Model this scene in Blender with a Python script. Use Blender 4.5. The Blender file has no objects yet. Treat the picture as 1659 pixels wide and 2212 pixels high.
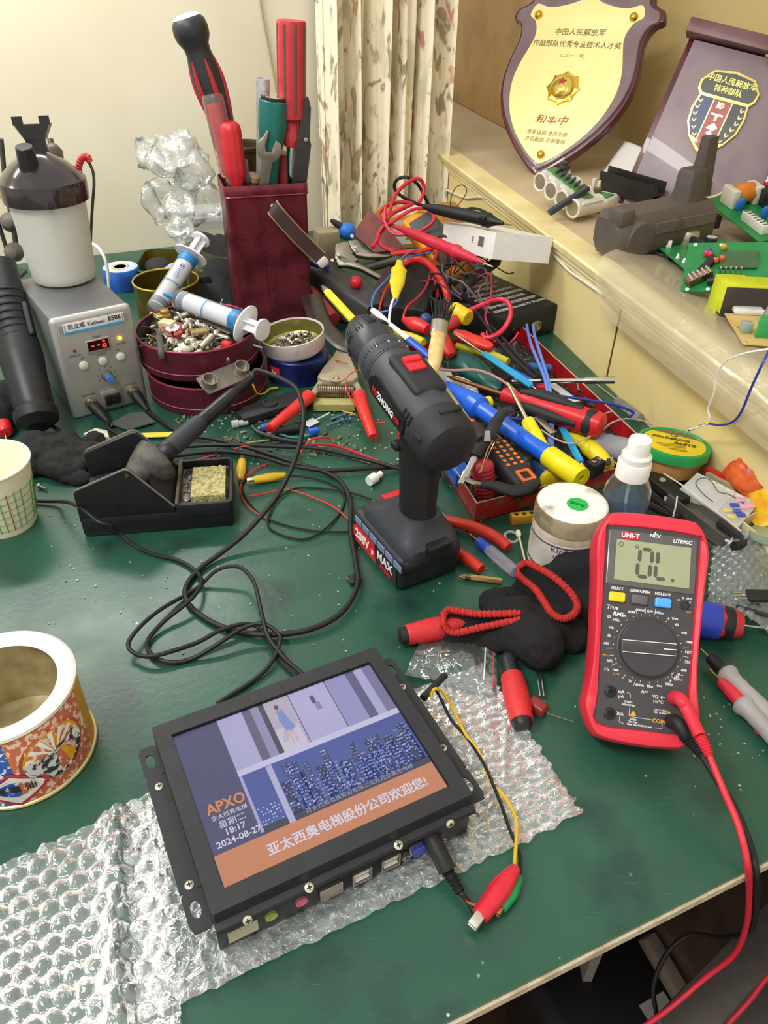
import bpy, bmesh, math, random
from mathutils import Vector as V, Matrix as M
R = random.Random(7)
sc = bpy.context.scene
COL = sc.collection
# ---------- camera, world, lights, exposure ----------
FPX, PITCH, ROLL, HC = 1656.8, 0.64522, 0.023354, 0.53
cd = bpy.data.cameras.new('camera'); cam = bpy.data.objects.new('camera', cd); COL.objects.link(cam)
cd.sensor_fit = 'VERTICAL'; cd.sensor_height = 24.0; cd.lens = 24.0*FPX/2212; cd.clip_start = .01; cd.clip_end = 50
CM = M.Rotation(math.pi/2-PITCH, 4, 'X') @ M.Rotation(ROLL, 4, 'Z')
cam.matrix_world = M.Translation((0, 0, HC)) @ CM
sc.camera = cam
w = bpy.data.worlds.new('world'); sc.world = w; w.use_nodes = True
w.node_tree.nodes['Background'].inputs[0].default_value = (1.0, .97, .91, 1)
w.node_tree.nodes['Background'].inputs[1].default_value = .68
def area(name, loc, sx, sy, power, col, target):
    l = bpy.data.lights.new(name, 'AREA'); l.shape = 'RECTANGLE'; l.size = sx; l.size_y = sy; l.energy = power; l.color = col
    o = bpy.data.objects.new(name, l); COL.objects.link(o); o.location = loc
    o.rotation_euler = (V(target)-V(loc)).to_track_quat('-Z', 'Y').to_euler(); return o
UVL = lambda u, v, z: V((u*math.cos(math.radians(24.5))-v*math.sin(math.radians(24.5)), u*math.sin(math.radians(24.5))+v*math.cos(math.radians(24.5)), z))
# a bench tube on the back wall above the frame, and the room's ceiling tube behind
area('bench_tube', UVL(-.13, 1.42, .80), .75, .06, 4.7, (1, .99, .96), UVL(-.13, 1.37, 0)).rotation_euler = (math.radians(-14), 0, math.radians(24.5))
area('ceiling_lamp', (-.9, -.2, 1.9), 1.3, .25, 27, (1, .985, .95), (0, .8, 0))
vs = sc.view_settings; vs.view_transform = 'Standard'; vs.look = 'None'; vs.gamma = 1; vs.exposure = .45
vs.use_curve_mapping = False
# ---------- helpers ----------
Z = V((0, 0, 1)); PI = math.pi
A0 = math.radians(24.5); CU, SU = math.cos(A0), math.sin(A0)
def UV(u, v, z=0): return V((u*CU-v*SU, u*SU+v*CU, z))          # desk-aligned room axes -> world
C3 = CM.to_3x3()
def ray(px, py): return C3 @ V(((px-829.5)/FPX, -(py-1106)/FPX, -1))
def P(px, py, z=0.0):                                            # where a measured point lies on the level plane z
    d = ray(px, py); t = (z-HC)/d.z; return V((d.x*t, d.y*t, z))
def PY(px, py, y):                                               # ... or at a forward distance y
    d = ray(px, py); t = y/d.y; return V((d.x*t, y, HC+d.z*t))
def FR(o, x=(1, 0, 0), up=Z):                                    # frame: x axis along x, z near up
    x = V(x).normalized(); u = V(up); y = u.cross(x)
    if y.length < 1e-5: y = V((0, 1, 0)).cross(x)
    y.normalize(); z = x.cross(y)
    m = M((x, y, z)).transposed().to_4x4(); m.translation = V(o); return m
def FZ(o, z, x=(1, 0, 0)):                                       # frame: z axis along z
    z = V(z).normalized(); y = z.cross(V(x))
    if y.length < 1e-5: y = z.cross(V((0, 1, 0)))
    y.normalize(); x = y.cross(z)
    m = M((x, y, z)).transposed().to_4x4(); m.translation = V(o); return m
def T(x=0, y=0, z=0): return M.Translation((x, y, z))
def RX(d): return M.Rotation(math.radians(d), 4, 'X')
def RY(d): return M.Rotation(math.radians(d), 4, 'Y')
def RZ(d): return M.Rotation(math.radians(d), 4, 'Z')
def lin(c):
    c = c.lstrip('#'); v = [int(c[i:i+2], 16)/255 for i in (0, 2, 4)]
    return [x/12.92 if x <= .04045 else ((x+.055)/1.055)**2.4 for x in v]
MATS = {}
def mat(c, rough=.5, metal=0., var=.10, scale=60., bump=0., bscale=200., trans=0., alpha=1., emit=0., c2=None, lo=.45, hi=.62, ior=1.45, coat=0., sss=0.):
    key = (c, rough, metal, var, scale, bump, bscale, trans, alpha, emit, c2, lo, hi, ior, coat, sss)
    if key in MATS: return MATS[key]
    m = bpy.data.materials.new('m_'+c.lstrip('#')); m.use_nodes = True; MATS[key] = m
    nt = m.node_tree; b = nt.nodes['Principled BSDF']; L = nt.links.new
    col = lin(c)
    b.inputs['Roughness'].default_value = rough; b.inputs['Metallic'].default_value = metal
    b.inputs['IOR'].default_value = ior; b.inputs['Coat Weight'].default_value = coat
    b.inputs['Transmission Weight'].default_value = trans; b.inputs['Alpha'].default_value = alpha
    if sss: b.inputs['Subsurface Weight'].default_value = sss; b.inputs['Subsurface Scale'].default_value = .004
    tc = nt.nodes.new('ShaderNodeTexCoord')
    n = nt.nodes.new('ShaderNodeTexNoise'); n.inputs['Scale'].default_value = scale; n.inputs['Detail'].default_value = 4
    L(tc.outputs['Object'], n.inputs['Vector'])
    r = nt.nodes.new('ShaderNodeValToRGB')
    if c2:
        r.color_ramp.elements[0].position = lo; r.color_ramp.elements[1].position = hi
        r.color_ramp.elements[0].color = (*col, 1); r.color_ramp.elements[1].color = (*lin(c2), 1)
    else:
        r.color_ramp.elements[0].position = .3; r.color_ramp.elements[1].position = .7
        r.color_ramp.elements[0].color = (*[max(0, x*(1-var)) for x in col], 1); r.color_ramp.elements[1].color = (*[min(1, x*(1+var)) for x in col], 1)
    L(n.outputs['Fac'], r.inputs['Fac']); L(r.outputs['Color'], b.inputs['Base Color'])
    if emit:
        L(r.outputs['Color'], b.inputs['Emission Color']); b.inputs['Emission Strength'].default_value = emit
    if bump:
        n2 = nt.nodes.new('ShaderNodeTexNoise'); n2.inputs['Scale'].default_value = bscale; n2.inputs['Detail'].default_value = 3
        L(tc.outputs['Object'], n2.inputs['Vector'])
        bp = nt.nodes.new('ShaderNodeBump'); bp.inputs['Strength'].default_value = bump; bp.inputs['Distance'].default_value = .002
        L(n2.outputs['Fac'], bp.inputs['Height']); L(bp.outputs['Normal'], b.inputs['Normal'])
    return m
def film(c='#f4f8fa', rough=.12, amount=.15, bump=.5, bscale=90, spec=.75):
    """thin clear plastic: see-through, glossy where it turns away, a little milky"""
    key = ('film', c, rough, amount, bump, bscale, spec)
    if key in MATS: return MATS[key]
    m = bpy.data.materials.new('clear_film'); m.use_nodes = True; MATS[key] = m
    nt = m.node_tree; nt.nodes.clear(); L = nt.links.new; N = nt.nodes.new
    out = N('ShaderNodeOutputMaterial'); tr = N('ShaderNodeBsdfTransparent'); gl = N('ShaderNodeBsdfGlossy'); df = N('ShaderNodeBsdfDiffuse')
    tr.inputs[0].default_value = (.93, .95, .95, 1); gl.inputs['Roughness'].default_value = rough; gl.inputs['Color'].default_value = (1, 1, 1, 1); df.inputs[0].default_value = (*lin(c), 1)
    fr = N('ShaderNodeFresnel'); fr.inputs[0].default_value = 1.5
    ma = N('ShaderNodeMath'); ma.operation = 'MULTIPLY_ADD'; ma.inputs[1].default_value = 1.3+spec; ma.inputs[2].default_value = .02; ma.use_clamp = True
    tc = N('ShaderNodeTexCoord'); n = N('ShaderNodeTexNoise'); n.inputs['Scale'].default_value = bscale; n.inputs['Detail'].default_value = 4; n.inputs['Distortion'].default_value = 1.2
    bp = N('ShaderNodeBump'); bp.inputs['Strength'].default_value = bump; bp.inputs['Distance'].default_value = .004
    L(tc.outputs['Object'], n.inputs['Vector']); L(n.outputs['Fac'], bp.inputs['Height'])
    for q in (fr, gl, df): L(bp.outputs['Normal'], q.inputs['Normal'])
    m1 = N('ShaderNodeMixShader'); m2 = N('ShaderNodeMixShader'); m2.inputs[0].default_value = amount
    L(fr.outputs[0], ma.inputs[0]); L(ma.outputs[0], m1.inputs[0]); L(tr.outputs[0], m1.inputs[1]); L(gl.outputs[0], m1.inputs[2])
    L(m1.outputs[0], m2.inputs[1]); L(df.outputs[0], m2.inputs[2]); L(m2.outputs[0], out.inputs[0])
    return m
def spline(pts, res=8):
    pts = [V(p) for p in pts]
    if len(pts) < 3: return pts
    q = [2*pts[0]-pts[1]]+pts+[2*pts[-1]-pts[-2]]; out = []
    for i in range(1, len(q)-2):
        a, b, c, d = q[i-1:i+3]
        for k in range(res):
            t = k/res
            out.append(.5*((2*b)+(c-a)*t+(2*a-5*b+4*c-d)*t*t+(3*b-a-3*c+d)*t**3))
    out.append(pts[-1]); return out
class B:
    """collects shapes into one mesh"""
    def __init__(s): s.bm = bmesh.new(); s.mi = 0; s.X = M.Identity(4)
    def m(s, i): s.mi = i; return s
    def at(s, X=None): s.X = X or M.Identity(4); return s
    def vs(s, pts): return [s.bm.verts.new(s.X @ V(p)) for p in pts]
    def f(s, vv):
        try: fc = s.bm.faces.new(vv); fc.material_index = s.mi; return fc
        except ValueError: return None
    def loft(s, secs, cap0=True, cap1=True, closed=False):
        rings = [s.vs(x) for x in secs]; n = len(rings[0])
        prs = list(zip(rings, rings[1:]))+([(rings[-1], rings[0])] if closed else [])
        for a, b in prs:
            for i in range(n): s.f([a[i], a[(i+1) % n], b[(i+1) % n], b[i]])
        if not closed:
            if cap0: s.f(rings[0][::-1])
            if cap1: s.f(rings[-1])
        return s
    def box(s, c, d, r=0., seg=2, taper=1.):
        c = V(c); hx, hy, hz = [x/2 for x in d]; r = min(r, hx*.98, hy*.98, hz*.98)
        if r <= 0:
            ring = [(-hx, -hy), (hx, -hy), (hx, hy), (-hx, hy)]
            return s.loft([[c+V((x, y, -hz)) for x, y in ring], [c+V((x*taper, y*taper, hz)) for x, y in ring]])
        def rr(ins, z, t):
            rad = max(r-ins, r*.02); out = []
            for (sx, sy, a0) in ((1, 1, 0), (-1, 1, 90), (-1, -1, 180), (1, -1, 270)):
                for k in range(seg+1):
                    a = math.radians(a0+90*k/seg)
                    out.append(c+V(((sx*(hx-r)+math.cos(a)*rad)*t, (sy*(hy-r)+math.sin(a)*rad)*t, z)))
            return out
        S = []
        for k in range(seg+1):
            a = PI/2*k/seg; S.append(rr(r*(1-math.sin(a)), -hz+r*(1-math.cos(a)), 1))
        for k in range(seg, -1, -1):
            a = PI/2*k/seg; S.append(rr(r*(1-math.sin(a)), hz-r*(1-math.cos(a)), taper))
        return s.loft(S)
    def lathe(s, prof, n=24, cap=True, sq=None):
        """prof [(r, z)] round z; first/last r=0 closes"""
        rings = []
        for r, z in prof:
            if r < 1e-6: rings.append(s.vs([(0, 0, z)]))
            else:
                rings.append(s.vs([((r*(sq(2*PI*i/n) if sq else 1))*math.cos(2*PI*i/n), (r*(sq(2*PI*i/n) if sq else 1))*math.sin(2*PI*i/n), z) for i in range(n)]))
        for a, b in zip(rings, rings[1:]):
            for i in range(n):
                j = (i+1) % n
                if len(a) == 1 and len(b) == 1: continue
                if len(a) == 1: s.f([a[0], b[j], b[i]])
                elif len(b) == 1: s.f([a[i], a[j], b[0]])
                else: s.f([a[i], a[j], b[j], b[i]])
        if cap:
            if len(rings[0]) > 1: s.f(rings[0][::-1])
            if len(rings[-1]) > 1: s.f(rings[-1])
        return s
    def rod(s, p0, p1, r0, r1=None, n=16, cap=True):
        p0, p1 = V(p0), V(p1); X = s.X; s.X = X @ FZ(p0, p1-p0); s.lathe([(r0, 0), (r0 if r1 is None else r1, (p1-p0).length)], n, cap); s.X = X; return s
    def tube(s, pts, r, n=8, res=8, smooth=True, flat=None, closed=False):
        q = spline(pts, res) if smooth else [V(p) for p in pts]
        k = len(q); rings = []; up = None
        for i, p in enumerate(q):
            t = (q[min(i+1, k-1)]-q[max(i-1, 0)])
            if t.length < 1e-9: t = V((0, 0, 1))
            t.normalize()
            if up is None: up = t.orthogonal().normalized() if abs(t.z) > .9 else Z.copy()
            a = up-t*up.dot(t); a = a.normalized() if a.length > 1e-6 else t.orthogonal().normalized(); up = a; b = t.cross(a)
            rr = r(i/(k-1)) if callable(r) else r; fz = flat or 1
            rings.append([p+(a*math.sin(2*PI*j/n)*rr*fz+b*math.cos(2*PI*j/n)*rr) for j in range(n)])
        return s.loft(rings, closed=closed)
    def prism(s, pts, z0, z1, bev=0., hole=None):
        """outline in xy raised z0..z1 with an inset bevel on top"""
        pts = [V((p[0], p[1], 0)) for p in pts]; n = len(pts)
        area = sum(pts[i].x*pts[(i+1) % n].y-pts[(i+1) % n].x*pts[i].y for i in range(n))
        if area < 0: pts = pts[::-1]
        secs = [[p+V((0, 0, z0)) for p in pts]]
        if bev:
            ins = []
            for i in range(n):
                a = (pts[i]-pts[i-1]); b = (pts[(i+1) % n]-pts[i])
                na = V((-a.y, a.x, 0)); nb = V((-b.y, b.x, 0))
                nn = (na.normalized() if na.length else na)+(nb.normalized() if nb.length else nb)
                ins.append(nn.normalized() if nn.length > 1e-6 else V((0, 0, 0)))
            for k in range(4):
                a = PI/2*k/3
                secs.append([p+q*bev*(1-math.cos(a))+V((0, 0, z1-bev+bev*math.sin(a))) for p, q in zip(pts, ins)])
        else: secs.append([p+V((0, 0, z1)) for p in pts])
        return s.loft(secs)
    def sph(s, c, r, n=16, k=10, sx=1, sy=1, sz=1):
        X = s.X; s.X = X @ M.Translation(V(c)) @ M.Diagonal((sx, sy, sz, 1))
        s.lathe([(r*math.sin(PI*i/k), -r*math.cos(PI*i/k)) for i in range(k+1)], n); s.X = X; return s
    def torus(s, c, R_, r, n=28, k=8, axis=Z):
        X = s.X; s.X = X @ FZ(c, axis)
        s.loft([[((R_+r*math.cos(2*PI*j/k))*math.cos(2*PI*i/n), (R_+r*math.cos(2*PI*j/k))*math.sin(2*PI*i/n), r*math.sin(2*PI*j/k)) for j in range(k)] for i in range(n)], closed=True); s.X = X; return s
    def grid(s, fn, nu, nv, thick=0.):
        g = [[s.bm.verts.new(s.X @ V(fn(i/nu, j/nv))) for j in range(nv+1)] for i in range(nu+1)]
        for i in range(nu):
            for j in range(nv): s.f([g[i][j], g[i+1][j], g[i+1][j+1], g[i][j+1]])
        if thick:
            s.bm.normal_update(); h = [[g[i][j].co-g[i][j].normal*thick for j in range(nv+1)] for i in range(nu+1)]
            k = [[s.bm.verts.new(h[i][j]) for j in range(nv+1)] for i in range(nu+1)]
            for i in range(nu):
                for j in range(nv): s.f([k[i][j+1], k[i+1][j+1], k[i+1][j], k[i][j]])
            for i in range(nu):
                s.f([g[i][0], k[i][0], k[i+1][0], g[i+1][0]]); s.f([g[i+1][nv], k[i+1][nv], k[i][nv], g[i][nv]])
            for j in range(nv):
                s.f([g[0][j+1], k[0][j+1], k[0][j], g[0][j]]); s.f([g[nu][j], k[nu][j], k[nu][j+1], g[nu][j+1]])
        return s
    def text(s, t, size, X=None, align='CENTER', ext=.0002, bold=0., sx=1., shear=0.):
        c = bpy.data.curves.new('t', 'FONT'); c.body = t; c.size = size; c.align_x = align; c.align_y = 'CENTER'; c.extrude = ext; c.offset = bold; c.shear = shear
        c.resolution_u = 2
        o = bpy.data.objects.new('t', c); me = bpy.data.meshes.new_from_object(o)
        Y = s.X @ (X or M.Identity(4)) @ M.Diagonal((sx, 1, 1, 1)); n = [s.bm.verts.new(Y @ v.co) for v in me.vertices]
        for p in me.polygons: s.f([n[i] for i in p.vertices])
        bpy.data.objects.remove(o); bpy.data.curves.remove(c); bpy.data.meshes.remove(me); return s
    def mesh(s, name, sharp=38, keep=False):
        if not keep: bmesh.ops.recalc_face_normals(s.bm, faces=s.bm.faces)
        a = math.radians(sharp)
        for e in s.bm.edges:
            if len(e.link_faces) == 2: e.smooth = e.calc_face_angle(0) < a
            else: e.smooth = False
        for f in s.bm.faces: f.smooth = True
        me = bpy.data.meshes.new(name); s.bm.to_mesh(me); s.bm.free(); return me
ROOTM = {}
def tag(o, label, cat, group=None, kind=None):
    if label: o['label'] = label
    if cat: o['category'] = cat
    if group: o['group'] = group
    if kind: o['kind'] = kind
    return o
def thing(name, label, cat, X=None, group=None):
    o = bpy.data.objects.new(name, None); COL.objects.link(o); o.empty_display_size = .02
    X = X or M.Identity(4); o.matrix_world = X; ROOTM[o.name] = X.copy(); return tag(o, label, cat, group)
def part(name, b, m, par, label=None, world=False, sharp=38, kind=None):
    if world:
        X = ROOTM[par.name].inverted(); b.bm.transform(X)
    o = bpy.data.objects.new(name, b.mesh(name, sharp)); COL.objects.link(o)
    for k in (m if isinstance(m, (list, tuple)) else [m]): o.data.materials.append(k)
    o.parent = par; ROOTM[o.name] = ROOTM[par.name]
    if label: o['label'] = label
    if kind: o['kind'] = kind
    return o
def solo(name, b, m, label, cat, group=None, kind=None, X=None, sharp=38):
    """a thing of one mesh; its origin goes to its base"""
    me = b.mesh(name, sharp)
    if X is None:
        vv = [v.co for v in me.vertices]
        c = V(((min(v.x for v in vv)+max(v.x for v in vv))/2, (min(v.y for v in vv)+max(v.y for v in vv))/2, min(v.z for v in vv)))
        me.transform(M.Translation(-c)); X = M.Translation(c)
    o = bpy.data.objects.new(name, me); COL.objects.link(o); o.matrix_world = X; ROOTM[o.name] = X.copy()
    for k in (m if isinstance(m, (list, tuple)) else [m]): me.materials.append(k)
    return tag(o, label, cat, group, kind)
def copy_tree(o, X, label=None, par=None):
    c = o.copy(); COL.objects.link(c)
    if par is None: c.matrix_world = X; ROOTM[c.name] = X.copy()
    else: c.parent = par
    if label: c['label'] = label
    for ch in list(o.children): copy_tree(ch, None, None, c)
    return c
def handle(r, L, n=24, flutes=0, d=.08): return None
def cable(name, pts, r, m, label, cat, group=None, n=8, res=8):
    return solo(name, B().tube([P(*p) for p in pts], r, n, res), m, label, cat, group)
# common materials
BLK = mat('#1b1b1d', .45, var=.15); BLKM = mat('#202124', .6, var=.2, bump=.15, bscale=900); RUB = mat('#161617', .55, var=.2)
STEEL = mat('#b9b7b0', .28, 1., var=.08); CHROME = mat('#dcdad4', .12, 1., var=.04); DSTEEL = mat('#5e5c58', .38, .9, var=.15)
BRASS = mat('#c8a85a', .28, 1., var=.08); REDP = mat('#c81e2a', .38, var=.06); WHT = mat('#e9e7e0', .45, var=.04); COPPER = mat('#c27a4e', .3, 1.)
INKW = mat('#e8e8e6', .5, var=.02); INKB = mat('#2b2a2c', .5, var=.05)
# ---------- the setting ----------
def desk_mat():
    m = bpy.data.materials.new('green_desk'); m.use_nodes = True; nt = m.node_tree; b = nt.nodes['Principled BSDF']; L = nt.links.new
    N = nt.nodes.new; tc = N('ShaderNodeTexCoord')
    def noise(s, d=4, sx=None):
        n = N('ShaderNodeTexNoise'); n.inputs['Scale'].default_value = s; n.inputs['Detail'].default_value = d
        if sx:
            mp = N('ShaderNodeMapping'); mp.inputs['Scale'].default_value = sx; mp.inputs['Rotation'].default_value = (0, 0, .5); L(tc.outputs['Object'], mp.inputs[0]); L(mp.outputs[0], n.inputs['Vector'])
        else: L(tc.outputs['Object'], n.inputs['Vector'])
        return n
    def ramp(src, p0, c0, p1, c1):
        r = N('ShaderNodeValToRGB'); e = r.color_ramp.elements; e[0].position = p0; e[1].position = p1; e[0].color = (*c0, 1); e[1].color = (*c1, 1); L(src, r.inputs[0]); return r
    def mixc(f, a, c, mode='MIX'):
        x = N('ShaderNodeMix'); x.data_type = 'RGBA'; x.blend_type = mode
        if isinstance(f, float): x.inputs[0].default_value = f
        else: L(f, x.inputs[0])
        L(a, x.inputs[6])
        if isinstance(c, (list, tuple)): x.inputs[7].default_value = (*c, 1)
        else: L(c, x.inputs[7])
        return x.outputs[2]
    base = ramp(noise(5).outputs['Fac'], .3, lin('#1b4233'), .72, lin('#295845')).outputs[0]
    dirt = ramp(noise(14, 6).outputs['Fac'], .55, (0, 0, 0), .75, (1, 1, 1)).outputs[0]
    c = mixc(dirt, base, lin('#15302a'))
    scr = ramp(noise(60, 3, (1, 14, 1)).outputs['Fac'], .66, (0, 0, 0), .72, (.6, .6, .6)).outputs[0]
    c = mixc(scr, c, lin('#3d6353'))
    v = N('ShaderNodeTexVoronoi'); v.inputs['Scale'].default_value = 55; L(tc.outputs['Object'], v.inputs['Vector'])
    sp = ramp(v.outputs['Distance'], .05, (1, 1, 1), .075, (0, 0, 0)).outputs[0]
    msk = ramp(noise(9, 2).outputs['Fac'], .55, (0, 0, 0), .62, (1, 1, 1)).outputs[0]
    k = N('ShaderNodeMath'); k.operation = 'MULTIPLY'; L(sp, k.inputs[0]); L(msk, k.inputs[1])
    c = mixc(k.outputs[0], c, lin('#a8c0b4')); L(c, b.inputs['Base Color'])
    rr = N('ShaderNodeMapRange'); rr.inputs[3].default_value = .22; rr.inputs[4].default_value = .42; L(noise(25).outputs['Fac'], rr.inputs[0]); L(rr.outputs[0], b.inputs['Roughness'])
    bp = N('ShaderNodeBump'); bp.inputs['Strength'].default_value = .08; bp.inputs['Distance'].default_value = .002; L(noise(160).outputs['Fac'], bp.inputs['Height']); L(bp.outputs[0], b.inputs['Normal'])
    return m
LU = lambda v: .733+.168*(v-.838)                       # the ledge front, in desk axes
desk = thing('workbench', 'green topped workbench with a pale chipped edge, carrying all the tools', 'desk', M.Translation(UV(0, .9, 0)))
top = [(-1.25, .152), (LU(.152)-.002, .152), (LU(1.657)-.002, 1.655), (-1.25, 1.655)]
wp = lambda q: [tuple(UV(*p))[:2] for p in q]
part('desktop', B().prism(wp(top), -.004, 0), desk_mat(), desk, world=True)
part('core_board', B().prism(wp([(-1.25, .150), (LU(.15)-.002, .150), (LU(1.657)-.002, 1.655), (-1.25, 1.655)]), -.0125, -.0041), mat('#cdbfa2', .6, c2='#b5a488', scale=90, bump=.3, bscale=300), desk, 'pale chipped wood edge', world=True)
part('lower_board', B().prism(wp([(-1.25, .1535), (LU(.15)-.002, .1535), (LU(1.657)-.002, 1.655), (-1.25, 1.655)]), -.0235, -.0135), mat('#8f877d', .6), desk, world=True)
b = B()
for (u, v) in ((.2, .28), (.45, .3)): b.box(UV(u, v, -.39), (.012, .03, .72))
part('frame_leg', b, mat('#8c8478', .5), desk, world=True)
# walls
WALL = mat('#d9d1bb', .75, c2='#cfc6ad', scale=2.2, lo=.4, hi=.6, bump=.05, bscale=40)
def slab(name, p0, p1, z0, z1, th, m):                 # upright wall slab between two plan points, thickness to its right-hand side
    d = V(p1)-V(p0); d.z = 0; X = FR(V((p0[0], p0[1], z0)), d); b = B().at(X).box((d.length/2, th/2, (z1-z0)/2), (d.length, abs(th), z1-z0))
    return tag(solo(name, b, m, None, None), None, None, kind='structure')
slab('wall_back', UV(-1.6, 1.657), UV(.868, 1.657), -.78, 1.25, .06, WALL)
YEL = mat('#e6d69a', .5, c2='#dcc988', scale=6, lo=.35, hi=.7, bump=.04, bscale=60)
YELD = mat('#c9b684', .6, c2='#bda876', scale=5, lo=.35, hi=.7)
LX = FR(UV(.733, .838), UV(LU(1.838), 1.838)-UV(.733, .838))        # x along the ledge going away, y towards the desk
def led(name, b, m): return tag(solo(name, b.at() if 0 else b, m, None, None), None, None, kind='structure')
b = B().at(LX); b.box((.02, -.01, .06), (1.66, .02, .13)); led('wall_right', b, YEL)
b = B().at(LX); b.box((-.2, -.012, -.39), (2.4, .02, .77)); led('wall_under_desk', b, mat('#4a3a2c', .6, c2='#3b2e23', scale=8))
b = B().at(LX); prof = [(-.03, .118), (.004, .118), (.004, .124), (.009, .128), (.009, .134), (.015, .138), (.017, .147), (.014, .150), (-.03, .150)]
b.loft([[(x, y, z) for y, z in prof] for x in (-.85, 1.66)]); led('trim_1', b, mat('#e9dca6', .45, c2='#dccb92', scale=10))
b = B().at(LX); b.box((.40, -.245, .141), (2.5, .43, .018)); led('trim_2', b, mat('#c7b594', .6, c2='#b39d77', scale=7, lo=.3, hi=.75, bump=.05))
b = B().at(LX); b.box((.40, -.48, .65), (2.5, .04, 1.2)); led('wall_alcove', b, mat('#c8b47c', .6, c2='#bda56c', scale=4))
b = B().at(LX); b.box((.30, -.452, .65), (.12, .014, 1.0), .003); led('trim_3', b, YEL)
b = B().at(LX); b.box((-.35, -.452, .65), (.07, .014, 1.0), .003); led('trim_4', b, YELD)
b = B().at(LX); b.box((-.03, .0006, .062), (.0022, .0016, .11)); led('trim_5', b, mat('#5a4c2c', .8))
# floor
b = B().box((0, .6, -.80), (5, 4, .04)); tag(solo('floor', b, mat('#4e3a26', .5, c2='#3a2b1d', scale=9, lo=.3, hi=.7), None, None), None, None, kind='structure')
# floral curtain
def curtain_mat():
    m = bpy.data.materials.new('floral_curtain'); m.use_nodes = True; nt = m.node_tree; b = nt.nodes['Principled BSDF']; L = nt.links.new; N = nt.nodes.new
    tc = N('ShaderNodeTexCoord'); b.inputs['Roughness'].default_value = .85
    cur = None
    def blotch(scale, seed, lo, hi, col, prev):
        mp = N('ShaderNodeMapping'); mp.inputs['Location'].default_value = (seed, seed*1.7, seed*.6); mp.inputs['Scale'].default_value = (1.6, 1.6, .8); L(tc.outputs['UV'] if 0 else tc.outputs['Object'], mp.inputs[0])
        n = N('ShaderNodeTexNoise'); n.inputs['Scale'].default_value = scale; n.inputs['Detail'].default_value = 3; n.inputs['Distortion'].default_value = 1.4; L(mp.outputs[0], n.inputs['Vector'])
        r = N('ShaderNodeValToRGB'); e = r.color_ramp.elements; e[0].position = lo; e[1].position = hi; e[0].color = (0, 0, 0, 1); e[1].color = (1, 1, 1, 1); L(n.outputs['Fac'], r.inputs[0])
        x = N('ShaderNodeMix'); x.data_type = 'RGBA'; L(r.outputs[0], x.inputs[0]); x.inputs[7].default_value = (*lin(col), 1)
        if prev is None: x.inputs[6].default_value = (*lin('#efe5cb'), 1)
        else: L(prev, x.inputs[6])
        return x.outputs[2]
    c = blotch(9, 1.3, .54, .62, '#d5ceb0', None); c = blotch(16, 5.1, .585, .66, '#a2977a', c); c = blotch(22, 3.4, .66, .70, '#8d8164', c); c = blotch(12, 9.2, .645, .70, '#cf9a74', c); c = blotch(9, 14.9, .655, .70, '#c98e8e', c)
    L(c, b.inputs['Base Color']); return m
def curt(i, j):
    u = .575+.292*i; ph = i*2*PI*6.2; z = .006+.95*j
    return UV(u+.006*math.sin(ph*.7+2)*(1-j*.3), 1.612+.024*math.sin(ph+.8*math.sin(2.5*j+i*5))+.012*math.sin(ph*2.3+1.5+j), z)
solo('floral_curtain', B().grid(curt, 150, 20, .0015), curtain_mat(), 'cream floral curtain hanging in folds against the back wall', 'curtain', sharp=80)
solo('wall_cord', B().tube([UV(.474, 1.648, .52), UV(.476, 1.65, .43), UV(.487, 1.65, .35), UV(.497, 1.65, .28), UV(.502, 1.65, .2), UV(.503, 1.645, .09)], .0022), mat('#a39a72', .6), 'thin olive cord hanging down the bare back wall', 'cord')
# ---------- left side: soldering station and what stands on and beside it ----------
SILV = mat('#b5b3ae', .35, .55, var=.05, bump=.1, bscale=2500); GREY = mat('#6a6b6d', .5, .2, var=.08, bump=.1, bscale=1500)
ST = FR(P(160, 905), P(318, 862)-P(160, 905))
t = thing('soldering_station', 'grey soldering station with silver front panel and red digits, bottle on top', 'soldering station', ST)
part('housing', B().at(T(.051, .085, .07)).box((0, 0, 0), (.100, .160, .139), .004), GREY, t)
part('front_panel', B().at(T(.051, .002, .07)).box((0, 0, 0), (.104, .012, .142), .006, 3), SILV, t, 'brushed silver panel')
b = B()
for sx in (.012, .092):
    for k in range(3): b.box((sx-.003+.003*k, -.0045, .126), (.0008, .001, .011))
part('vent_groove', b, mat('#8c8a85', .5), t)
FP = lambda x, z, y=-.0042: T(x, y, z) @ RX(90)
part('label_strip', B().at(T(.052, -.0042, .126)).box((0, 0, 0), (.078, .0008, .014), .0003), mat('#dcdcd8', .35), t)
part('blue_stripe', B().box((.052, -.0048, .1205), (.076, .0006, .0028)), mat('#3f9bd0', .4), t)
b = B().text('凯立威', .0072, FP(.0295, .1275, -.0048)).text('Kailiwei', .0072, FP(.0545, .1270, -.0048)).text('8586', .0085, FP(.0785, .128, -.0048), bold=.0001)
part('lettering', b, INKB, t)
b = B()
for s, x, z, sz in (('TEMP', .051, .1075, .0042), ('REWORK', .02, .089, .0036), ('SOLDER', .081, .0915, .0036), ('UP', .0275, .083, .0036), ('DOWN', .0525, .083, .0036), ('SET', .0755, .083, .0036), ('REWORK', .025, .031, .0042), ('SOLDER', .083, .031, .0042)): b.text(s, sz, FP(x, z))
for k in range(7):
    a = math.radians(-30+40*k); b.box((.0535+.012*math.cos(a), -.0042, .053+.012*math.sin(a)), (.0008, .0006, .003))
part('lettering', b, mat('#55524e', .5), t)
part('display_bezel', B().at(T(.051, -.0045, .0965)).box((0, 0, 0), (.031, .003, .0175), .001), SILV, t)
dp = part('display', B().box((.051, -.0062, .0975), (.027, .0012, .0125)), mat('#2a0a0a', .15), t)
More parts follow.
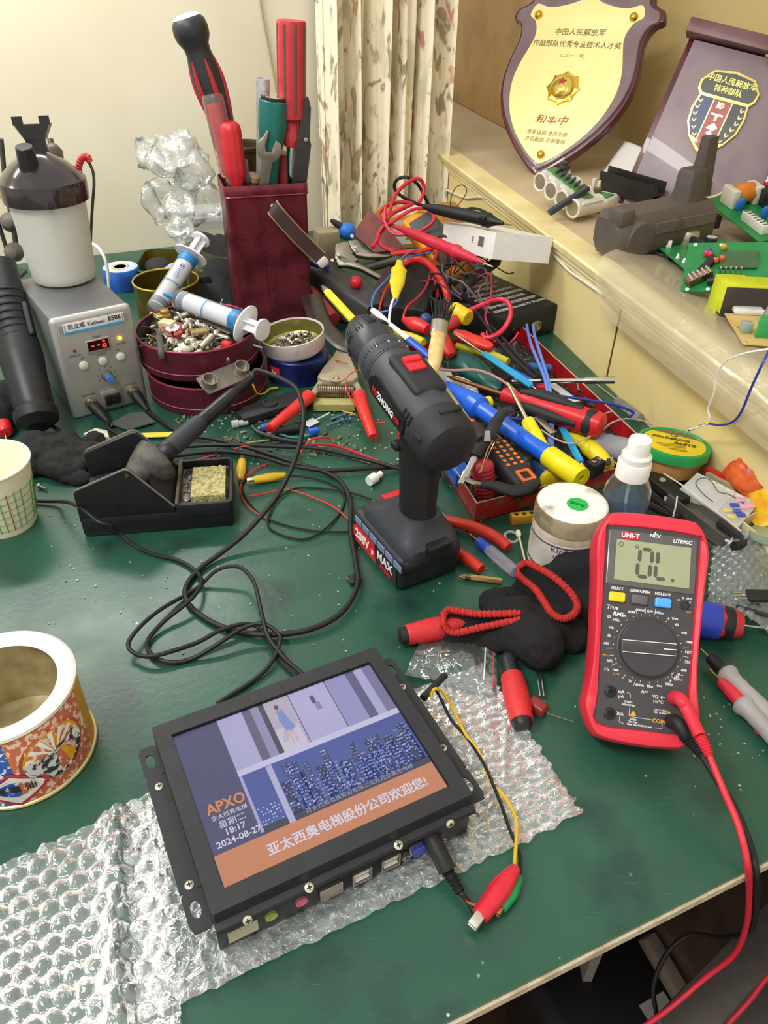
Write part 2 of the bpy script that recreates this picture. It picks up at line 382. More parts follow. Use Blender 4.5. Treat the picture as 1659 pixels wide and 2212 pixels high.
def seg7(b, on, x, z, s, w=.0011, y=-.007, sl=.0):
    h = s/2
    S = {'a': (0, s, 1), 'b': (h*.5, s*.75, 0), 'c': (h*.5, s*.25, 0), 'd': (0, 0, 1), 'e': (-h*.5, s*.25, 0), 'f': (-h*.5, s*.75, 0), 'g': (0, s*.5, 1)}
    for k in on:
        dx, dz, hz = S[k]; b.box((x+dx+sl*dz, y, z+dz), (h*.8 if hz else w, .0004, w if hz else s*.40))
b = B(); seg7(b, 'g', .0435, .0935, .008); seg7(b, 'g', .051, .0935, .008); seg7(b, 'acdeg', .0585, .0935, .008)
part('digits', b, mat('#ff2a1c', .4, emit=5.), dp, 'glowing red digits')
part('status_light', B().at(FP(.0205, .096)).lathe([(.0022, 0), (.002, .001), (.001, .002), (0, .0022)], 12), mat('#8a1c22', .2), t, 'dark red light')
part('status_light', B().at(FP(.0805, .099)).lathe([(.0026, 0), (.0024, .001), (.0012, .0024), (0, .0027)], 12), mat('#ffb020', .3, emit=9.), t, 'glowing orange light')
for x in (.0275, .0525, .0765): part('push_button', B().at(FP(x, .0735)).lathe([(.0058, 0), (.0058, .0012), (.005, .0018), (0, .002)], 20), mat('#d8d4c6', .5), t)
k = part('dial_knob', B().at(FP(.0535, .053)).lathe([(.0075, 0), (.0072, .002), (.0062, .0025), (.0052, .0135), (.0048, .0145)], 24), mat('#55565a', .5), t)
part('dial_cap', B().at(FP(.0535, .053)).lathe([(.0048, .0143), (.0044, .0155), (0, .0158)], 20), mat('#2f7fd2', .35), k, 'blue cap')
part('switch_frame', B().box((.054, -.005, .0185), (.029, .006, .025), .002).box((.054, -.0082, .0185), (.0235, .001, .0175)), mat('#8d8b86', .4, .4), t)
for x in (.0485, .0592): part('rocker_switch', B().at(T(x, -.0095, .0185) @ RX(8)).box((0, 0, 0), (.0095, .005, .0145), .001), BLK, t)
for x in (.0255, .084): part('socket_ring', B().at(FP(x, .0185)).lathe([(.0085, 0), (.0085, .003), (.0078, .004), (.0078, .009), (.0066, .0095), (.006, .0095)], 24), mat('#b9a98a', .25, 1.), t)
def wp_(x, z, y=-.0042): return ST @ V((x, y, z))
# --- soldering iron with its cable, resting in the stand ---
i0, i1 = P(348, 985, .062), P(520, 838, .095)
ax = (i1-i0).normalized(); I = FZ(i0, ax)
t = thing('soldering_iron', 'black soldering iron slanting up out of its stand, thick cable looping over the desk', 'soldering iron', I)
L = (i1-i0).length
part('collar', B().lathe([(.006, -.012), (.009, -.010), (.0105, -.006), (.0105, .004), (.012, .006), (.012, .012), (.0108, .016)], 28), BLK, t)
part('grip', B().lathe([(.0108, .0155), (.0115, .02), (.0112, .05), (.0105, .06), (.0095, .064)], 28), mat('#2b2f35', .55), t)
part('handle', B().lathe([(.0094, .062), (.0088, .066), (.0084, L-.03), (.0078, L-.012), (.007, L-.01)], 28), mat('#1d1e21', .3), t)
part('strain_relief', B().lathe([(.006+.0012*(k % 2)-.00008*k, L-.010+.0012*k) for k in range(26)], 16), RUB, t)
e = i1+ax*.02
pts = [e, e+ax*.012+V((0, 0, .003)), P(632, 832, .105), P(652, 872, .098), P(655, 920, .088), P(640, 985, .07), P(616, 1040, .052), P(587, 1087, .036), P(529, 1152, .016), P(475, 1196, .006), P(428, 1232, .004), P(401, 1271, .003), P(410, 1308, .003), P(457, 1344, .003), P(522, 1366, .004), P(594, 1371, .005), P(674, 1358, .006), P(739, 1322, .008), P(772, 1264, .01), P(768, 1214, .008), P(757, 1141, .006), P(757, 1083, .005), P(735, 1040, .005), P(697, 1018, .005), P(640, 1000, .009), P(557, 973, .012), P(470, 950, .006), P(392, 935, .006), wp_(.089, .004, -.05), wp_(.087, .009, -.034)]
part('cord', B().tube(pts, .0028, 10, 8), RUB, t, world=True)
part('plug', B().at(ROOTM[t.name].inverted() @ FZ(wp_(.084, .0185, -.012), wp_(.0865, .0095, -.034)-wp_(.084, .0185, -.012))).lathe([(.0078, 0), (.0078, .008), (.0068, .01), (.006, .018), (.0045, .022), (.0036, .026), (.0032, .034)], 20), RUB, t)
# --- hot-air handle standing against the station ---
h0, h1 = P(80, 905, .029), P(-4, 575, .165); HX = FZ(h0, h1-h0, (1, 0, 0)); L = (h1-h0).length
t = thing('hot_air_gun', 'fat black hot-air handle leaning on the left flank of the soldering station', 'hot air gun', HX)
part('body', B().lathe([(.021, .012), (.024, .02), (.0245, .06), (.0265, .085), (.026, .10), (.023, .13), (.0225, L)], 32, sq=lambda a: 1+.04*math.cos(2*a)), mat('#1c1d20', .42, var=.15), t)
b = B()
for k in range(7): b.torus((0, 0, .115+k*.011), .0228, .0016, 28, 6)
part('grip_rib', b, mat('#1d1e20', .55), t)
part('end_cap', B().lathe([(.014, -.012), (.019, -.008), (.0265, -.003), (.0275, .003), (.0275, .010), (.024, .0135)], 32), RUB, t)
part('side_button', B().at(T(.024, -.008, .135)).box((0, 0, 0), (.008, .012, .05), .003), RUB, t)
part('cord', B().tube([P(108, 917, .012), P(160, 950, .012), P(232, 970, .014), P(300, 985, .012), P(370, 985, .006), P(470, 975, .006), P(560, 985, .007), P(620, 1003, .006), P(700, 1016, .006), P(790, 1012, .007), P(860, 1008, .006), P(905, 1005, .005)], .0028, 10), RUB, t, world=True)
t = thing('signal_cable', 'black cable plugged into the left socket of the soldering station, running right across the desk', 'cable', M.Translation(P(220, 925)))
part('plug', B().at(ROOTM[t.name].inverted() @ FZ(wp_(.0255, .0185, -.012), wp_(.033, .006, -.042)-wp_(.0255, .0185, -.012))).lathe([(.0078, 0), (.0078, .01), (.0068, .012), (.006, .022), (.0045, .026), (.0036, .032), (.0032, .045)], 20), RUB, t)
part('cord', B().tube([wp_(.033, .007, -.042), P(240, 930, .005), P(323, 962, .007), P(400, 964, .008), P(470, 961, .01), P(600, 964, .012), P(688, 969, .01), P(760, 985, .008), P(830, 1003, .011), P(880, 1018, .008)], .0027, 10), RUB, t, world=True)
# --- humidifier bottle ---
c = P(141, 600, .1415); t = thing('plastic_bottle', 'milky plastic bottle with a dark domed lid and spout on the soldering station', 'bottle', M.Translation(c) @ RZ(20))
part('bottle', B().lathe([(.036, 0), (.0405, .002), (.042, .007), (.0425, .02), (.048, .105), (.0495, .118), (.0475, .118), (.046, .105), (.0405, .02), (.039, .006), (0, .004)], 40, cap=True), mat('#eeeee8', .35, trans=.55, ior=1.12, var=.02, bump=.05), t, 'translucent milky body')
part('water', B().lathe([(0, .0045), (.0385, .0065), (.0395, .02), (0, .0201)], 32), mat('#dfe2d6', .1, trans=.8, ior=1.33), t)
part('dip_tube', B().rod((0, -.004, .118), (.006, -.028, .03), .0042, n=12).rod((.006, -.028, .03), (.006, -.028, .018), .006, n=12), mat('#d9c9a4', .5), t)
part('lid', B().lathe([(.0505, .104), (.0535, .105), (.054, .126), (.0535, .130), (.051, .132), (.046, .138), (.034, .149), (.020, .157), (.014, .161), (0, .163)], 44), mat('#2b2326', .16, coat=.5), t, 'dark glossy domed lid')
part('spout', B().at(T(.002, .016, .150) @ RX(-8) @ M.Diagonal((1.05, 1.05, 1.0, 1))).loft([[(x*s, y*s, z) for x, y in ((-.011, -.008), (.011, -.008), (.011, .008), (-.011, .008))] for z, s in ((0, 1.25), (.012, 1.05), (.022, 1.0))]).loft([[(x*s, y, z) for x, y in ((-.011, -.009), (.011, -.009), (.013, .009), (-.013, .009))] for z, s in ((.022, 1.), (.034, 1.5), (.040, 1.75))]).prism([(-.021, -.008), (-.009, -.008), (-.016, .008)], .039, .049).prism([(.021, -.008), (.009, -.008), (.016, .008)], .039, .049), mat('#201e21', .3), t)
part('inlet_stub', B().at(T(-.010, -.024, .148) @ RX(12)).lathe([(.0125, -.008), (.0125, 0), (.0105, .026), (.0095, .027), (0, .027)], 24), mat('#2b2427', .35), t)
part('outlet_stub', B().at(T(.018, .038, .138) @ RX(-35)).lathe([(.012, 0), (.013, .016), (.008, .024), (.004, .026), (.004, .032), (0, .032)], 20), mat('#5a4a42', .4), t)
# --- red-sleeved lead hanging behind the bottle ---
t = thing('red_sleeved_lead', 'dark lead with a ribbed red sleeve hooked over the bottle lid', 'cable', M.Translation(P(200, 535, .13)))
q = P(141, 600, .1415).y+.065
part('wire', B().tube([PY(192, 350, q), PY(201, 372, q), PY(203, 400, q), PY(200, 440, q), PY(197, 490, q), PY(195, 545, q)], .0021, 8), mat('#4a453c', .5), t, world=True)
part('ribbed_sleeve', B().tube([PY(172, 378, q), PY(170, 360, q), PY(177, 342, q), PY(188, 338, q), PY(194, 350, q)], lambda s: .0045+.0006*math.cos(s*80), 10, 12), mat('#c8403e', .5), t, world=True)
cable('white_cable', [(196, 525, .10), (212, 535, .10), (226, 558, .085), (233, 590, .06), (236, 640, .02), (240, 680, .004), (256, 700, .003)], .0026, WHT, 'white cord curling behind the milky bottle', 'cord')
# --- helping-hand arms at the far left ---
t = thing('helping_hand', 'grey metal clamp arm with knobs standing behind the hot-air handle', 'clamp arm', M.Translation(P(15, 640)))
y0 = 1.30
part('post', B().rod(PY(-12, 455, y0), PY(26, 575, y0), .0035), DSTEEL, t, world=True)
part('arm', B().rod(PY(2, 300, y0+.05), PY(10, 380, y0+.05), .004).rod(PY(10, 380, y0+.05), PY(40, 560, y0+.04), .0045), mat('#4c4a46', .5, .4), t, world=True)
for (px, py) in ((22, 480), (30, 545)): part('clamp_knob', B().at(ROOTM[t.name].inverted() @ FZ(PY(px, py, y0), (.3, -1, .2))).lathe([(.010, -.016), (.015, -.012), (.016, 0), (.013, .012), (.007, .022), (0, .024)], 16), mat('#5b5852', .45), t)
part('base_clip', B().at(ROOTM[t.name].inverted() @ M.Translation(PY(15, 590, y0-.04))).box((0, 0, 0), (.06, .03, .008), .003), mat('#3f3d3a', .5), t)
solo('white_box', B().at(M.Translation(P(22, 640, .02)) @ RZ(30)).box((0, 0, 0), (.05, .09, .036), .003), mat('#d8d2c6', .6), 'white carton half hidden behind the black hot-air handle', 'box')
solo('orange_box', B().at(M.Translation(PY(-6, 412, 1.35)) @ RZ(20)).box((0, 0, 0), (.03, .02, .02), .002), mat('#d9782e', .5), 'small orange block behind the milky bottle at the left edge', 'block')
# --- blue tape, green tray, gold tin ---
c = P(268, 620, 0); t = thing('tape_roll', 'blue tape roll with a worn pale top beside the soldering station', 'tape', M.Translation(c))
part('roll', B().lathe([(.031, 0), (.0325, .002), (.0325, .036), (.031, .038), (.014, .038), (.014, 0)], 36), mat('#2a5fb5', .35, c2='#24509c', scale=40), t)
part('worn_face', B().lathe([(.0305, .0381), (.015, .0384), (.015, .0381)], 36), mat('#9fb4d6', .6, c2='#cbbf9e', scale=50), t, 'pale worn upper face')
part('core', B().lathe([(.014, .001), (.014, .0385), (.011, .0385), (.011, .001)], 24), mat('#c9b68e', .7), t)
GREEN = mat('#1d4a2c', .4, .3); OLIVE = mat('#8a7a2e', .3, .7)
G = FR(P(405, 600), V((1, .05, 0))); t = thing('green_tin_tray', 'open green tin with an olive gold inside behind the syringes', 'tin', G)
def rrect(w, h, r, n=5, ox=0, oy=0): return [(ox+sx*(w/2-r)+r*math.cos(math.radians(a0+90*k/n)), oy+sy*(h/2-r)+r*math.sin(math.radians(a0+90*k/n))) for sx, sy, a0 in ((1, 1, 0), (-1, 1, 90), (-1, -1, 180), (1, -1, 270)) for k in range(n+1)]
def tray(w, h, z, r, th=.001, flo=.002, n=5):
    o = rrect(w, h, r, n); i = rrect(w-2*th, h-2*th, max(r-th, .0005), n)
    return B().loft([[(x, y, zz) for x, y in s] for s, zz in ((o, 0), (o, z), (i, z), (i, flo))])
part('shell', tray(.17, .12, .034, .018), GREEN, t)
part('rim', B().tube([(x, y, .033) for x, y in rrect(.171, .121, .0185)], .0016, 6, 2, closed=True, smooth=False), GREEN, t)
part('lining', B().loft([[(x, y, z) for x, y in rrect(.1675, .1175, .0168)] for z in (.003, .0325)], cap1=False), OLIVE, t, 'olive gold lining', sharp=60)
solo('black_rag', B().at(G @ T(-.058, .02, .0045)).sph((0, 0, .012), .022, 14, 8, 1.1, 1.4, .6), mat('#2c2a2a', .9, bump=.8, bscale=160), 'black lump lying in the green tin', 'rag')
solo('blue_card', B().at(G @ T(-.02, .0, .022) @ RY(-10) @ RZ(12)).box((0, 0, 0), (.055, .045, .0012)), mat('#9db3d8', .5), 'pale blue card lying in the green tin', 'card')
solo('grey_card', B().at(G @ T(.045, -.02, .012) @ RY(4) @ RZ(-20)).box((0, 0, 0), (.05, .04, .0012)), mat('#a8a290', .6), 'grey scrap of card lying in the green tin near the burgundy caddy', 'card')
solo('striped_paper', B().at(G @ M.Translation((.025, -.055, .03))).grid(lambda i, j: (.02*math.cos(PI*i*.8), -.01+.014*j, .012*math.sin(PI*i)), 14, 2, .0004), mat('#d9d8d2', .6, c2='#6a7f72', scale=120), 'curled white strip with green stripes at the green tin', 'paper strip')
GC = P(360, 690, 0); t = thing('gold_tin', 'round tin with a bright gold rim tucked behind the burgundy round tins', 'tin', M.Translation(GC+V((0, .03, 0))))
RG = .054
part('shell', B().lathe([(0, 0), (RG, 0), (RG, .058), (RG-.001, .058), (RG-.001, .0015), (0, .0015)], 40, cap=False), mat('#6f642a', .35, .7), t)
part('rim', B().torus((0, 0, .058), RG, .0017, 40, 8), mat('#d8c552', .25, .8), t)
# --- cup and biscuit tin at the left edge ---
c0, c1 = P(34, 1128, 0), P(0, 990, .088); CX = M.Translation((-.42, .67, 0))
t = thing('paper_cup', 'cream paper cup with a green grid print at the left edge of the desk', 'cup', CX)
part('cup', B().lathe([(0, .003), (.031, .003), (.0315, 0), (.0325, .003), (.043, .079), (.0415, .079), (.0305, .005), (0, .005)], 44, cap=False), mat('#f6ecd0', .6, var=.02), t)
part('rolled_rim', B().torus((0, 0, .079), .043, .0018, 44, 8), mat('#f2ead2', .5), t)
b = B(); b1 = B()
rz = lambda z: .0326+.0105*z/.076
for k in range(30):
    a = 2*PI*k/30
    if k % 6 == 5: continue
    p = [((rz(z)+.0002)*math.cos(a), (rz(z)+.0002)*math.sin(a), z) for z in (.008, .025, .042, .058)]; (b1 if k % 6 == 2 else b).tube(p, .00045, 4, 3)
for z in (.010, .019, .028, .037, .046, .055): b.torus((0, 0, z), rz(z), .0004, 44, 4)
part('grid_print', b, mat('#5c9a5a', .6), t); part('grid_line', b1, mat('#8a4a32', .6), t)
c = P(48, 1486, .08); c.z = 0; t = thing('tea_tin', 'decorated round tin can with a broad white rim and ash inside', 'tin', M.Translation(V((-.284, .375, 0))) @ RZ(-34))
RT = .0530
part('can', B().lathe([(RT-.001, 0), (RT, .001), (RT, .076), (RT-.001, .077)], 64, cap=False), mat('#d99a1e', .35, .15), t, 'mustard yellow printed wall')
part('inner_wall', B().lathe([(0, .004), (RT-.012, .004), (RT-.003, .006), (RT-.002, .075)], 64, cap=False), mat('#cfc49c', .5, .3, c2='#a89a70', scale=30), t, 'stained inside')
part('rim', B().lathe([(RT, .074), (RT+.002, .076), (RT+.002, .079), (RT, .0805), (RT-.004, .0795), (RT-.011, .0775), (RT-.012, .0765), (RT-.011, .0755), (RT-.003, .0755)], 64, cap=False), mat('#efece0', .3, .2, var=.03), t, 'broad white rim')
part('base_seam', B().torus((0, 0, .002), RT+.0006, .0018, 64, 8), mat('#d8c48a', .35, .5), t)
def wrap(b, pts, z0, d=0., k=1., close=True):          # a flat outline (x along the wall, y up) wrapped on the can
    return [((RT+d)*math.cos(x/RT), (RT+d)*math.sin(x/RT), z0+y*k) for x, y in pts]
def wprism(b, pts, z0, d0=.0001, d1=.0005):
    b.loft([wrap(b, pts, z0, d0), wrap(b, pts, z0, d1)]); return b
def ell(w, h, n=28, cx=0, cy=0): return [(cx+w*math.cos(2*PI*i/n), cy+h*math.sin(2*PI*i/n)) for i in range(n)]
def wband(b, x0, x1, za, zb, d):
    n = max(2, int(abs(x1-x0)/.003)); g = [[((RT+d)*math.cos((x0+(x1-x0)*i/n)/RT), (RT+d)*math.sin((x0+(x1-x0)*i/n)/RT), za+(zb-za)*j/2) for j in range(3)] for i in range(n+1)]
    b.grid(lambda i, j: g[round(i*n)][round(j*2)], n, 2)
b = B(); wband(b, -.030, .034, .004, .073, .0003); part('red_panel', b, mat('#c8694c', .45, c2='#e6c9ae', scale=220, lo=.52, hi=.56), t, 'terracotta panel with scrolls')
b = B(); wband(b, -.075, -.031, .004, .073, .0003); part('blue_panel', b, mat('#3358a8', .45, c2='#dfe4ee', scale=200, lo=.54, hi=.58), t, 'blue panel with scrolls')
b = B(); wprism(b, ell(.027, .0265), .040, .0003, .0006); part('medallion', b, mat('#b64f38', .45), t)
b = B(); wprism(b, ell(.0245, .024), .040, .0006, .0009); part('medallion_ground', b, mat('#d99a1e', .45), t)
b = B()
for k in range(7):
    a = math.radians(15+25*k); wprism(b, [(0, 0), (.0225*math.cos(a-.09), .0225*math.sin(a-.09)), (.0225*math.cos(a+.09), .0225*math.sin(a+.09))], .040, .0008, .0011)
part('sun_ray', b, mat('#efe9da', .5), t)
b = B(); wprism(b, [(.0243*math.cos(a), .0237*math.sin(a)) for a in [math.radians(170+k*10) for k in range(20)]]+[(.018, .008), (.010, .004), (.004, .006), (-.004, .001), (-.012, .004)], .040, .0009, .0012); part('ink_scene', b, mat('#d5d4cf', .5, c2='#34323a', scale=170, lo=.47, hi=.53), t, 'black and white ink picture')
dm = [(0, .019), (.022, .004), (.024, 0), (.022, -.004), (0, -.019), (-.022, -.004), (-.024, 0), (-.022, .004)]
def dens(p, n=6): return [tuple(p[i][k]+(p[(i+1) % len(p)][k]-p[i][k])*j/n for k in (0, 1)) for i in range(len(p)) for j in range(n)]
b = B(); wprism(b, [(x-.034, y) for x, y in dens(dm)], .022, .001, .0014); part('lozenge', b, mat('#bf2f3c', .45), t, 'red lozenge border')
b = B(); wprism(b, [(x*.84-.034, y*.82) for x, y in dens(dm)], .022, .0013, .0017); part('lozenge_ground', b, mat('#d9d5c8', .5), t)
b = B()
for k, s in enumerate('翡翠仙'):
    a = (-.0445+.0105*k)/RT; b.text(s, .0088, M.Rotation(a, 4, 'Z') @ T(RT+.0018, 0, .0225) @ RZ(90) @ RX(90), bold=.0001)
part('lettering', b, INKB, t)
part('ash_heap', B().at(T(.012, .006, .0042)).sph((0, 0, 0), .016, 14, 6, 1.3, 1, .35), mat('#4d4a40', .95, c2='#8d8570', scale=400, bump=.8, bscale=500), t, kind='stuff')
solo('cigarette_butt', B().at(FZ(P(48, 1566, .012), V((1, .1, .05)))).lathe([(.0035, 0), (.0038, .001), (.0038, .016), (.0032, .017)], 14), mat('#e6d9bf', .7), 'pale cigarette butt inside the decorated tin can', 'cigarette butt')
# ---------- burgundy caddy and its tools ----------
def tool(name, label, cat, p0, p1, group=None, x=(1, 0, 0)):
    t = thing(name, label, cat, FZ(p0, V(p1)-V(p0), x), group); return t, (V(p1)-V(p0)).length
BURG = mat('#83343f', .30, .45, var=.12, c2='#632631', scale=25); BURGL = mat('#7d2f3c', .3, .5)
TF = FR(V((-.253, 1.218, 0)), V((.122, .038, 0)))
t = thing('burgundy_caddy', 'tall burgundy metal tea tin holding screwdrivers and a wrench upright', 'tin', TF)
def ring(w, h, r, z, cx, cy, n=4): return [V((x+cx, y+cy, z)) for x, y in rrect(w, h, r, n)]
cx, cy = .064, .043
b = B().loft([ring(.128, .086, .008, 0, cx, cy), ring(.128, .086, .008, .203, cx, cy), ring(.131, .089, .009, .206, cx, cy), ring(.131, .089, .009, .219, cx, cy), ring(.129, .087, .008, .2205, cx, cy), ring(.1265, .0845, .0075, .219, cx, cy), ring(.1265, .0845, .0075, .004, cx, cy)])
part('body', b, BURG, t)
part('rim_bead', B().tube([(x+cx, y+cy, .2045) for x, y in rrect(.1305, .0885, .0085)], .0013, 6, 2, closed=True, smooth=False), mat('#9c3a4a', .25, .6), t)
b = B().tube([(.055, -.0004, .045), (.055, -.0004, .112), (.0625, -.0004, .118), (.070, -.0004, .112), (.070, -.0004, .045), (.0625, -.0004, .039)], .0006, 6, 4, closed=True, smooth=False)
part('embossed_border', b, BURGL, t)
b = B()
for k, s in enumerate('永春佛手'): b.text(s, .0125, T(.0625, -.0004, .103-.0155*k) @ RX(90))
part('lettering', b, mat('#7a3a3a', .35, .5), t)
for x, z in ((.021, .137), (.0625, .142), (.104, .125)): part('embossed_motif', B().at(T(x, -.0002, z) @ RX(90)).torus((0, 0, 0), .007, .0006, 20, 6).torus((0, 0, 0), .003, .0005, 14, 6), BURGL, t)
part('rivet', B().at(T(.072, 0, .188) @ RX(90)).lathe([(.005, 0), (.0045, .002), (.002, .003), (0, .0032)], 16), CHROME, t)
hp = [(.070, -.004, .190), (.076, -.010, .181), (.10, -.016, .152), (.128, -.022, .122), (.140, -.026, .110)]
part('handle_strap', B().loft([[V(p)+V((sx*.0075+sz*.0, 0, sx*.008+0))+V((0, sy*.0012, 0)) for sx, sy in ((-1, -1), (1, -1), (1, 1), (-1, 1))] for p in spline(hp, 6)]), mat('#3b2624', .5), t, 'dark brown strap')
for s in (-1, 1): part('strap_wire', B().tube([V(p)+V((s*.0075, -.0016, s*.008)) for p in hp], .0012, 6, 6), mat('#c9a98c', .3, .8), t)
part('handle_grip', B().at(T(.143, -.026, .104) @ RY(50)).box((0, 0, 0), (.014, .012, .018), .004), mat('#cfcac4', .4), t)
yT = 1.272
def TP(px, py, y=yT): return PY(px, py, y)
# large black and red screwdriver
t, L = tool('screwdriver', 'large black and red screwdriver with a white capped knob in the burgundy caddy', 'screwdriver', TP(522, 385), TP(402, 36))
H0 = L-.165
part('handle', B().lathe([(.012, H0-.006), (.0135, H0), (.0145, H0+.02), (.018, H0+.045), (.0215, H0+.075), (.021, H0+.10), (.018, H0+.12), (.0185, H0+.128), (.024, H0+.138), (.0255, H0+.148), (.024, H0+.158), (.020, H0+.163), (.0195, H0+.1635)], 32), mat('#26282c', .45), t)
b = B()
for k in range(6):
    a = 2*PI*k/6; d = V((math.cos(a), math.sin(a), 0)); pr = ((H0+.008, .0130), (H0+.025, .0147), (H0+.05, .0182), (H0+.075, .0210), (H0+.095, .0208), (H0+.112, .019))
    b.tube([d*r+V((0, 0, z)) for z, r in pr], lambda s: .0035*math.sin(PI*min(max(s, .03), .97))**.7+.0006, 8, 5)
part('red_inlay', b, mat('#a5202b', .4), t)
part('end_cap', B().lathe([(.0195, H0+.1634), (.018, H0+.166), (.012, H0+.1685), (0, H0+.169)], 28), mat('#dfe0e0', .4), t, 'white end cap')
part('shaft', B().rod((0, 0, -.05), (0, 0, H0-.005), .0045), STEEL, t)
# red in clear handle
t, L = tool('screwdriver', 'screwdriver with a clear plastic handle round a red core, left in the burgundy caddy', 'screwdriver', TP(500, 392, 1.25), TP(457, 202, 1.25))
part('handle', B().lathe([(.006, L-.115), (.0135, L-.112), (.0145, L-.10), (.0155, L-.02), (.0155, L-.006), (.013, L-.001), (0, L)], 28, sq=lambda a: 1+.04*math.cos(6*a)), mat('#e7cfcb', .12, trans=.85, ior=1.3), t, 'clear handle')
part('core', B().lathe([(.0, L-.11), (.0085, L-.108), (.0085, L-.014), (0, L-.012)], 20), mat('#d0202c', .3), t, 'red core')
part('shaft', B().rod((0, 0, -.03), (0, 0, L-.108), .0048).lathe([(.0085, L-.135), (.0085, L-.118), (.0065, L-.112)], 16), mat('#9a8d80', .35, .9), t)
# plain red handle
def redhandle(name, label, p0, p1, r, hl, m, flutes=10):
    t, L = tool(name, label, 'screwdriver', p0, p1)
    part('handle', B().lathe([(r*.55, L-hl-.012), (r*.62, L-hl), (r*.95, L-hl+.012), (r, L-hl+.02), (r, L-.012), (r*.9, L-.004), (r*.6, L), (0, L)], 40, sq=lambda a: 1+.035*math.cos(flutes*a)), m, t)
    return t, L
t, L = redhandle('screwdriver', 'short plain red fluted screwdriver handle at the front left of the burgundy caddy', TP(512, 398, 1.24), TP(495, 263, 1.24), .0158, .085, mat('#c42731', .4))
part('shaft', B().rod((0, 0, -.04), (0, 0, .012), .006), REDP, t)
# silver tube
t, L = tool('silver_tube', 'sparkling silver tube standing behind the teal handle', 'tube', TP(568, 400, 1.285), TP(568, 169, 1.285))
part('tube', B().lathe([(.0102, -.02), (.0102, L), (.0085, L), (.0085, -.02)], 24, cap=False), mat('#c9cccd', .4, .8, bump=.6, bscale=1200), t)
# teal handle
t, L = tool('ratchet_screwdriver', 'teal screwdriver handle with a silver end cap in the middle of the burgundy caddy', 'screwdriver', TP(582, 398, 1.262), TP(592, 208, 1.262))
part('handle', B().lathe([(.0115, L-.20), (.0125, L-.085), (.0165, L-.07), (.0205, L-.045), (.0215, L-.02), (.0215, L-.006), (.019, L-.004)], 32, sq=lambda a: 1+.03*math.cos(6*a)), mat('#1d6b62', .45), t)
part('end_ring', B().lathe([(.0195, L-.005), (.0195, L-.001), (.017, L), (.017, L-.002)], 28), BLK, t); part('end_cap', B().lathe([(.017, L-.002), (.0165, L+.001), (0, L+.002)], 28), CHROME, t)
part('lower_grip', B().lathe([(.0125, L-.165), (.0128, L-.15), (.0126, L-.142)], 24), RUB, t)
# open-ended wrench
W0, W1 = TP(570, 402, 1.242), TP(584, 294, 1.242); WX = FZ(W0, W1-W0, (1, .25, 0)); L = (W1-W0).length
t = thing('open_end_wrench', 'open-ended steel wrench leaning on the teal handle', 'wrench', WX)
jaw = [(-.007, -.03), (.007, -.03), (.0078, L-.036)]+[(.001+.0185*math.cos(math.radians(a)), L-.018+.0185*math.sin(math.radians(a))) for a in range(-55, 50, 15)]+[(.009, L-.004), (.006, L-.012), (.004, L-.022), (-.004, L-.022), (-.006, L-.014), (-.003, L+.006), (-.006, L+.008)]+[(.001+.0185*math.cos(math.radians(a)), L-.018+.0185*math.sin(math.radians(a))) for a in range(128, 236, 15)]+[(-.0078, L-.038)]
part('wrench', B().at(RX(90) @ T(0, 0, -.003)).prism(jaw, 0, .006, .001), mat('#a39c90', .35, .9), t)
# big red screwdriver
t, L = tool('screwdriver', 'big red screwdriver with dark grooves, tallest at the right of the burgundy caddy', 'screwdriver', TP(631, 398, 1.275), TP(629, 40, 1.275))
part('handle', B().lathe([(.012, L-.165), (.0135, L-.16), (.0135, L-.15), (.0105, L-.142), (.0115, L-.132), (.020, L-.125), (.0208, L-.118), (.0208, L-.008), (.0195, L-.002), (0, L-.0005)], 40, sq=lambda a: 1+.03*math.cos(8*a)), mat('#b8323a', .4), t)
b = B()
for k in range(8):
    a = 2*PI*(k+.5)/8; d = V((math.cos(a), math.sin(a), 0))*.0192; b.tube([d+V((0, 0, L-.118)), d+V((0, 0, L-.006))], .0024, 8, 2)
part('groove', b, mat('#5d4a3c', .5), t)
part('shaft', B().lathe([(.0045, -.05), (.0045, L-.235), (.0085, L-.232), (.0088, L-.163)], 20).torus((0, 0, L-.226), .009, .0035, 20, 8), CHROME, t)
# dark pointed scriber
t, L = tool('scriber', 'dark pointed tapering tool at the right edge of the burgundy caddy', 'scriber', TP(646, 398, 1.268), TP(664, 209, 1.268))
part('blade', B().at(RZ(20)).loft([[(x*s, y*s, z) for x, y in ((-.011, -.003), (.011, -.003), (.011, .003), (-.011, .003))] for z, s in ((-.02, 1.), (.06, 1.1), (.066, .85), (.11, .6), (L, .12))]), mat('#4a4646', .4, .6), t)
part('rivet', B().at(T(.004, -.004, .066) @ RX(90)).lathe([(.004, 0), (.003, .002), (0, .0025)], 12), STEEL, t)
t, L = tool('screwdriver', 'brick red ribbed handle end low in the burgundy caddy, behind the scriber', 'screwdriver', TP(614, 400, 1.285), TP(617, 336, 1.285))
part('handle', B().lathe([(.0145+.0008*(k % 2), -.02+.0045*k) for k in range(16)]+[(.011, L+.003), (0, L+.004)], 24), mat('#8c3136', .5), t)
t, L = tool('screwdriver', 'short brown handle end low in the middle of the burgundy caddy', 'screwdriver', TP(545, 402, 1.262), TP(547, 376, 1.262))
part('handle', B().lathe([(.009, -.02), (.0125, L-.01), (.0125, L-.003), (.009, L), (0, L+.001)], 20), mat('#a98a5c', .4), t); part('ring', B().torus((0, 0, L-.012), .0125, .0022, 20, 8), BLK, t)
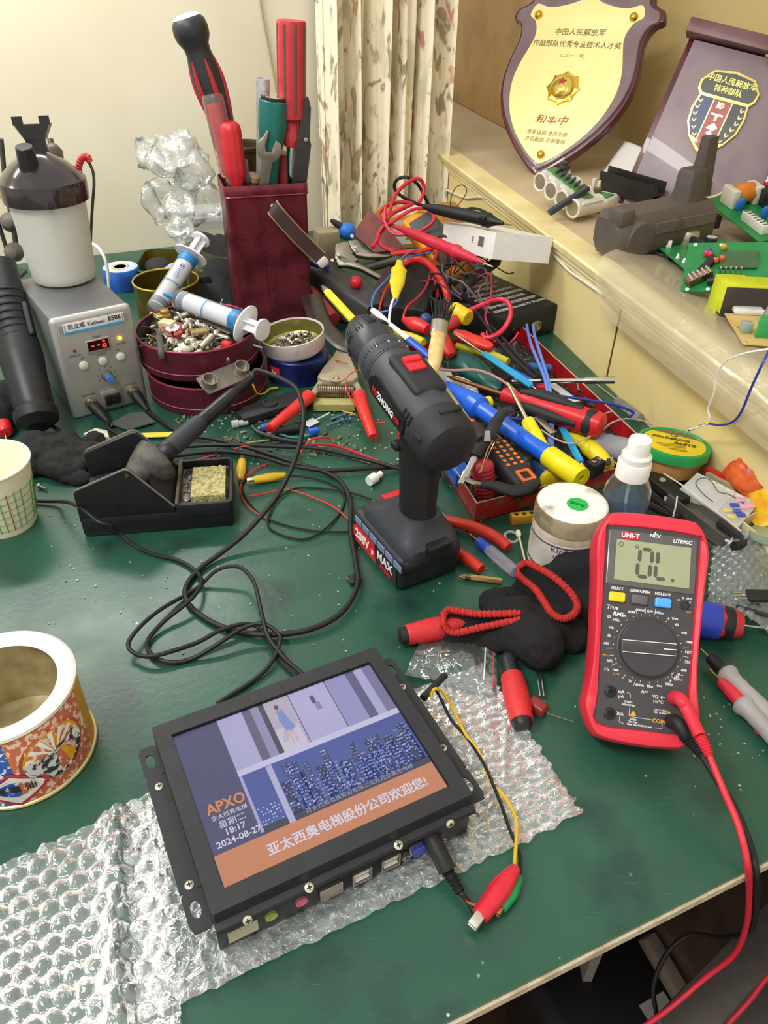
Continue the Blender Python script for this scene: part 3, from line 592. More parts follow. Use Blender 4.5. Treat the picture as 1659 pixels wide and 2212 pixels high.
solo('dark_tin', B().at(M.Translation(TP(536, 392, 1.42))).lathe([(.034, -.12), (.034, .052), (.036, .054), (.036, .060), (.033, .062), (.031, .056), (.031, -.11)], 32, cap=False), mat('#4c4030', .4, .6), 'dark olive tin standing behind the burgundy caddy', 'tin')
t, L = tool('flat_steel_bar', 'grey flat steel bar end low in the burgundy caddy, beside the short red handle', 'bar', TP(535, 405, 1.245), TP(527, 345, 1.245))
part('blade', B().box((0, 0, L/2-.01), (.011, .002, L+.02), .0008), DSTEEL, t)
# ---------- clear jar and crumpled bag ----------
JX = M.Translation(V((-.315, 1.36, 0))) @ RZ(17)
t = thing('clear_plastic_box', 'clear plastic box with dark contents beside the burgundy caddy', 'box', JX)
part('box', B().loft([ring(.105, .08, .01, z, 0, 0) for z in (0, .135)]).loft([ring(.109, .084, .011, z, 0, 0) for z in (.127, .137)], False, False), film(amount=.10, bump=.2, bscale=30, spec=.5), t)
part('lid', B().loft([ring(.112, .087, .012, z, 0, 0) for z in (.1375, .145)]), film('#e8eaea', amount=.22, bump=.3, bscale=30), t)
for k, (x, y, z, r) in enumerate(((-.02, -.01, .03, .03), (.02, .005, .04, .034), (.0, .01, .085, .03), (.025, -.015, .09, .022))):
    solo('black_coil', B().at(JX @ M.Translation((x, y, z))).torus((0, 0, 0), r*.75, r*.42, 22, 8, (0.3*k, .5, 1)), mat('#2a292c', .5), ('black coil at the bottom left of the clear box', 'black coil low at the right of the clear box', 'black coil near the top of the clear box', 'small black coil high in the right corner of the clear box')[k], 'coil')
def crumple(p, k=.006, s=45.):
    from mathutils import noise
    return p+noise.noise_vector(p*s)*k+noise.noise_vector(p*s*2.7)*k*.45
def bagtube(path, rs, n=22, k=.007, flat=.55, res=8):
    q = spline(path, res); b = B(); secs = []
    for i, p in enumerate(q):
        t_ = i/(len(q)-1)*(len(rs)-1); j = min(int(t_), len(rs)-2); r = rs[j]+(rs[j+1]-rs[j])*(t_-j)
        tan = (q[min(i+1, len(q)-1)]-q[max(i-1, 0)]).normalized(); a = V((0, -1, .2)).cross(tan).normalized(); c = tan.cross(a)
        secs.append([crumple(p+a*math.cos(2*PI*m/n)*r+c*math.sin(2*PI*m/n)*r*flat, k) for m in range(n)])
    return b.loft(secs)
yb = 1.33
b = bagtube([PY(296, 332, yb), PY(340, 335, yb-.02), PY(385, 335, yb-.03), PY(415, 365, yb-.03), PY(400, 415, yb-.03), PY(388, 460, yb-.04), PY(392, 500, yb-.05), PY(398, 535, yb-.06)], [.020, .026, .034, .030, .018, .024, .022, .004], k=.012)
solo('plastic_bag', b, film('#f2f4f2', .12, .14, .7, 60, .9), 'crumpled clear plastic bag standing up in front of the back wall', 'bag', sharp=180)
b = bagtube([PY(430, 390, yb+.02), PY(365, 395, yb), PY(325, 420, yb), PY(335, 460, yb), PY(380, 470, yb), PY(440, 440, yb+.01), PY(470, 410, yb+.02)], [.012, .014, .012, .014, .018, .028, .02], k=.009)
solo('plastic_bag', b, film('#eef0ee', .14, .08, .6, 60, .8), 'loop of thin clear film sagging behind the crumpled bag, over the clear box', 'bag', sharp=180)
# ---------- burgundy round tins ----------
DARKB = mat('#5b1f2e', .4, .3, var=.08)
def rtin(name, label, c, r, h, tilt=M.Identity(4)):
    t = thing(name, label, 'tin', M.Translation(c) @ tilt)
    part('shell', B().lathe([(0, 0), (r-.002, 0), (r, .002), (r, .009), (r-.0012, .010), (r, .011), (r, h), (r-.0014, h), (r-.0014, .002), (0, .002)], 64, cap=False), DARKB, t)
    part('bead', B().torus((0, 0, .0105), r, .0009, 64, 6), mat('#9a6a74', .35, .5), t)
    part('rim', B().torus((0, 0, h), r-.0006, .0015, 64, 8), mat('#8d3048', .35, .3), t)
    part('lining', B().lathe([(0, .0025), (r-.0022, .0025), (r-.0022, h-.002)], 56, cap=False), mat('#514e4e', .5, .5), t)
    return t
c2 = V((-.257, .992, 0)); c1 = V((-.269, 1.012, .043))
rtin('round_tin', 'lower of the two stacked burgundy round tins, standing on the desk', c2, .0815, .041)
TT = M.Translation(c1) @ RX(1)
rtin('round_tin', 'upper burgundy round tin heaped with screws and fittings', c1, .083, .043, RX(1))
# metal bracket plate with two collars
B0, B1 = P(446, 838, .045), P(540, 790, .05)
BX = FR(P(446, 838, .050), P(538, 800, .050)-P(446, 838, .050), V((0, -.62, .78)))
t = thing('bracket_plate', 'grey metal plate with two round collars propped between the burgundy tins', 'bracket', BX)
part('plate', B().prism(rrect(.076, .030, .004, 4, .033, .004), 0, .0015), mat('#80796f', .4, .7), t)
for x in (.006, .060): part('collar', B().at(T(x, .004, .0015)).lathe([(.012, 0), (.0105, .002), (.010, .010), (.0085, .010), (.0085, .001)], 24), mat('#9a9388', .35, .8), t)
cable('yellow_wire', [(528, 805, .05), (540, 818, .045), (548, 835, .035), (556, 850, .02), (570, 850, .008), (583, 840, .006), (600, 838, .004)], .0012, mat('#d9b62a', .5), 'thin yellow wire curling out beside the bracket plate', 'wire')
# hardware heap
HS = mat('#bcb6a8', .3, .95, var=.1); HB = mat('#a8946a', .32, .9); HD = mat('#77726a', .35, .9)
def screw_bm(L, r, thread=True):
    b = B(); b.lathe([(0, 0), (r*2.0, .0), (r*2.0, r*.8), (r*1.2, r*1.5)]+([(r*(1. if k % 2 else .78), r*1.5+(L-r*1.5)*k/14) for k in range(15)] if thread else [(r, r*1.5), (r, L)])+[(0, L+r*.6)], 10, cap=False); return b
def nut_bm(r, h):
    o = [(r*math.cos(PI*k/3), r*math.sin(PI*k/3)) for k in range(6)]; i = [(r*.55*math.cos(PI*k/3), r*.55*math.sin(PI*k/3)) for k in range(6)]
    return B().loft([[(x, y, z) for x, y in s] for s, z in ((o, 0), (o, h), (i, h), (i, 0))], closed=True)
def washer_bm(r): return B().lathe([(r, 0), (r, .0012), (r*.5, .0012), (r*.5, 0), (r, 0)], 16, cap=False)
def rndrot(): return M.Rotation(R.uniform(0, 6.28), 4, 'Z') @ M.Rotation(R.uniform(1.0, 1.9), 4, 'X')
GH = 'screws and nuts heaped in the upper burgundy tin'
def heap(base, r, z0, z1, n, GH, where, sc_=1., mats=(HS, HB, HD)):
    protos = []
    for k, (nm, bm_, m, lab, cat) in enumerate((('long_screw', screw_bm(.022*sc_, .0017*sc_), mats[0], 'long bright steel screw', 'screw'), ('short_screw', screw_bm(.012*sc_, .0019*sc_), mats[1], 'short brassy screw', 'screw'), ('fat_bolt', screw_bm(.020*sc_, .0034*sc_), mats[0], 'fat threaded steel bolt', 'bolt'), ('plain_pin', screw_bm(.024*sc_, .0013*sc_, False), mats[2], 'plain dull headed pin', 'pin'), ('hex_nut', nut_bm(.0052*sc_, .004*sc_), mats[0], 'small hexagonal nut', 'nut'), ('washer', washer_bm(.0055*sc_), mats[1], 'flat round washer', 'washer'))):
        protos.append(solo(nm, bm_, m, lab+' '+where, cat, GH, X=M.Identity(4), sharp=50))
    for i in range(n):
        a = R.uniform(0, 6.28); q = r*math.sqrt(R.random()); z = z0+(z1-z0)*(1-(q/r)**2)+R.uniform(-.002, .004)
        X = base @ M.Translation((q*math.cos(a), q*math.sin(a), z)) @ rndrot()
        p = protos[(i*7+i//6) % 6]
        if i < 6: p = protos[i]; p.matrix_world = X; ROOTM[p.name] = X
        else: copy_tree(p, X)
heap(TT, .070, .028, .037, 150, GH, 'in the heap filling the upper burgundy tin', 1.25)
solo('hardware_bed', B().at(TT).lathe([(.0795, .012), (.076, .020), (.05, .028), (.02, .032), (0, .033)], 40, cap=False), mat('#5d574d', .7, c2='#9a8f7c', scale=320, bump=1., bscale=420), 'dense bed of small hardware under the screws in the upper burgundy tin', 'hardware', kind='stuff')
Q = P(372, 722, .078)
t = thing('red_bobbin', 'worn red roller with a pale washer on top in the upper burgundy tin', 'roller', M.Translation(Q+V((0, .01, -.012))) @ RX(12))
part('drum', B().lathe([(.0155, 0), (.0185, .004), (.0185, .014), (.0165, .018), (0, .0185)], 28), mat('#a3272c', .45, c2='#7a3a34', scale=90), t)
part('washer', B().lathe([(.0095, .0186), (.0095, .0198), (.004, .0198), (.004, .0186)], 24), mat('#c9c5bc', .35, .7), t)
t, L = tool('white_fitting', 'white stepped plastic plug at the front of the upper burgundy tin', 'plug', P(380, 760, .078), P(414, 748, .080))
part('plug', B().lathe([(.005, -.002), (.0055, .006), (.0085, .007), (.0085, .017), (.0065, .018), (.0065, L)], 18), mat('#e4dfcb', .4), t)
t, L = tool('red_bung', 'small bright red bung at the right of the upper burgundy tin', 'bung', P(484, 744, .078), P(502, 748, .080))
part('cap', B().lathe([(.0055, 0), (.006, .002), (.0058, .011), (.004, .013), (0, .0135)], 18), mat('#d5262b', .35), t)
t, L = tool('threaded_stud', 'thick brass threaded stud lying behind the red roller', 'bolt', P(410, 722, .088), P(447, 716, .086))
part('stud', B().lathe([(.0068 if k % 2 else .0058, L*k/26) for k in range(27)], 18), mat('#b7a27a', .28, .95), t)
t, L = tool('threaded_stud', 'bright steel threaded stud beside the brass stud, pointing to the red cap', 'bolt', P(433, 752, .083), P(458, 726, .088))
part('stud', B().lathe([(.0052 if k % 2 else .0044, L*k/22) for k in range(23)], 18), HS, t)
t, L = tool('big_bolt', 'large zinc bolt with a washer at the back of the upper burgundy tin', 'bolt', P(376, 692, .086), P(410, 676, .090))
part('shank', B().lathe([(.0052 if k % 2 else .0045, L*k/24) for k in range(25)], 18), HS, t); part('washer', B().lathe([(.010, .006), (.010, .009), (.0055, .009), (.0055, .006)], 20), HS, t)
solo('brass_fitting', B().at(M.Translation(P(352, 690, .082)) @ RZ(30)).box((0, 0, .004), (.024, .016, .010), .002).box((.004, 0, .011), (.012, .010, .006), .001), mat('#a8914a', .35, .7), 'brass coloured angle fitting at the back left of the upper burgundy tin', 'fitting')
solo('ivory_block', B().at(M.Translation(P(362, 702, .084)) @ RZ(-20)).box((0, 0, 0), (.022, .016, .012), .0015), mat('#cfc7a2', .5), 'ivory plastic block behind the red roller', 'block')
solo('flat_bracket', B().at(FR(P(438, 690, .088), P(510, 722, .086)-P(438, 690, .088))).box((.03, 0, 0), (.065, .013, .0015), .0006), mat('#8d877c', .35, .9), 'flat steel strip lying under the syringe on the burgundy tin', 'bracket')
t, L = tool('black_ferrule', 'brass rimmed black tube end at the right wall of the upper burgundy tin', 'ferrule', P(536, 712, .084), P(515, 728, .080))
part('tube', B().lathe([(.0095, 0), (.0095, L), (.008, L), (.008, 0)], 20, cap=False), BLK, t); part('ring', B().lathe([(.0102, L-.006), (.0102, L), (.0085, L), (.0085, L-.006)], 20, cap=False), BRASS, t)
t = thing('loose_tail_cable', 'frayed grey cable stub bent over the left rim of the upper burgundy tin', 'cable', M.Translation(P(340, 730, .085)))
part('sleeve', B().tube([P(306, 706, .088), P(325, 708, .091), P(340, 715, .092), P(346, 740, .09), P(348, 760, .085), P(351, 772, .078)], lambda s: .0012+.0032*min(1, max(0, s-.3)*4), 8), mat('#4d4b4b', .6), t, world=True)
# ---------- syringes ----------
PLW = mat('#f2f4f6', .3, trans=.2, var=.03, ior=1.3); CLEARP = mat('#f6f8fb', .08, trans=.93, ior=1.15, var=.01); SBLU = mat('#1c79b8', .4)
def syringe(label, nose, tail, r, flen, plunger, upv, nozzle_blue=False):
    t, L = tool('syringe', label, 'syringe', nose, tail, 'large plastic syringes on the tins', upv)
    bl = L-plunger
    part('barrel', B().lathe([(.0022, 0), (.0026, .010), (r*.6, .012), (r*.96, .017), (r, .022), (r, bl), (r-.001, bl), (r-.001, .022)], 32, cap=False), CLEARP, t, 'clear barrel')
    part('filling', B().lathe([(0, .020), (r-.0018, .024), (r-.0018, bl*.9), (0, bl*.9)], 28), mat('#f4f3f2', .4, var=.02), t)
    part('nozzle', B().lathe([(.0024, -.012), (.0034, -.002), (.0034, .011)], 14), SBLU if nozzle_blue else PLW, t)
    part('stopper', B().lathe([(r-.0012, .026), (r-.0012, .036)], 28), mat('#7d8494', .5), t)
    for z, h in ((bl*.52, .0012), (bl*.86, .011), (bl*.95, .0016)): part('printed_band', B().lathe([(r+.0002, z), (r+.0005, z+.0001), (r+.0005, z+h), (r+.0002, z+h)], 32, cap=False), SBLU, t)
    b = B()
    for k in range(7): b.at(M.Rotation(-PI/2+.25, 4, 'Z')).box((r+.0003, 0, bl*.60+.0035*k), (.0004, .008, .0007))
    b.at(M.Rotation(-PI/2+.25, 4, 'Z')).text('60', .008, T(r+.0004, 0, bl*.77) @ RZ(90) @ RX(90))
    part('scale_print', b, mat('#4a55a8', .5), t)
    part('flange', B().at(T(0, 0, bl)).prism([(1.9*r*math.cos(2*PI*k/32), 1.25*r*math.sin(2*PI*k/32)) for k in range(32)], 0, .0022, .0006), PLW, t)
    part('plunger', B().box((0, 0, (bl+L)/2), (r*1.3, .0022, plunger), .0006).box((0, 0, (bl+L)/2), (.0022, r*1.3, plunger), .0006), PLW, t)
    part('thumb_rest', B().lathe([(r*1.02, L-.001), (r*1.06, L+.001), (r*1.02, L+.003), (0, L+.0032)], 28), PLW, t)
    return t
syringe('syringe leaning upright out of the gold rimmed tin, its plunger up', P(322, 688, .055), P(434, 518, .135), .0145, .1, .034, (1, .3, 0))
syringe('syringe lying across the upper burgundy tin, its plunger to the white lid', P(368, 640, .104), P(565, 712, .098), .0145, .1, .030, (1, .3, .6), True)
# ---------- white lid on the blue tin ----------
c = P(640, 832, 0)+V((-.001, .036, 0)); t = thing('blue_tin', 'dark blue round tin with a red emblem, under the white lid', 'tin', M.Translation(c))
part('shell', B().lathe([(0, 0), (.044, 0), (.0455, .0015), (.0455, .036), (.044, .0375), (0, .0375)], 44), mat('#23306e', .3, .4, c2='#16204a', scale=30), t)
b = B(); k0 = .0458
b.grid(lambda i, j: (math.sin(-.95+.45*i)*k0, -math.cos(-.95+.45*i)*k0, .010+.018*j), 8, 2)
part('emblem_patch', b, mat('#c5303a', .4), t, 'red emblem patch')
b = B(); b.at(M.Rotation(-.72, 4, 'Z')).loft([[(x, -(k0+.0006+d), z) for x, z in ((-.004, .014), (0, .012), (.005, .015), (.003, .021), (-.001, .018), (-.003, .024))] for d in (0, .0004)])
part('emblem', b, mat('#e8dfd0', .4), t)
WX_ = M.Translation(c+V((-.004, .004, .040))) @ RX(3) @ RY(-6)
t = thing('white_dish', 'white enamel lid used as a dish for small screws on the blue tin', 'lid', WX_)
part('dish', B().lathe([(0, 0), (.042, 0), (.0462, .005), (.0475, .026), (.0462, .0268), (.045, .024), (.044, .006), (.040, .002), (0, .002)], 48, cap=False), mat('#d3ccca', .4, c2='#c29a92', scale=30, lo=.6, hi=.75), t)
part('lining', B().lathe([(0, .0023), (.0398, .0024), (.0435, .006), (.0446, .0245)], 48, cap=False), mat('#a19a55', .3, .75), t, 'brassy lining')
heap(WX_, .030, .006, .012, 72, 'screws in the white lid', 'in the heap inside the white lid', .62, (HS, HD, HD))
solo('hardware_bed', B().at(WX_).lathe([(.036, .003), (.03, .006), (.015, .009), (0, .010)], 30, cap=False), mat('#4f4b45', .7, c2='#8f8a80', scale=400, bump=1., bscale=500), 'dense bed of small screws at the bottom of the white lid', 'hardware', kind='stuff')
# ---------- iron stand, drill, monitor, meter ----------
o = P(182, 1162); SX = FR(o, P(505, 1137)-o)
BAKE = mat('#17171a', .42, var=.25, bump=.1, bscale=900); DUST = mat('#8a8168', .95, c2='#6a6250', scale=300, bump=.6, bscale=600)
t = thing('iron_stand', 'black soldering iron stand with a cone holder and a sponge tray', 'iron stand', SX)
part('base', B().box((.0805, .046, .013), (.161, .092, .026), .004), BAKE, t)
prof = [(.0, .02), (.0, .058), (.003, .061), (.056, .083), (.061, .082), (.100, .032), (.1015, .02)]
for y, n in ((.0015, 'side_wall'), (.0765, 'side_wall')): part(n, B().at(T(0, y+.004, 0) @ RX(90)).prism(prof, 0, .0045, .0012), BAKE, t)
part('sloped_floor', B().loft([[(x, y, z) for y in (.006, .073) for z in ((z0, z0-.003) if y < .05 else (z0-.003, z0))] for x, z0 in ((.002, .030), (.03, .036), (.056, .04))]).loft([[(x, y, z) for y in (.006, .073) for z in ((z0, z0-.003) if y < .05 else (z0-.003, z0))] for x, z0 in ((.078, .062), (.092, .042), (.1005, .031))]), mat('#1c1b1c', .6), t)
ca = (SX.to_3x3().inverted() @ ax); cc = SX.inverted() @ (i0-ax*.006)
part('cone_holder', B().at(FZ(cc, ca)).lathe([(.010, -.040), (.014, -.035), (.0205, -.02), (.0255, -.006), (.0265, 0), (.025, .0015), (.0165, .0015), (.0145, -.002), (.0115, -.03)], 36, cap=False), mat('#3a3836', .6, c2='#57524a', scale=60), t, 'dusty grey cone')
part('tray_divider', B().box((.1025, .046, .030), (.0035, .088, .012), .001), mat('#5c5444', .8), t)
b = B().loft([[(x+.131, y+.0445, z) for x, y in q] for q, z in ((rrect(.0625, .092, .007), .020), (rrect(.0625, .092, .007), .033), (rrect(.061, .0905, .006), .0345), (rrect(.0555, .083, .004), .0345), (rrect(.0545, .082, .004), .024))])
part('tray_rim', b, BAKE, t)
part('tray_floor', B().grid(lambda i, j: (.105+.052*i, .006+.076*j, .0262+.0012*math.sin(i*9)*math.cos(j*11)), 16, 16), DUST, t)
DE = mat('#6f6a60', .7)
for y in (-.0005, .0795): part('dusty_edge', B().tube([(.001, y+.0025, .026), (.001, y+.0025, .058), (.003, y+.0025, .0612), (.056, y+.0025, .0832), (.061, y+.0025, .0822), (.100, y+.0025, .0322)], .0011, 6, 1, smooth=False), DE, t)
part('pivot_pin', B().rod((.0585, -.001, .077), (.0585, .010, .077), .002), BRASS, t)
SP = SX @ M.Translation((.136, .038, .0345))
from mathutils import noise as NZ
b = B()
n_ = 18
def spz(i, j, top):
    x, y = -.0185+.037*i, -.029+.058*j
    return (x+NZ.noise(V((j*9, i*3, 1)))*.0008, y+NZ.noise(V((i*9, j*3, 5)))*.0008, (.0035+NZ.noise(V((i*9, j*14, 2)))*.0016 if top else -.0075))
ring0 = [(i/n_, 0) for i in range(n_)]+[(1, j/n_) for j in range(n_)]+[(1-i/n_, 1) for i in range(n_)]+[(0, 1-j/n_) for j in range(n_)]
b.loft([[spz(i, j, False) for i, j in ring0], [spz(i, j, True) for i, j in ring0]], cap1=False); b.grid(lambda i, j: spz(i, j, True), n_, n_)
solo('cleaning_sponge', b, mat('#b9b07a', .95, c2='#8b8452', scale=230, bump=1., bscale=420), 'yellowish rough sponge in the tray of the soldering iron stand', 'sponge', X=SP)
for k, (x, y, s) in enumerate(((.112, .022, .006), (.115, .036, .004), (.110, .045, .003), (.1135, .060, .003))): solo('solder_lump', B().at(SX @ M.Translation((x, y, .029))).sph((0, 0, 0), s, 12, 6, 1, 1.4, .45), mat('#77767a', .35, .7, bump=.6, bscale=500), ('largest grey solder lump at the front of the sponge tray', 'round solder bead touching the sponge', 'small solder bead in the dusty middle of the sponge tray', 'small solder bead at the back of the sponge tray')[k], 'solder')
# --- cordless drill ---
DF = V((-.5, .866, 0)); DX = FR(V((.0256, .626, 0)), DF)
t = thing('cordless_drill', 'black cordless drill standing on its battery, yellow bit pointing away', 'drill', DX)
DRK = mat('#1f2023', .5, var=.15, bump=.08, bscale=1800); DGR = mat('#34373d', .45, var=.1)
part('battery', B().box((.005, 0, .021), (.104, .076, .042), .009, 4).box((.005, 0, .030), (.108, .070, .020), .008, 3), DRK, t)
def sidep(b, pts, y0, y1):                                # flat shape on the left side of the battery: (x forward, z up)
    a = [(x, y0, z) for x, z in pts]; return b.loft([a, [(x, y1, z) for x, z in pts]])
b = B()
for k in range(6): sidep(b, [(.046-.0165*k, .0315), (.046-.0165*k, .0385), (.0315-.0165*k, .0385), (.0315-.0165*k, .0315)], .0375, .0388)
part('cell_strip', b, mat('#6f7fa0', .4), t, 'pale blue strip of cells')
part('side_label', sidep(B(), [(.050, .006), (.050, .0305), (-.042, .0305), (-.042, .006)], .0375, .0384), mat('#141416', .35), t)
b = B(); sidep(b, [(.050-.0105+.0105*math.cos(a), .018+.0115*math.sin(a)) for a in [math.radians(-80+20*k) for k in range(9)]]+[(.003, .0293), (-.001, .0067)], .0384, .0388); part('red_badge', b, mat('#c5202c', .4), t)
TXL = lambda x, z, y=.0389: T(x, y, z) @ RZ(180) @ RX(90)
part('lettering', B().text('208V', .0155, TXL(.029, .018), bold=.0005, sx=.92).text('F', .010, TXL(.0065, .015), bold=.0003), mat('#eee6e2', .5), t)
part('lettering', B().text('MAX', .0145, TXL(-.019, .0215), bold=.0003), INKW, t); part('lettering', B().text('LITHIUM', .0062, TXL(-.020, .0115), bold=.0003), mat('#c5202c', .5), t)
part('latch_button', B().at(T(-.050, -.004, .048)).box((0, 0, 0), (.012, .026, .012), .002), BLK, t)
# foot, grip, motor
part('foot', B().loft([ring(.095, .066, .012, .040, -.002, 0), ring(.095, .066, .014, .049, -.002, 0), ring(.080, .060, .014, .056, -.004, 0), ring(.064, .050, .016, .064, -.008, 0), ring(.052, .040, .016, .074, -.012, 0)]), DGR, t)
part('red_insert', B().at(T(.030, -.006, .0565) @ RY(12)).box((0, 0, 0), (.030, .030, .005), .0022), REDP, t, 'red insert at the front of the foot')
gp = [((-.016, 0, .060), .023, .0185), ((-.015, 0, .08), .0205, .0175), ((-.012, -.002, .105), .0215, .0185), ((-.009, -.004, .128), .0235, .0195), ((-.010, -.006, .150), .028, .021)]
part('grip', B().loft([[V(c)+V((math.cos(2*PI*k/28)*a, math.sin(2*PI*k/28)*b_, 0)) for k in range(28)] for c, a, b_ in gp]), RUB, t)
m0, m1 = V((-.052, -.008, .163)), V((.155, -.022, .198)); ma = (m1-m0).normalized(); MX = FZ(m0, ma, (0, 0, 1)) ; ML = (m1-m0).length   # local x ~ up
part('motor_housing', B().at(MX).lathe([(.0285, .030), (.029, .05), (.0285, .085), (.0265, .105), (.0262, .122), (.0255, .124)], 40, sq=lambda a: 1+.03*math.cos(a)**4), DGR, t)
part('rear_cap', B().at(MX).lathe([(0, -.0045), (.020, -.004), (.026, -.001), (.0290, .006), (.0295, .03), (.0285, .032)], 40).at(MX @ T(.0292, .004, .018)).box((0, 0, 0), (.003, .022, .006), .0008).at(MX @ T(.008, -.0275, .014)).box((0, 0, 0), (.008, .004, .012), .0008), BLKM, t)
b = B()
for k in range(3): b.at(MX @ M.Rotation(math.radians(-66), 4, 'Z') @ T(.0285, 0, .034+.006*k)).box((0, 0, 0), (.003, .010, .003), .0004)
part('vent_slot', b, mat('#0c0c0d', .7), t)
b = B().at(MX)
for k in range(2): b.lathe([(.0255, .124+.003*k), (.0265, .1245+.003*k), (.0265, .1262+.003*k), (.0255, .1267+.003*k)], 40, cap=False)
b.lathe([(.0258, .130), (.0262, .131), (.0262, .148), (.0255, .150)], 40)
for k in range(44): b.at(MX @ M.Rotation(2*PI*k/44, 4, 'Z') @ T(.0262, 0, .143)).box((0, 0, 0), (.0016, .0017, .010), .0003)
part('clutch_ring', b, mat('#3a3d45', .42), t)
b = B()
for k, s in enumerate(('1', '3', '5', '7')): b.text(s, .0055, MX @ M.Rotation(math.radians(-30+28*k), 4, 'Z') @ T(.0266, 0, .1365) @ RZ(90) @ RX(90))
part('lettering', b, INKW, t)
b = B().at(MX).lathe([(.0245, .150), (.0248, .152), (.0248, .172), (.0235, .180), (.0215, .190), (.0165, .203), (.0135, .2075), (.009, .2085), (0, .2085)], 40)
for k in range(10):
    for j in (-1, 0, 1): b.at(MX @ M.Rotation(2*PI*k/10+j*.14, 4, 'Z') @ T(.0225, 0, .186) @ RY(-17)).box((0, 0, 0), (.003, .0015, .022), .0005)
part('chuck', b, mat('#2b2e35', .35), t)
bt = PY(695, 618, .862); bt = DX.inverted() @ bt; bs = MX @ V((0, 0, .207))
bd = (bt-bs).normalized(); BL = (bt-bs).length
part('bit_shaft', B().at(FZ(bs, bd)).lathe([(.0046, 0), (.0046, BL-.018), (.0040, BL-.016)], 6), mat('#e8d614', .35), t, 'yellow bit')
part('bit_tip', B().at(FZ(bs, bd)).lathe([(.0034, BL-.017), (.0034, BL-.010), (.0028, BL-.005), (.0012, BL), (0, BL)], 12, sq=lambda a: .8+.2*math.cos(4*a)), STEEL, t)
def sidem(x, z, off=0): return MX @ T(x, 0, z)
part('switch_plate', B().at(MX @ T(.0262, .002, .079)).box((0, 0, 0), (.011, .034, .062), .005, 3), BLKM, t)
sl = part('gear_slider', B().at(MX @ T(.0322, .002, .087)).box((0, 0, 0), (.004, .018, .020), .001).at(MX @ T(.0345, .002, .092)).box((0, 0, 0), (.004, .018, .008), .0012), mat('#d0242e', .35), t, 'red gear slider')
b = B()
# side panel with the maker's name (left side = +y of the drill frame)
b = B().at(MX)
pan = [(-.008, .038), (.004, .036), (.011, .041), (.013, .106), (.007, .113), (-.008, .111), (-.012, .10)]
b.loft([[(x, -math.sqrt(max(.0305**2-x*x, 0))*1.0*k, z) for x, z in dens(pan, 4)] for k in (.955, 1.0)])
part('side_panel', b, mat('#151517', .4), t)
b = B(); b2 = B()
def NT(z): return MX @ M.Rotation(math.radians(15), 4, 'Z') @ T(-.001, .0311, z) @ M(((0, 0, 0, 0), (0, 0, 0, 0), (0, 0, 0, 0), (0, 0, 0, 1)))
def sideX(z, x=.001):
    # text x runs towards the rear cap (-z of the motor axis), text y up (+x)
    a = math.asin(x/.031); up_ = V((math.cos(a), math.sin(a), 0)); rt = V((0, 0, -1)); nn = rt.cross(up_)
    m = M((rt, up_, nn)).transposed().to_4x4(); m.translation = V((x, -.0312*math.cos(a), z)); return MX @ m
b.text('ZHONG', .0095, sideX(.074), bold=.0002); part('lettering', b, INKW, t)
b2.text('HA', .0095, sideX(.0960), bold=.0002).text('龙韵', .0062, sideX(.0500)); part('lettering', b2, mat('#c5202c', .5), t)
part('trigger', B().at(T(.026, -.010, .128) @ RY(-12)).box((0, 0, 0), (.020, .012, .024), .003, 3), REDP, t, 'red trigger')
part('direction_button', B().at(T(.006, .013, .140)).box((0, 0, 0), (.012, .010, .008), .002), BLK, t)
# --- open-frame monitor ---
MO = V((-.0518, .3350, 0)); MX2 = FR(MO, V((math.cos(math.radians(27.7)), math.sin(math.radians(27.7)), 0)))
FRM = mat('#2a2b2e', .5, .2, var=.12, bump=.12, bscale=2500); FRD = mat('#1d1d1f', .55, .2)
t = thing('open_frame_monitor', 'black open frame monitor lit with a lift company welcome screen, lying on bubble wrap', 'monitor', MX2)
hw, hh = .0935, .0770
def frame(w0, h0, w1, h1, z0, z1): return B().loft([[(x, y, z) for x, y in s] for s, z in ((rrect(w0, h0, .0008, 1), z0), (rrect(w0, h0, .0008, 1), z1), (rrect(w1, h1, .0006, 1), z1), (rrect(w1, h1, .0006, 1), z0))], closed=True)
part('bezel', frame(.187, .154, .1645, .1285, .0335, .0520), FRM, t)
part('bezel_lip', frame(.1665, .1305, .1635, .1275, .0485, .0515), mat('#101012', .5), t)
part('back_case', B().box((0, -.0005, .0195), (.176, .146, .031), .001), FRD, t)
part('front_plate', B().box((0, -.0752, .0185), (.187, .0022, .033), .0004), FRM, t)
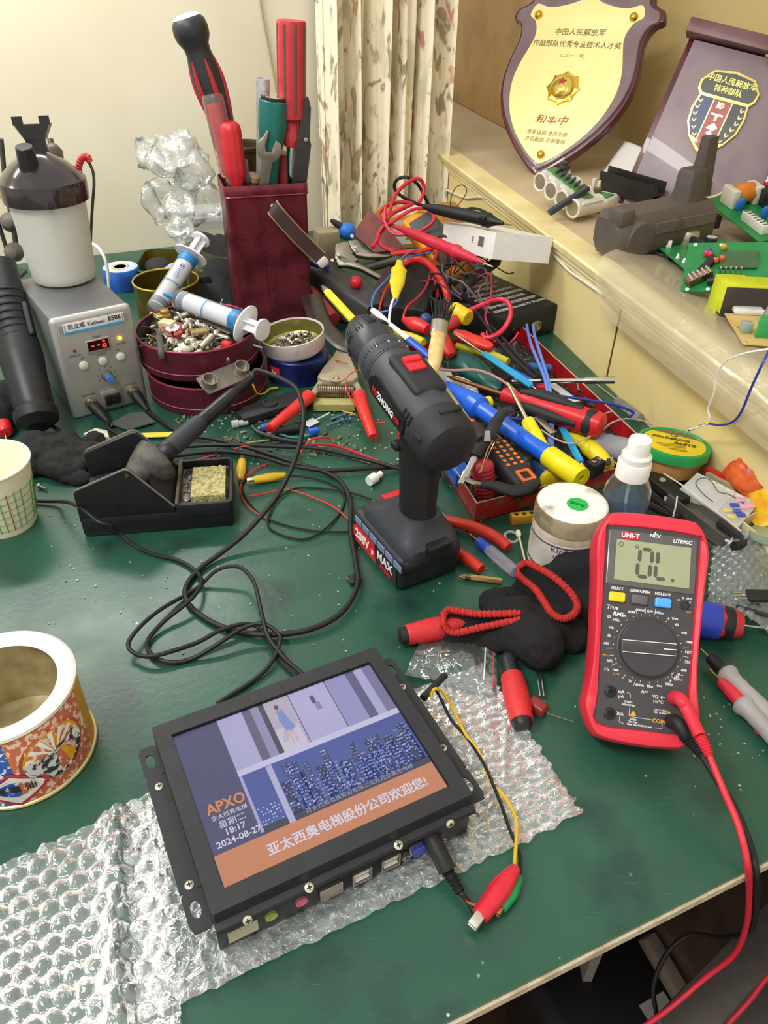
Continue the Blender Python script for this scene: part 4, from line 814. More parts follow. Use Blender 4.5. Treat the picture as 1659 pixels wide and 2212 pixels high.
for s in (-1, 1):                                          # side ears with slots
    x0 = s*(hw-.001); b = B(); W_ = .0145
    out = [(x0, -.073), (x0+s*W_, -.073), (x0+s*W_, .071), (x0, .071)]
    yy = [-.075, -.060, -.044, .044, .060, .074]
    # plate around two obround slots
    def slot(yc, n=10): return [(s*(hw+.0072)+.0032*math.cos(2*PI*k/n/1), yc+.0058*math.sin(2*PI*k/n)) for k in range(n)]
    def cell(y0, y1, hole):
        sq = [(s*(hw-.001), y0), (s*(hw+.0142), y0), (s*(hw+.0142), y1), (s*(hw-.001), y1)]
        if hole is None: b.prism(sq, .0350, .0364); return
        n = 20; hc = (s*(hw+.0074), hole); inn = [(hc[0]+.0034*math.cos(2*PI*k/n), hc[1]+.0062*math.sin(2*PI*k/n)) for k in range(n)]
        outp = []
        for k in range(n):
            a = 2*PI*k/n; dx, dy = math.cos(a), math.sin(a); best = 1e9
            for lim, dd in ((sq[0][0] if dx*s < 0 else sq[1][0], dx), ):
                if abs(dd) > 1e-6: best = min(best, (lim-hc[0])/dd)
            if abs(dy) > 1e-6: best = min(best, ((y1 if dy > 0 else y0)-hc[1])/dy)
            outp.append((hc[0]+dx*best, hc[1]+dy*best))
        b.loft([[(p[0], p[1], z) for p in q] for q, z in ((inn, .0350), (outp, .0350), (outp, .0364), (inn, .0364))], closed=True)
    cell(-.0755, -.0475, -.0605); cell(-.0475, .0445, None); cell(.0445, .0735, .060)
    part('mounting_ear', b, FRM, t)
    part('ear_fold', B().box((s*(hw-.0005), 0, .040), (.0016, .150, .010)), FRD, t)
def screw(x, y, z, X=None, r=.0031):
    k = part('screw', B().at(X or T(x, y, z)).lathe([(r, 0), (r, .0007), (r*.7, .0014), (0, .0016)], 18), mat('#d8d2b8', .3, .6), t, 'pale cross-head screw')
    part('cross_slot', B().at(X or T(x, y, z)).box((0, 0, .0015), (r*1.1, r*.3, .0004)).box((0, 0, .0015), (r*.3, r*1.1, .0004)), INKB, k)
for s, ys in ((-1, (.036, -.044)), (1, (.040, -.026))):
    for y in ys: screw(s*(hw+.0068), y, .0364)
for x in (-.072, -.031, .038, .071): screw(0, 0, 0, T(x, hh+.0002, .0475) @ RX(-70), .0026)
part('front_flange', B().loft([[(x, y, z) for y, z in ((-hh, .0400), (-hh-.0040, .0385), (-hh-.0050, .0365), (-hh-.0050, .0350), (-hh-.0040, .0350), (-hh, .0375))] for x in (-.0935, .0945)]), FRM, t)
for x, tilt in ((-.074, 62), (-.032, 30), (.033, 25), (.073, 70)): screw(0, 0, 0, T(x, -hh-.0036-(.0012 if tilt > 50 else 0), .0385-(.0012 if tilt > 50 else 0)) @ RX(tilt))
yf = -.0764
part('paper_sticker', B().box((-.077, yf, .0145), (.020, .0006, .013)), mat('#a8a184', .7), t, 'blank tan sticker')
for x, c in ((-.058, '#8fa64a'), (-.037, '#c8647c')):
    part('audio_jack', B().at(T(x, yf, .0190) @ RX(90)).lathe([(.0042, 0), (.0042, .0022), (.0028, .0024), (.0018, .0008)], 20), mat(c, .4), t, 'green audio jack' if c[1] == '8' else 'pink audio jack')
part('port_opening', B().box((.0055, yf, .0170), (.060, .0005, .020)), mat('#08080a', .7), t)
METP = mat('#b9b2a8', .3, .9)
def port(x, w, h, z=.0165): return B().loft([[(x+sx*(w/2-i), y, z+sz*(h/2-i)) for sx, sz in ((-1, -1), (1, -1), (1, 1), (-1, 1))] for i, y in ((0, yf-.0005), (0, yf-.003), (.0009, yf-.003), (.0009, yf+.002))])
part('network_port', port(-.016, .0165, .0135), METP, t)
for x in (.007, .029):
    u_ = part('usb_port', port(x, .0145, .0145), METP, t)
    for dz in (-.0034, .0034): part('usb_tongue', B().box((x, yf-.0015, .0165+dz), (.0105, .002, .0016)), mat('#d8d5cc', .5), u_)
v = part('vga_port', B().at(T(.055, yf-.0005, .0155) @ RX(90)).prism([(-.0085, -.0045), (.0085, -.0045), (.0098, .004), (.0085, .0055), (-.0085, .0055), (-.0098, .004)], 0, .0045, .0008), mat('#3a46a0', .4), t, 'blue video connector')
part('metal_shell', B().at(T(.055, yf-.0005, .0155) @ RX(90)).prism([(-.0105, -.006), (.0105, -.006), (.0115, .005), (.0105, .007), (-.0105, .007), (-.0115, .005)], 0, .0012), METP, v)
for x in (.0405, .0695): part('standoff_nut', B().at(T(x, yf-.0005, .0155) @ RX(90)).lathe([(.0033, 0), (.0033, .004), (.0018, .004), (.0016, .001)], 6), METP, t)
# the screen, upright in its own plane
def scr_mat(c, e, c2=None, scale=60, lo=.45, hi=.6):
    if ('scr', c) in MATS: return MATS[('scr', c)]
    m = mat(c, .22, emit=1., c2=c2, scale=scale, lo=lo, hi=hi, var=.02).copy(); b_ = m.node_tree.nodes['Principled BSDF']
    for l in list(b_.inputs['Base Color'].links): m.node_tree.links.remove(l)
    b_.inputs['Base Color'].default_value = (.012, .012, .014, 1); b_.inputs['Emission Strength'].default_value = .62; MATS[('scr', c)] = m; return m
ZS = .0493
SW, SH = .1628, .1268
def SXY(s, tt): return ((s-.5)*SW, (.5-tt)*SH)
def quad(s0, t0, s1, t1, k=0):
    a, b_ = SXY(s0, t0), SXY(s1, t1); z = ZS+.00006*k; return B().loft([[(a[0], b_[1], zz), (b_[0], b_[1], zz), (b_[0], a[1], zz), (a[0], a[1], zz)] for zz in (z, z+.00005)])
EM = 1.0
sp_ = part('screen', quad(-.005, -.005, 1.005, 1.005, -3), scr_mat('#45476a', .5), t, 'lit screen showing pictures and Chinese text')
def sq(name, s0, t0, s1, t1, c, e=.8, k=1, c2=None, scale=60, lo=.45, hi=.6): return part(name, quad(s0, t0, s1, t1, k), scr_mat(c, e, c2, scale, lo, hi), sp_)
sq('side_column', 0, 0, .205, .82, '#4a4c70', .4, 1)
sq('column_line', 0, .518, .205, .522, '#3e4062', .3, 2)
sq('photo_strip', .205, 0, 1, .425, '#a9a6d2', .7, 1, '#b9b5dc', 14, .3, .7)
for (s0, s1, c, e) in ((.325, .365, '#63617a', .4), (.365, .42, '#9491b4', .5), (.42, .55, '#b8afc2', .62), (.745, .86, '#9796c8', .6), (.86, .905, '#5e5c80', .35), (.95, 1, '#7a759c', .4)): sq('photo_panel', s0, 0, s1, .385, c, e, 2)
for s in (.555, .745): sq('panel_joint', s, 0, s+.004, .385, '#504c6a', .2, 3)
sq('doorway_sign', .648, .07, .668, .13, '#5a5270', .3, 3); sq('doorway_sign', .655, .13, .682, .19, '#8d8aae', .4, 3)
sq('photo_border', .205, .385, 1, .425, '#c9c5e6', .8, 2)
# a walking figure in a blue dress, as flat picture areas
def blob(name, pts, c, e, k): 
    a = [SXY(*p) for p in pts]; return part(name, B().prism([p for p in a], ZS+.00006*k, ZS+.00006*k+.00005), scr_mat(c, e), sp_)
sq('doorway_floor', .415, .22, .545, .385, '#d8d2e0', .6, 2); sq('doorway_post', .405, 0, .43, .385, '#4a4458', .25, 3)
blob('figure_dress', [(.47, .09), (.50, .085), (.51, .15), (.525, .24), (.505, .26), (.48, .25), (.468, .16)], '#7d92cc', .6, 4)
blob('figure_head', [(.483+.011*math.cos(k*PI/5), .062+.02*math.sin(k*PI/5)) for k in range(10)], '#6a4a44', .35, 4)
blob('figure_arm', [(.468, .10), (.45, .15), (.462, .16), (.474, .12)], '#d0b2ae', .5, 5)
blob('figure_leg', [(.485, .25), (.495, .25), (.49, .345), (.48, .345)], '#d0b2ae', .5, 4); blob('figure_leg', [(.505, .25), (.514, .25), (.512, .35), (.502, .35)], '#d0b2ae', .5, 4)
sq('night_city', .205, .425, 1, .815, '#3f4f96', .5, 1, '#5668b0', 5, .3, .7)
sq('city_ground', .205, .77, 1, .815, '#3a3e52', .3, 2)
sq('picture_border', .325, .43, .352, .815, '#b4b3da', .8, 3); sq('picture_border', .205, .425, .218, .80, '#a9a7d4', .75, 3)
RR = random.Random(3)
wins = {}
for k in range(30):
    s0 = .36+.63*(k/30)+RR.uniform(-.008, .008); wd = RR.uniform(.02, .055); t0 = .815-RR.uniform(.18, .37); 
    sq('tower', s0, t0, min(s0+wd, .995), .775, ('#30365e', '#414c86', '#3a4474', '#4f5c9a')[k % 4], .45, 2)
    for r_ in range(int((.775-t0)/.022)):
        for c_ in range(max(1, int(wd/.009))):
            if RR.random() < .62: wins.setdefault(RR.choice(('a', 'a', 'b', 'c', 'c')), []).append((s0+.002+c_*.009, t0+.005+r_*.022, RR.uniform(.004, .008), RR.uniform(.006, .013)))
for k in range(8):
    for r_ in range(6): wins.setdefault('b', []).append((.222+.012*k+RR.uniform(0, .004), .66+.02*r_, .006, .008)) if RR.random() < .5 else None
for (key, c, e) in (('a', '#8c9cd2', .8), ('b', '#bcc6e6', .95), ('c', '#7686c4', .7)):
    b = B()
    for s0, t0, a, h in wins[key]:
        if s0+a > .997: continue
        p, q = SXY(s0, t0), SXY(s0+a, t0+h); z = ZS+.00024; b.loft([[(p[0], q[1], zz), (q[0], q[1], zz), (q[0], p[1], zz), (p[0], p[1], zz)] for zz in (z, z+.00004)])
    part('lit_windows', b, scr_mat(c, e), sp_, kind='stuff')
sq('welcome_bar', 0, .815, 1, 1, '#cd8560', .6, 2)
SM = scr_mat('#dcd8ea', .85)
def stext(name, s, size, s_, t_, m=SM, bold=0., sx=1.):
    x, y = SXY(s_, t_); part(name, B().text(s, size, T(x, y, ZS+.0005), bold=bold, sx=sx, ext=.00003), m, sp_)
x_t, y_t = SXY(.565, .915); b = B()
for dx_, dy_ in ((0, 0), (.00035, 0), (0, .0003), (.00035, .0003)): b.text('亚太西奥电梯股份公司欢迎您!', .0092, T(x_t+dx_, y_t+dy_, ZS+.0005+dx_*.1+dy_*.2), sx=.98, ext=.00002)
part('lettering', b, SM, sp_)
stext('lettering', '亚太西奥电梯股份有限公司欢迎您乘坐电梯', .0044, .66, .79, scr_mat('#9aa3c0', .5))
stext('lettering', 'APXO', .0118, .115, .555, scr_mat('#d98a4c', .7), bold=.0003, sx=.85)
stext('lettering', '亚太西奥电梯', .0042, .115, .615); stext('lettering', '星期二', .0062, .115, .665); stext('lettering', '18:17', .0066, .115, .715, bold=.0001); stext('lettering', '2024-08-27', .0066, .117, .77, bold=.0001)
# --- multimeter ---
u_ = V((.17329, .74907, .63942)); x_ = V((.98222, -.179, -.0565)); b0 = P(1372, 1608, .027); n__ = x_.cross(u_)
ROT = M.Rotation(math.radians(3.2), 3, n__); u_ = ROT @ u_; x_ = ROT @ x_
X_ = M((x_, u_, n__)).transposed().to_4x4(); X_.translation = b0+x_*.0028
t = thing('multimeter', 'red and dark grey digital multimeter propped up, its display reading OL', 'multimeter', X_)
RED = mat('#d22a3c', .45, var=.04); FACE = mat('#3d3a3c', .5, var=.06, bump=.05, bscale=2500)
half = [(.030, .0005), (.037, .005), (.0445, .022), (.0435, .035), (.0415, .055), (.0418, .085), (.0440, .13), (.0460, .155), (.0440, .170), (.037, .183), (.030, .1855)]
outl = half+[(.012, .1868), (-.012, .1868)]+[(-x, y) for x, y in half[::-1]]+[(-.012, -.0015), (.012, -.0015)]
def scl(o, k, dy=.0, cy=.093): return [((x)*k, (y-cy)*k+cy+dy) for x, y in o]
fo = [(.0335, .0125), (.0345, .035), (.0360, .10), (.0375, .165), (.035, .1715), (0, .1735), (-.035, .1715), (-.0375, .165), (-.0360, .10), (-.0345, .035), (-.0335, .0125), (0, .0115)]
def rs(o, n=96):                                           # resample an outline evenly
    o = [V((p[0], p[1], 0)) for p in o]; d = [0]
    for i in range(len(o)): d.append(d[-1]+(o[(i+1) % len(o)]-o[i]).length)
    out = []
    for k in range(n):
        s = d[-1]*k/n; i = max(j for j in range(len(o)) if d[j] <= s); f = (s-d[i])/(d[i+1]-d[i]); p = o[i].lerp(o[(i+1) % len(o)], f); out.append((p.x, p.y))
    return out
def start_at(o):                                           # begin every outline at the same bearing
    k = min(range(len(o)), key=lambda i: abs(math.atan2(o[i][1]-.093, o[i][0]))); return o[k:]+o[:k]
def sm(o): return start_at(rs([tuple(p)[:2] for p in spline([(x, y, 0) for x, y in o]+[(o[0][0], o[0][1], 0)], 4)][:-1]))
O1 = sm(outl); F1 = sm(fo)
if (O1[5][1]-.093)*(F1[5][1]-.093) < 0: F1 = [F1[0]]+F1[:0:-1]
secs = [[(x, y, -.034) for x, y in scl(O1, .93)], [(x, y, -.026) for x, y in scl(O1, .99)], [(x, y, -.012) for x, y in O1], [(x, y, -.001) for x, y in scl(O1, .995)], [(x, y, .0035) for x, y in scl(O1, .975)], [(x, y, .0045) for x, y in scl(O1, .94)], [(x*1.03, (y-.093)*1.012+.093, .0035) for x, y in F1], [(x, y, .0008) for x, y in F1]]
part('holster', B().loft(secs), RED, t, 'red rubber holster')
part('face_plate', B().loft([[(x, y, z) for x, y in F1] for z in (-.002, .0012)]), FACE, t)
lw = part('display_window', B().at(T(0, .1465, .0012)).box((0, 0, 0), (.0715, .0465, .0022), .001), mat('#56524e', .25, coat=.5), t)
part('liquid_crystal', B().box((.0008, .1445, .0024), (.0600, .0340, .0012)), mat('#9a9c7c', .35, var=.03), lw, 'olive green display')
LC = mat('#4c4f42', .5); b = B()
def seg7b(b, on, x, y, s, w=.0030):
    h = s*.43; S = {'a': (0, s, 1), 'b': (h*.5, s*.75, 0), 'c': (h*.5, s*.25, 0), 'd': (0, 0, 1), 'e': (-h*.5, s*.25, 0), 'f': (-h*.5, s*.75, 0)}
    for k in on:
        dx, dy, hz = S[k]; q = .5*w; Lh = (h*.40 if hz else s*.225)
        pts = [(-Lh, 0), (-Lh+q, q), (Lh-q, q), (Lh, 0), (Lh-q, -q), (-Lh+q, -q)] if hz else [(0, -Lh), (q, -Lh+q), (q, Lh-q), (0, Lh), (-q, Lh-q), (-q, -Lh+q)]
        b.prism([(x+dx+px_+.10*(dy-s/2), y+dy+py_) for px_, py_ in pts], .0030, .0032)
seg7b(b, 'abcdef', -.0055, .1325, .0230); seg7b(b, 'def', .0090, .1325, .0230); b.box((.0175, .1325, .0031), (.0022, .0022, .0003))
b.torus((-.0255, .1575, .0031), .0018, .00025, 16, 4); b.text('Ω', .0042, T(-.0125, .157, .0031))
part('display_digits', b, LC, lw)
b = B().box((-.0185, .1655, .0026), (.0145, .0056, .0003)); bd_ = part('maker_badge', b, mat('#c22230', .45), t)
b = B().text('UNI-T', .0056, T(-.0185, .1655, .0029), bold=.0001).text('UT890C', .0043, T(.0235, .1655, .0026), shear=.2, bold=.0001).text('NCV', .0042, T(.0015, .1678, .0026), bold=.0001)
b.prism([(.0005, .1698), (.0025, .1698), (.0015, .1718)], .0025, .0027)
part('lettering', b, INKW, t)
for x, c, lb in ((-.0255, '#e8c417', 'yellow button'), (-.0075, '#5a565a', 'grey button'), (.0112, '#4f9fe0', 'blue button')):
    k = part('button_socket', B().at(T(x, .1135, .0012)).box((0, 0, 0), (.0145, .0092, .0008), .0003), INKB, t); part('push_button', B().at(T(x, .1135, .002)).box((0, 0, 0), (.0132, .0080, .0040), .0015, 3), mat(c, .4), t, lb)
b = B()
for s, x in (('SELECT', -.0255), ('△MAX/MIN', -.0075), ('HOLD/☼', .0112)): b.text(s, .0031, T(x, .1205, .0014), bold=.00008)
b.text('True', .0048, T(-.0285, .1045, .0014), shear=.25, bold=.0001).text('RMS', .0048, T(-.0235, .0995, .0014), shear=.25, bold=.0001)
dcx, dcy = .0015, .0755
import itertools
lbl = [(90, 'OFF', 0), (104, '100mF', 0), (118, '60M', 0), (131, '6M', 0), (144, '600k', 0), (157, '60k', 0), (169, '6k', 0), (181, '600', 0), (206, 'hFE', 0), (221, '10M', 0), (247, '20', 0), (262, '600m', 0), (277, '60m', 0), (291, '6m', 0), (305, '600µ', 0), (319, '60µ', 0), (76, '600m', 0), (60, '6', 0), (45, '60', 0), (30, '600', 0), (16, '1000', 0), (2, 'NCV', 0), (-12, '750', 0), (-25, '600', 0), (-38, '60', 0), (-50, '6', 0)]
for a, s, _ in lbl:
    r_ = .0268; ca_, sa_ = math.cos(math.radians(a)), math.sin(math.radians(a)); ll = .0295+.0012*len(s)*abs(ca_)*.8
    b.sph((dcx+r_*ca_, dcy+r_*sa_, .0013), .0005, 8, 4); b.text(s, .0029, T(dcx+ll*ca_, dcy+ll*sa_, .0014), bold=.00006)
for a in (8, -5, 82, 97, 111, 188, 199, 213, 236, 254, -44):
    ca_, sa_ = math.cos(math.radians(a)), math.sin(math.radians(a)); b.tube([(dcx+.0275*ca_, dcy+.0275*sa_, .0013), (dcx+.0325*ca_, dcy+.0325*sa_, .0013)], .0002, 4, 1, False)
for s, x, y, z in (('Ω', -.0305, .0965, .0036), ('V⎓', .0215, .1015, .0036), ('V~', .028, .058, .0038), ('A⎓', .0015, .041, .0038), ('Hz', -.029, .0545, .0036), ('mA', -.0165, .0385, .0034), ('µA', -.0165, .0350, .0034), ('20A', -.0165, .0215, .0034), ('VΩ⊣⊢', .0125, .0385, .0034), ('Hz℃', .0125, .0348, .0034), ('FUSED', -.0105, .0315, .0021), ('600mA Max', -.0105, .0292, .0021), ('CAT II 1000V', .0145, .0285, .0018), ('CAT III 600V', .0145, .0265, .0018), ('FUSED', -.006, .0185, .0019), ('20A Max', -.006, .0166, .0019), ('10sec Max EACH 15 min', -.001, .0146, .0019), ('NPN', .0315, .1195, .0024), ('B', .027, .1195, .0022), ('C', .0235, .1175, .0022), ('E', .0325, .1165, .0022)): b.text(s, z, T(x, y, .0014), bold=.00006)
b.tube([(-.0122, .0385, .0013), (-.0095, .038, .0013), (-.0092, .0345, .0013)], .0002, 4, 4); b.tube([(-.0092, .0275, .0013), (-.0092, .021, .0013), (-.007, .0205, .0013), (.008, .0205, .0013)], .0002, 4, 4, False); b.tube([(-.0165, .0195, .0013), (-.0165, .0152, .0013), (-.013, .0146, .0013)], .0002, 4, 4, False); b.tube([(.0165, .0215, .0013), (.0165, .015, .0013), (.011, .0146, .0013)], .0002, 4, 4, False)
part('face_print', b, mat('#d9d8d6', .5), t)
AMB = mat('#d99a24', .5); b = B().text('COM', .0042, T(.0135, .0200, .0014), bold=.00012).text('Hz', .0032, T(.028, .0545, .0014)).text('➔+', .003, T(-.0315, .0655, .0014)).text('℃℉', .0028, T(-.0215, .0515, .0014)).text('PNP', .0022, T(.0315, .1085, .0014))
b.prism([(-.0087, .0215), (-.0037, .0215), (-.0062, .0257)], .0012, .0014); b.prism([(.0195, .027), (.0225, .027), (.021, .0295)], .0012, .0014)
part('amber_print', b, AMB, t)
part('transistor_socket', B().at(T(.0290, .1135, .0013)).lathe([(.0042, 0), (.0042, .0004), (0, .0005)], 20), mat('#2a282a', .5), t)
b = B()
for k in range(6): b.at(T(.029+.0026*math.cos(k*PI/3), .1135+.0026*math.sin(k*PI/3), .0018)).lathe([(.0007, 0), (.0007, .0002)], 8)
part('socket_hole', b, mat('#050505', .8), t)
d_ = part('dial', B().at(T(dcx, dcy, .0012)).lathe([(.0245, 0), (.0245, .0008), (.0235, .0012), (.0228, .0012), (.0228, .0042), (.0220, .0050), (0, .0050)], 48), mat('#353335', .45), t)
part('dial_grip', B().at(T(dcx, dcy, .0062) @ RZ(3)).box((0, 0, 0), (.0440, .0098, .0030), .0012, 3), mat('#3c393b', .4), d_)
part('dial_pointer', B().at(T(dcx, dcy, .0062) @ RZ(3)).box((.016, 0, .0016), (.010, .0007, .0003)).box((0, .0047, .0013), (.042, .0005, .0005)).box((0, -.0047, .0013), (.042, .0005, .0005)), INKW, d_)
for x, y in ((-.0250, .0375), (-.0245, .0205)):
    j = part('input_jack', B().at(T(x, y, .0012)).lathe([(.0048, 0), (.0048, .001), (.0040, .0012), (.0038, .0004), (.0030, .0004), (.0030, .001), (.0022, .0012), (.0020, -.001)], 24), mat('#1a191b', .4), t)
part('rear_stand', B().at(T(0, .10, -.034) @ RX(62)).box((0, -.036, -.002), (.05, .072, .004), .001), mat('#2e2c2e', .5), t)
mm = X_
# ---------- meter leads, probes, bubble wrap, gloves and the front right ----------
def blob(name, balls, m, label, cat, group=None, vox=.003, k=.003, s=60, smooth=6, par=None, dents=0.):
    """one continuous soft surface through a set of balls"""
    b = B()
    for c, r, *sc_ in balls:
        sx, sy, sz = sc_[0] if sc_ else (1, 1, 1); b.sph(c, r, 16, 10, sx, sy, sz)
    me = b.mesh('tmp'); o = bpy.data.objects.new('tmp', me); COL.objects.link(o)
    md = o.modifiers.new('r', 'REMESH'); md.mode = 'VOXEL'; md.voxel_size = vox
    md = o.modifiers.new('s', 'SMOOTH'); md.factor = .6; md.iterations = smooth
    bpy.context.view_layer.update(); dg = bpy.context.evaluated_depsgraph_get(); me2 = bpy.data.meshes.new_from_object(o.evaluated_get(dg))
    bpy.data.objects.remove(o); bpy.data.meshes.remove(me)
    q = B(); q.bm.from_mesh(me2); bpy.data.meshes.remove(me2)
    for v in q.bm.verts:
        d = NZ.noise(v.co*s)*k+NZ.noise(v.co*s*2.6)*k*.4
        v.co += v.normal*d; v.co.z = max(v.co.z, .0006)
    if par: return part(name, q, m, par, label, world=True, sharp=180)
    return solo(name, q, m, label, cat, group, sharp=180)
# leads plugged into the meter
def lead(name, label, jx, jy, m, pts, turn, elbow, r=.0024):
    o = mm @ V((jx, jy, .002)); t = thing(name, label, 'test lead', M.Translation(o))
    e1 = mm @ V((jx, jy, .014)); rest = [P(*p) for p in elbow]
    part('plug', B().tube([mm @ V((jx, jy, -.001)), mm @ V((jx, jy, .012)), mm @ V((jx+.001, jy-.002, .0175)), mm @ V((jx+.005, jy-.008, .0185)), rest[0]], lambda s: .0058-.0012*s, 14, 6), m, t, world=True)
    q = spline([rest[0], rest[1]], 2); 
    part('strain_relief', B().tube([rest[0], (rest[0]+rest[1])/2, rest[1]], lambda s: .0046-.0014*s+.0005*math.cos(s*44), 12, 14), m, t, world=True)
    part('wire', B().tube([rest[1]]+[P(*p) for p in pts], r, 10, 10), m, t, world=True); return t
lead('test_lead', 'red test lead plugged into the multimeter, drooping over the desk edge', .0245, .0395, RED, [(1560, 1700, .045), (1590, 1770, .040), (1608, 1830, .032), (1616, 1880, .016), (1618, 1930, -.03), (1612, 2000, -.10), (1585, 2062, -.16), (1520, 2115, -.20), (1450, 2175, -.22), (1380, 2225, -.24)], 0, [(1512, 1590, .058), (1532, 1632, .052)])
lead('test_lead', 'black test lead plugged into the COM jack of the multimeter', .0235, .0215, RUB, [(1552, 1690, .035), (1585, 1740, .03), (1612, 1800, .022), (1628, 1850, .012), (1634, 1895, .0), (1634, 1950, -.05), (1620, 2010, -.12), (1560, 2025, -.22), (1490, 2020, -.26), (1440, 2060, -.28), (1412, 2130, -.30), (1420, 2200, -.32)], 0, [(1478, 1590, .045), (1515, 1630, .04)])
cable('red_lead_tail', [(1700, 2080, -.2), (1659, 2110, -.22), (1620, 2160, -.24), (1570, 2215, -.26)], .0024, mat('#b8202e', .45), 'red lead hanging at the bottom right corner below the desk', 'test lead')
# two grey probes
GRYP = mat('#9b9894', .5, var=.06)
def probe(label, tip, mid, end, body, tipc, r=.0075, hasdot=False):
    t, L = tool('test_probe', label, 'test probe', tip, end, 'grey handled probes lying beside the multimeter')
    lm = (V(mid)-V(tip)).length
    part('needle', B().lathe([(0, 0), (.0009, .003), (.0010, lm*.42), (.0014, lm*.43)], 10), BRASS, t)
    part('shroud', B().lathe([(.0038, lm*.40), (.0050, lm*.45), (.0060, lm*.8), (.0058, lm)], 20), tipc, t)
    part('handle', B().lathe([(.0060, lm-.002), (.0095, lm+.001), (.0098, lm+.005), (.0078, lm+.009), (.0070, lm+.015), (.0074, lm+.018), (.0070, lm+.021), (.0072, lm+.03), (.0075, L), (.0060, L+.002)], 24), GRYP, t)
    part('dot_mark', B().at(FZ((-.0012, -.0068, lm+.026), (-.15, -1, .0))).lathe([(.0042, 0), (.0040, .0007), (0, .0008)], 16), INKB if hasdot else RED, t)
probe('grey probe with a black collar, farther of the two beside the multimeter', P(1510, 1398, .012), P(1565, 1452, .012), P(1720, 1600, .012), None, RUB, hasdot=True)
probe('grey probe with a red collar, nearer of the two beside the multimeter', P(1528, 1440, .010), P(1592, 1520, .010), P(1720, 1645, .010), None, RED)
# screwdriver behind the meter
t, L = tool('screwdriver', 'stubby red and black screwdriver with a blue band half behind the multimeter', 'screwdriver', P(1500, 1335, .016), P(1600, 1350, .016))
part('handle', B().lathe([(.014, 0), (.0165, .004), (.0165, .022), (.0155, L-.016), (.0135, L-.006), (.012, L), (0, L+.001)], 28, sq=lambda a: 1+.03*math.cos(6*a)), mat('#b52836', .4), t)
part('blue_band', B().lathe([(.0166, -.001), (.0172, .001), (.0172, .021), (.0166, .022)], 28), mat('#2d48c0', .35), t)
part('black_ring', B().lathe([(.0156, L-.019), (.0161, L-.017), (.0152, L-.009), (.0146, L-.008)], 28), BLK, t)
part('rear_wire', B().rod((0, 0, L), (.001, 0, L+.032), .0012), STEEL, t)
# ---------- bubble wrap ----------
def wrap_sheet(A, Bc, C, D, step, dia, h, nfold=(), wav=.002, z0=.002, thick=0, seed=0):
    A, Bc, C, D = map(V, (A, Bc, C, D)); w = ((Bc-A).length+(C-D).length)/2; l = ((D-A).length+(C-Bc).length)/2
    nu, nv = int(w/step), int(l/step)
    def fn(i, j):
        p = (A*(1-i)+Bc*i)*(1-j)+(D*(1-i)+C*i)*j
        x, y = i*w, j*l; row = round(y/(dia*.92)); best = 9
        for rr_ in (row-1, row, row+1):
            ox = (dia*.5 if rr_ % 2 else 0); cxx = round((x-ox)/dia)*dia+ox; d = math.hypot(x-cxx, y-rr_*dia*.92); best = min(best, d)
        q = best/(dia*.46); bub = h*math.sqrt(1-q*q) if q < 1 else 0
        n = NZ.noise(V((x*22+seed, y*22, 0))); k = .6+.4*NZ.noise(V((x*9, y*9, seed)))
        z = z0+bub*(.55+.45*k)+(.0022*(1-abs(NZ.noise(V((x*70, y*150, seed+4)))))**3 if h < .002 else 0)+wav*(n+1)*.5+.0012*NZ.noise(V((x*140, y*90, seed)))
        for (fx, amp, wd) in nfold: z += amp*math.exp(-((x/w-fx+.05*(y/l-.5))/wd)**2)
        e = .004*NZ.noise(V((i*30, j*30, 7+seed)))
        return (p.x+e*(1 if min(i, 1-i) < .02 else 0), p.y+e*(1 if min(j, 1-j) < .02 else 0), z)
    return B().grid(fn, nu, nv)
BW = film('#f7fbfd', .09, .12, .5, 90, .5); BW2 = film('#f7fbfd', .12, .16, .9, 120, .6)
wa = [P(-260, 2000), P(345, 1722), P(400, 2250), P(-260, 2420)]
solo('bubble_wrap', wrap_sheet(*wa, .0016, .0125, .0045, ((.80, .010, .05), (1., .004, .06)), .003, .0015), BW, 'clear bubble wrap flap with big round bubbles at the lower left, beside the monitor', 'bubble wrap', sharp=180)
wb = [P(260, 1745), P(1040, 1440), P(1256, 1765), P(300, 2216)]
solo('bubble_wrap', wrap_sheet(*wb, .0017, .0105, .0016, ((1., .003, .03),), .002, .0006, seed=3), BW2, 'crinkled clear bubble wrap sheet spread under the monitor', 'bubble wrap', sharp=180)
wc = [P(1535, 1195, .0), P(1680, 1165), P(1700, 1420), P(1520, 1330)]
solo('bubble_wrap', wrap_sheet(*wc, .0014, .0105, .004, ((.5, .014, .35),), .004, .004, seed=9), BW, 'small bubble wrap pouch at the right edge, behind the multimeter', 'bubble wrap', sharp=180)
t = thing('black_transistor', 'black three legged power transistor lying on the bubble wrap pouch', 'transistor', FR(P(1625, 1290, .028), V((1, -.1, .1))))
part('body', B().box((.006, 0, .002), (.022, .015, .004), .0008), BLK, t)
for k in (-1, 0, 1): part('lead', B().box((-.010, k*.004, .0015), (.012, .0012, .0006)), STEEL, t)
cable('grey_pen', [(1590, 1310, .02), (1680, 1335, .02)], .0022, INKB, 'thin dark stick lying on the bubble wrap pouch', 'stick')
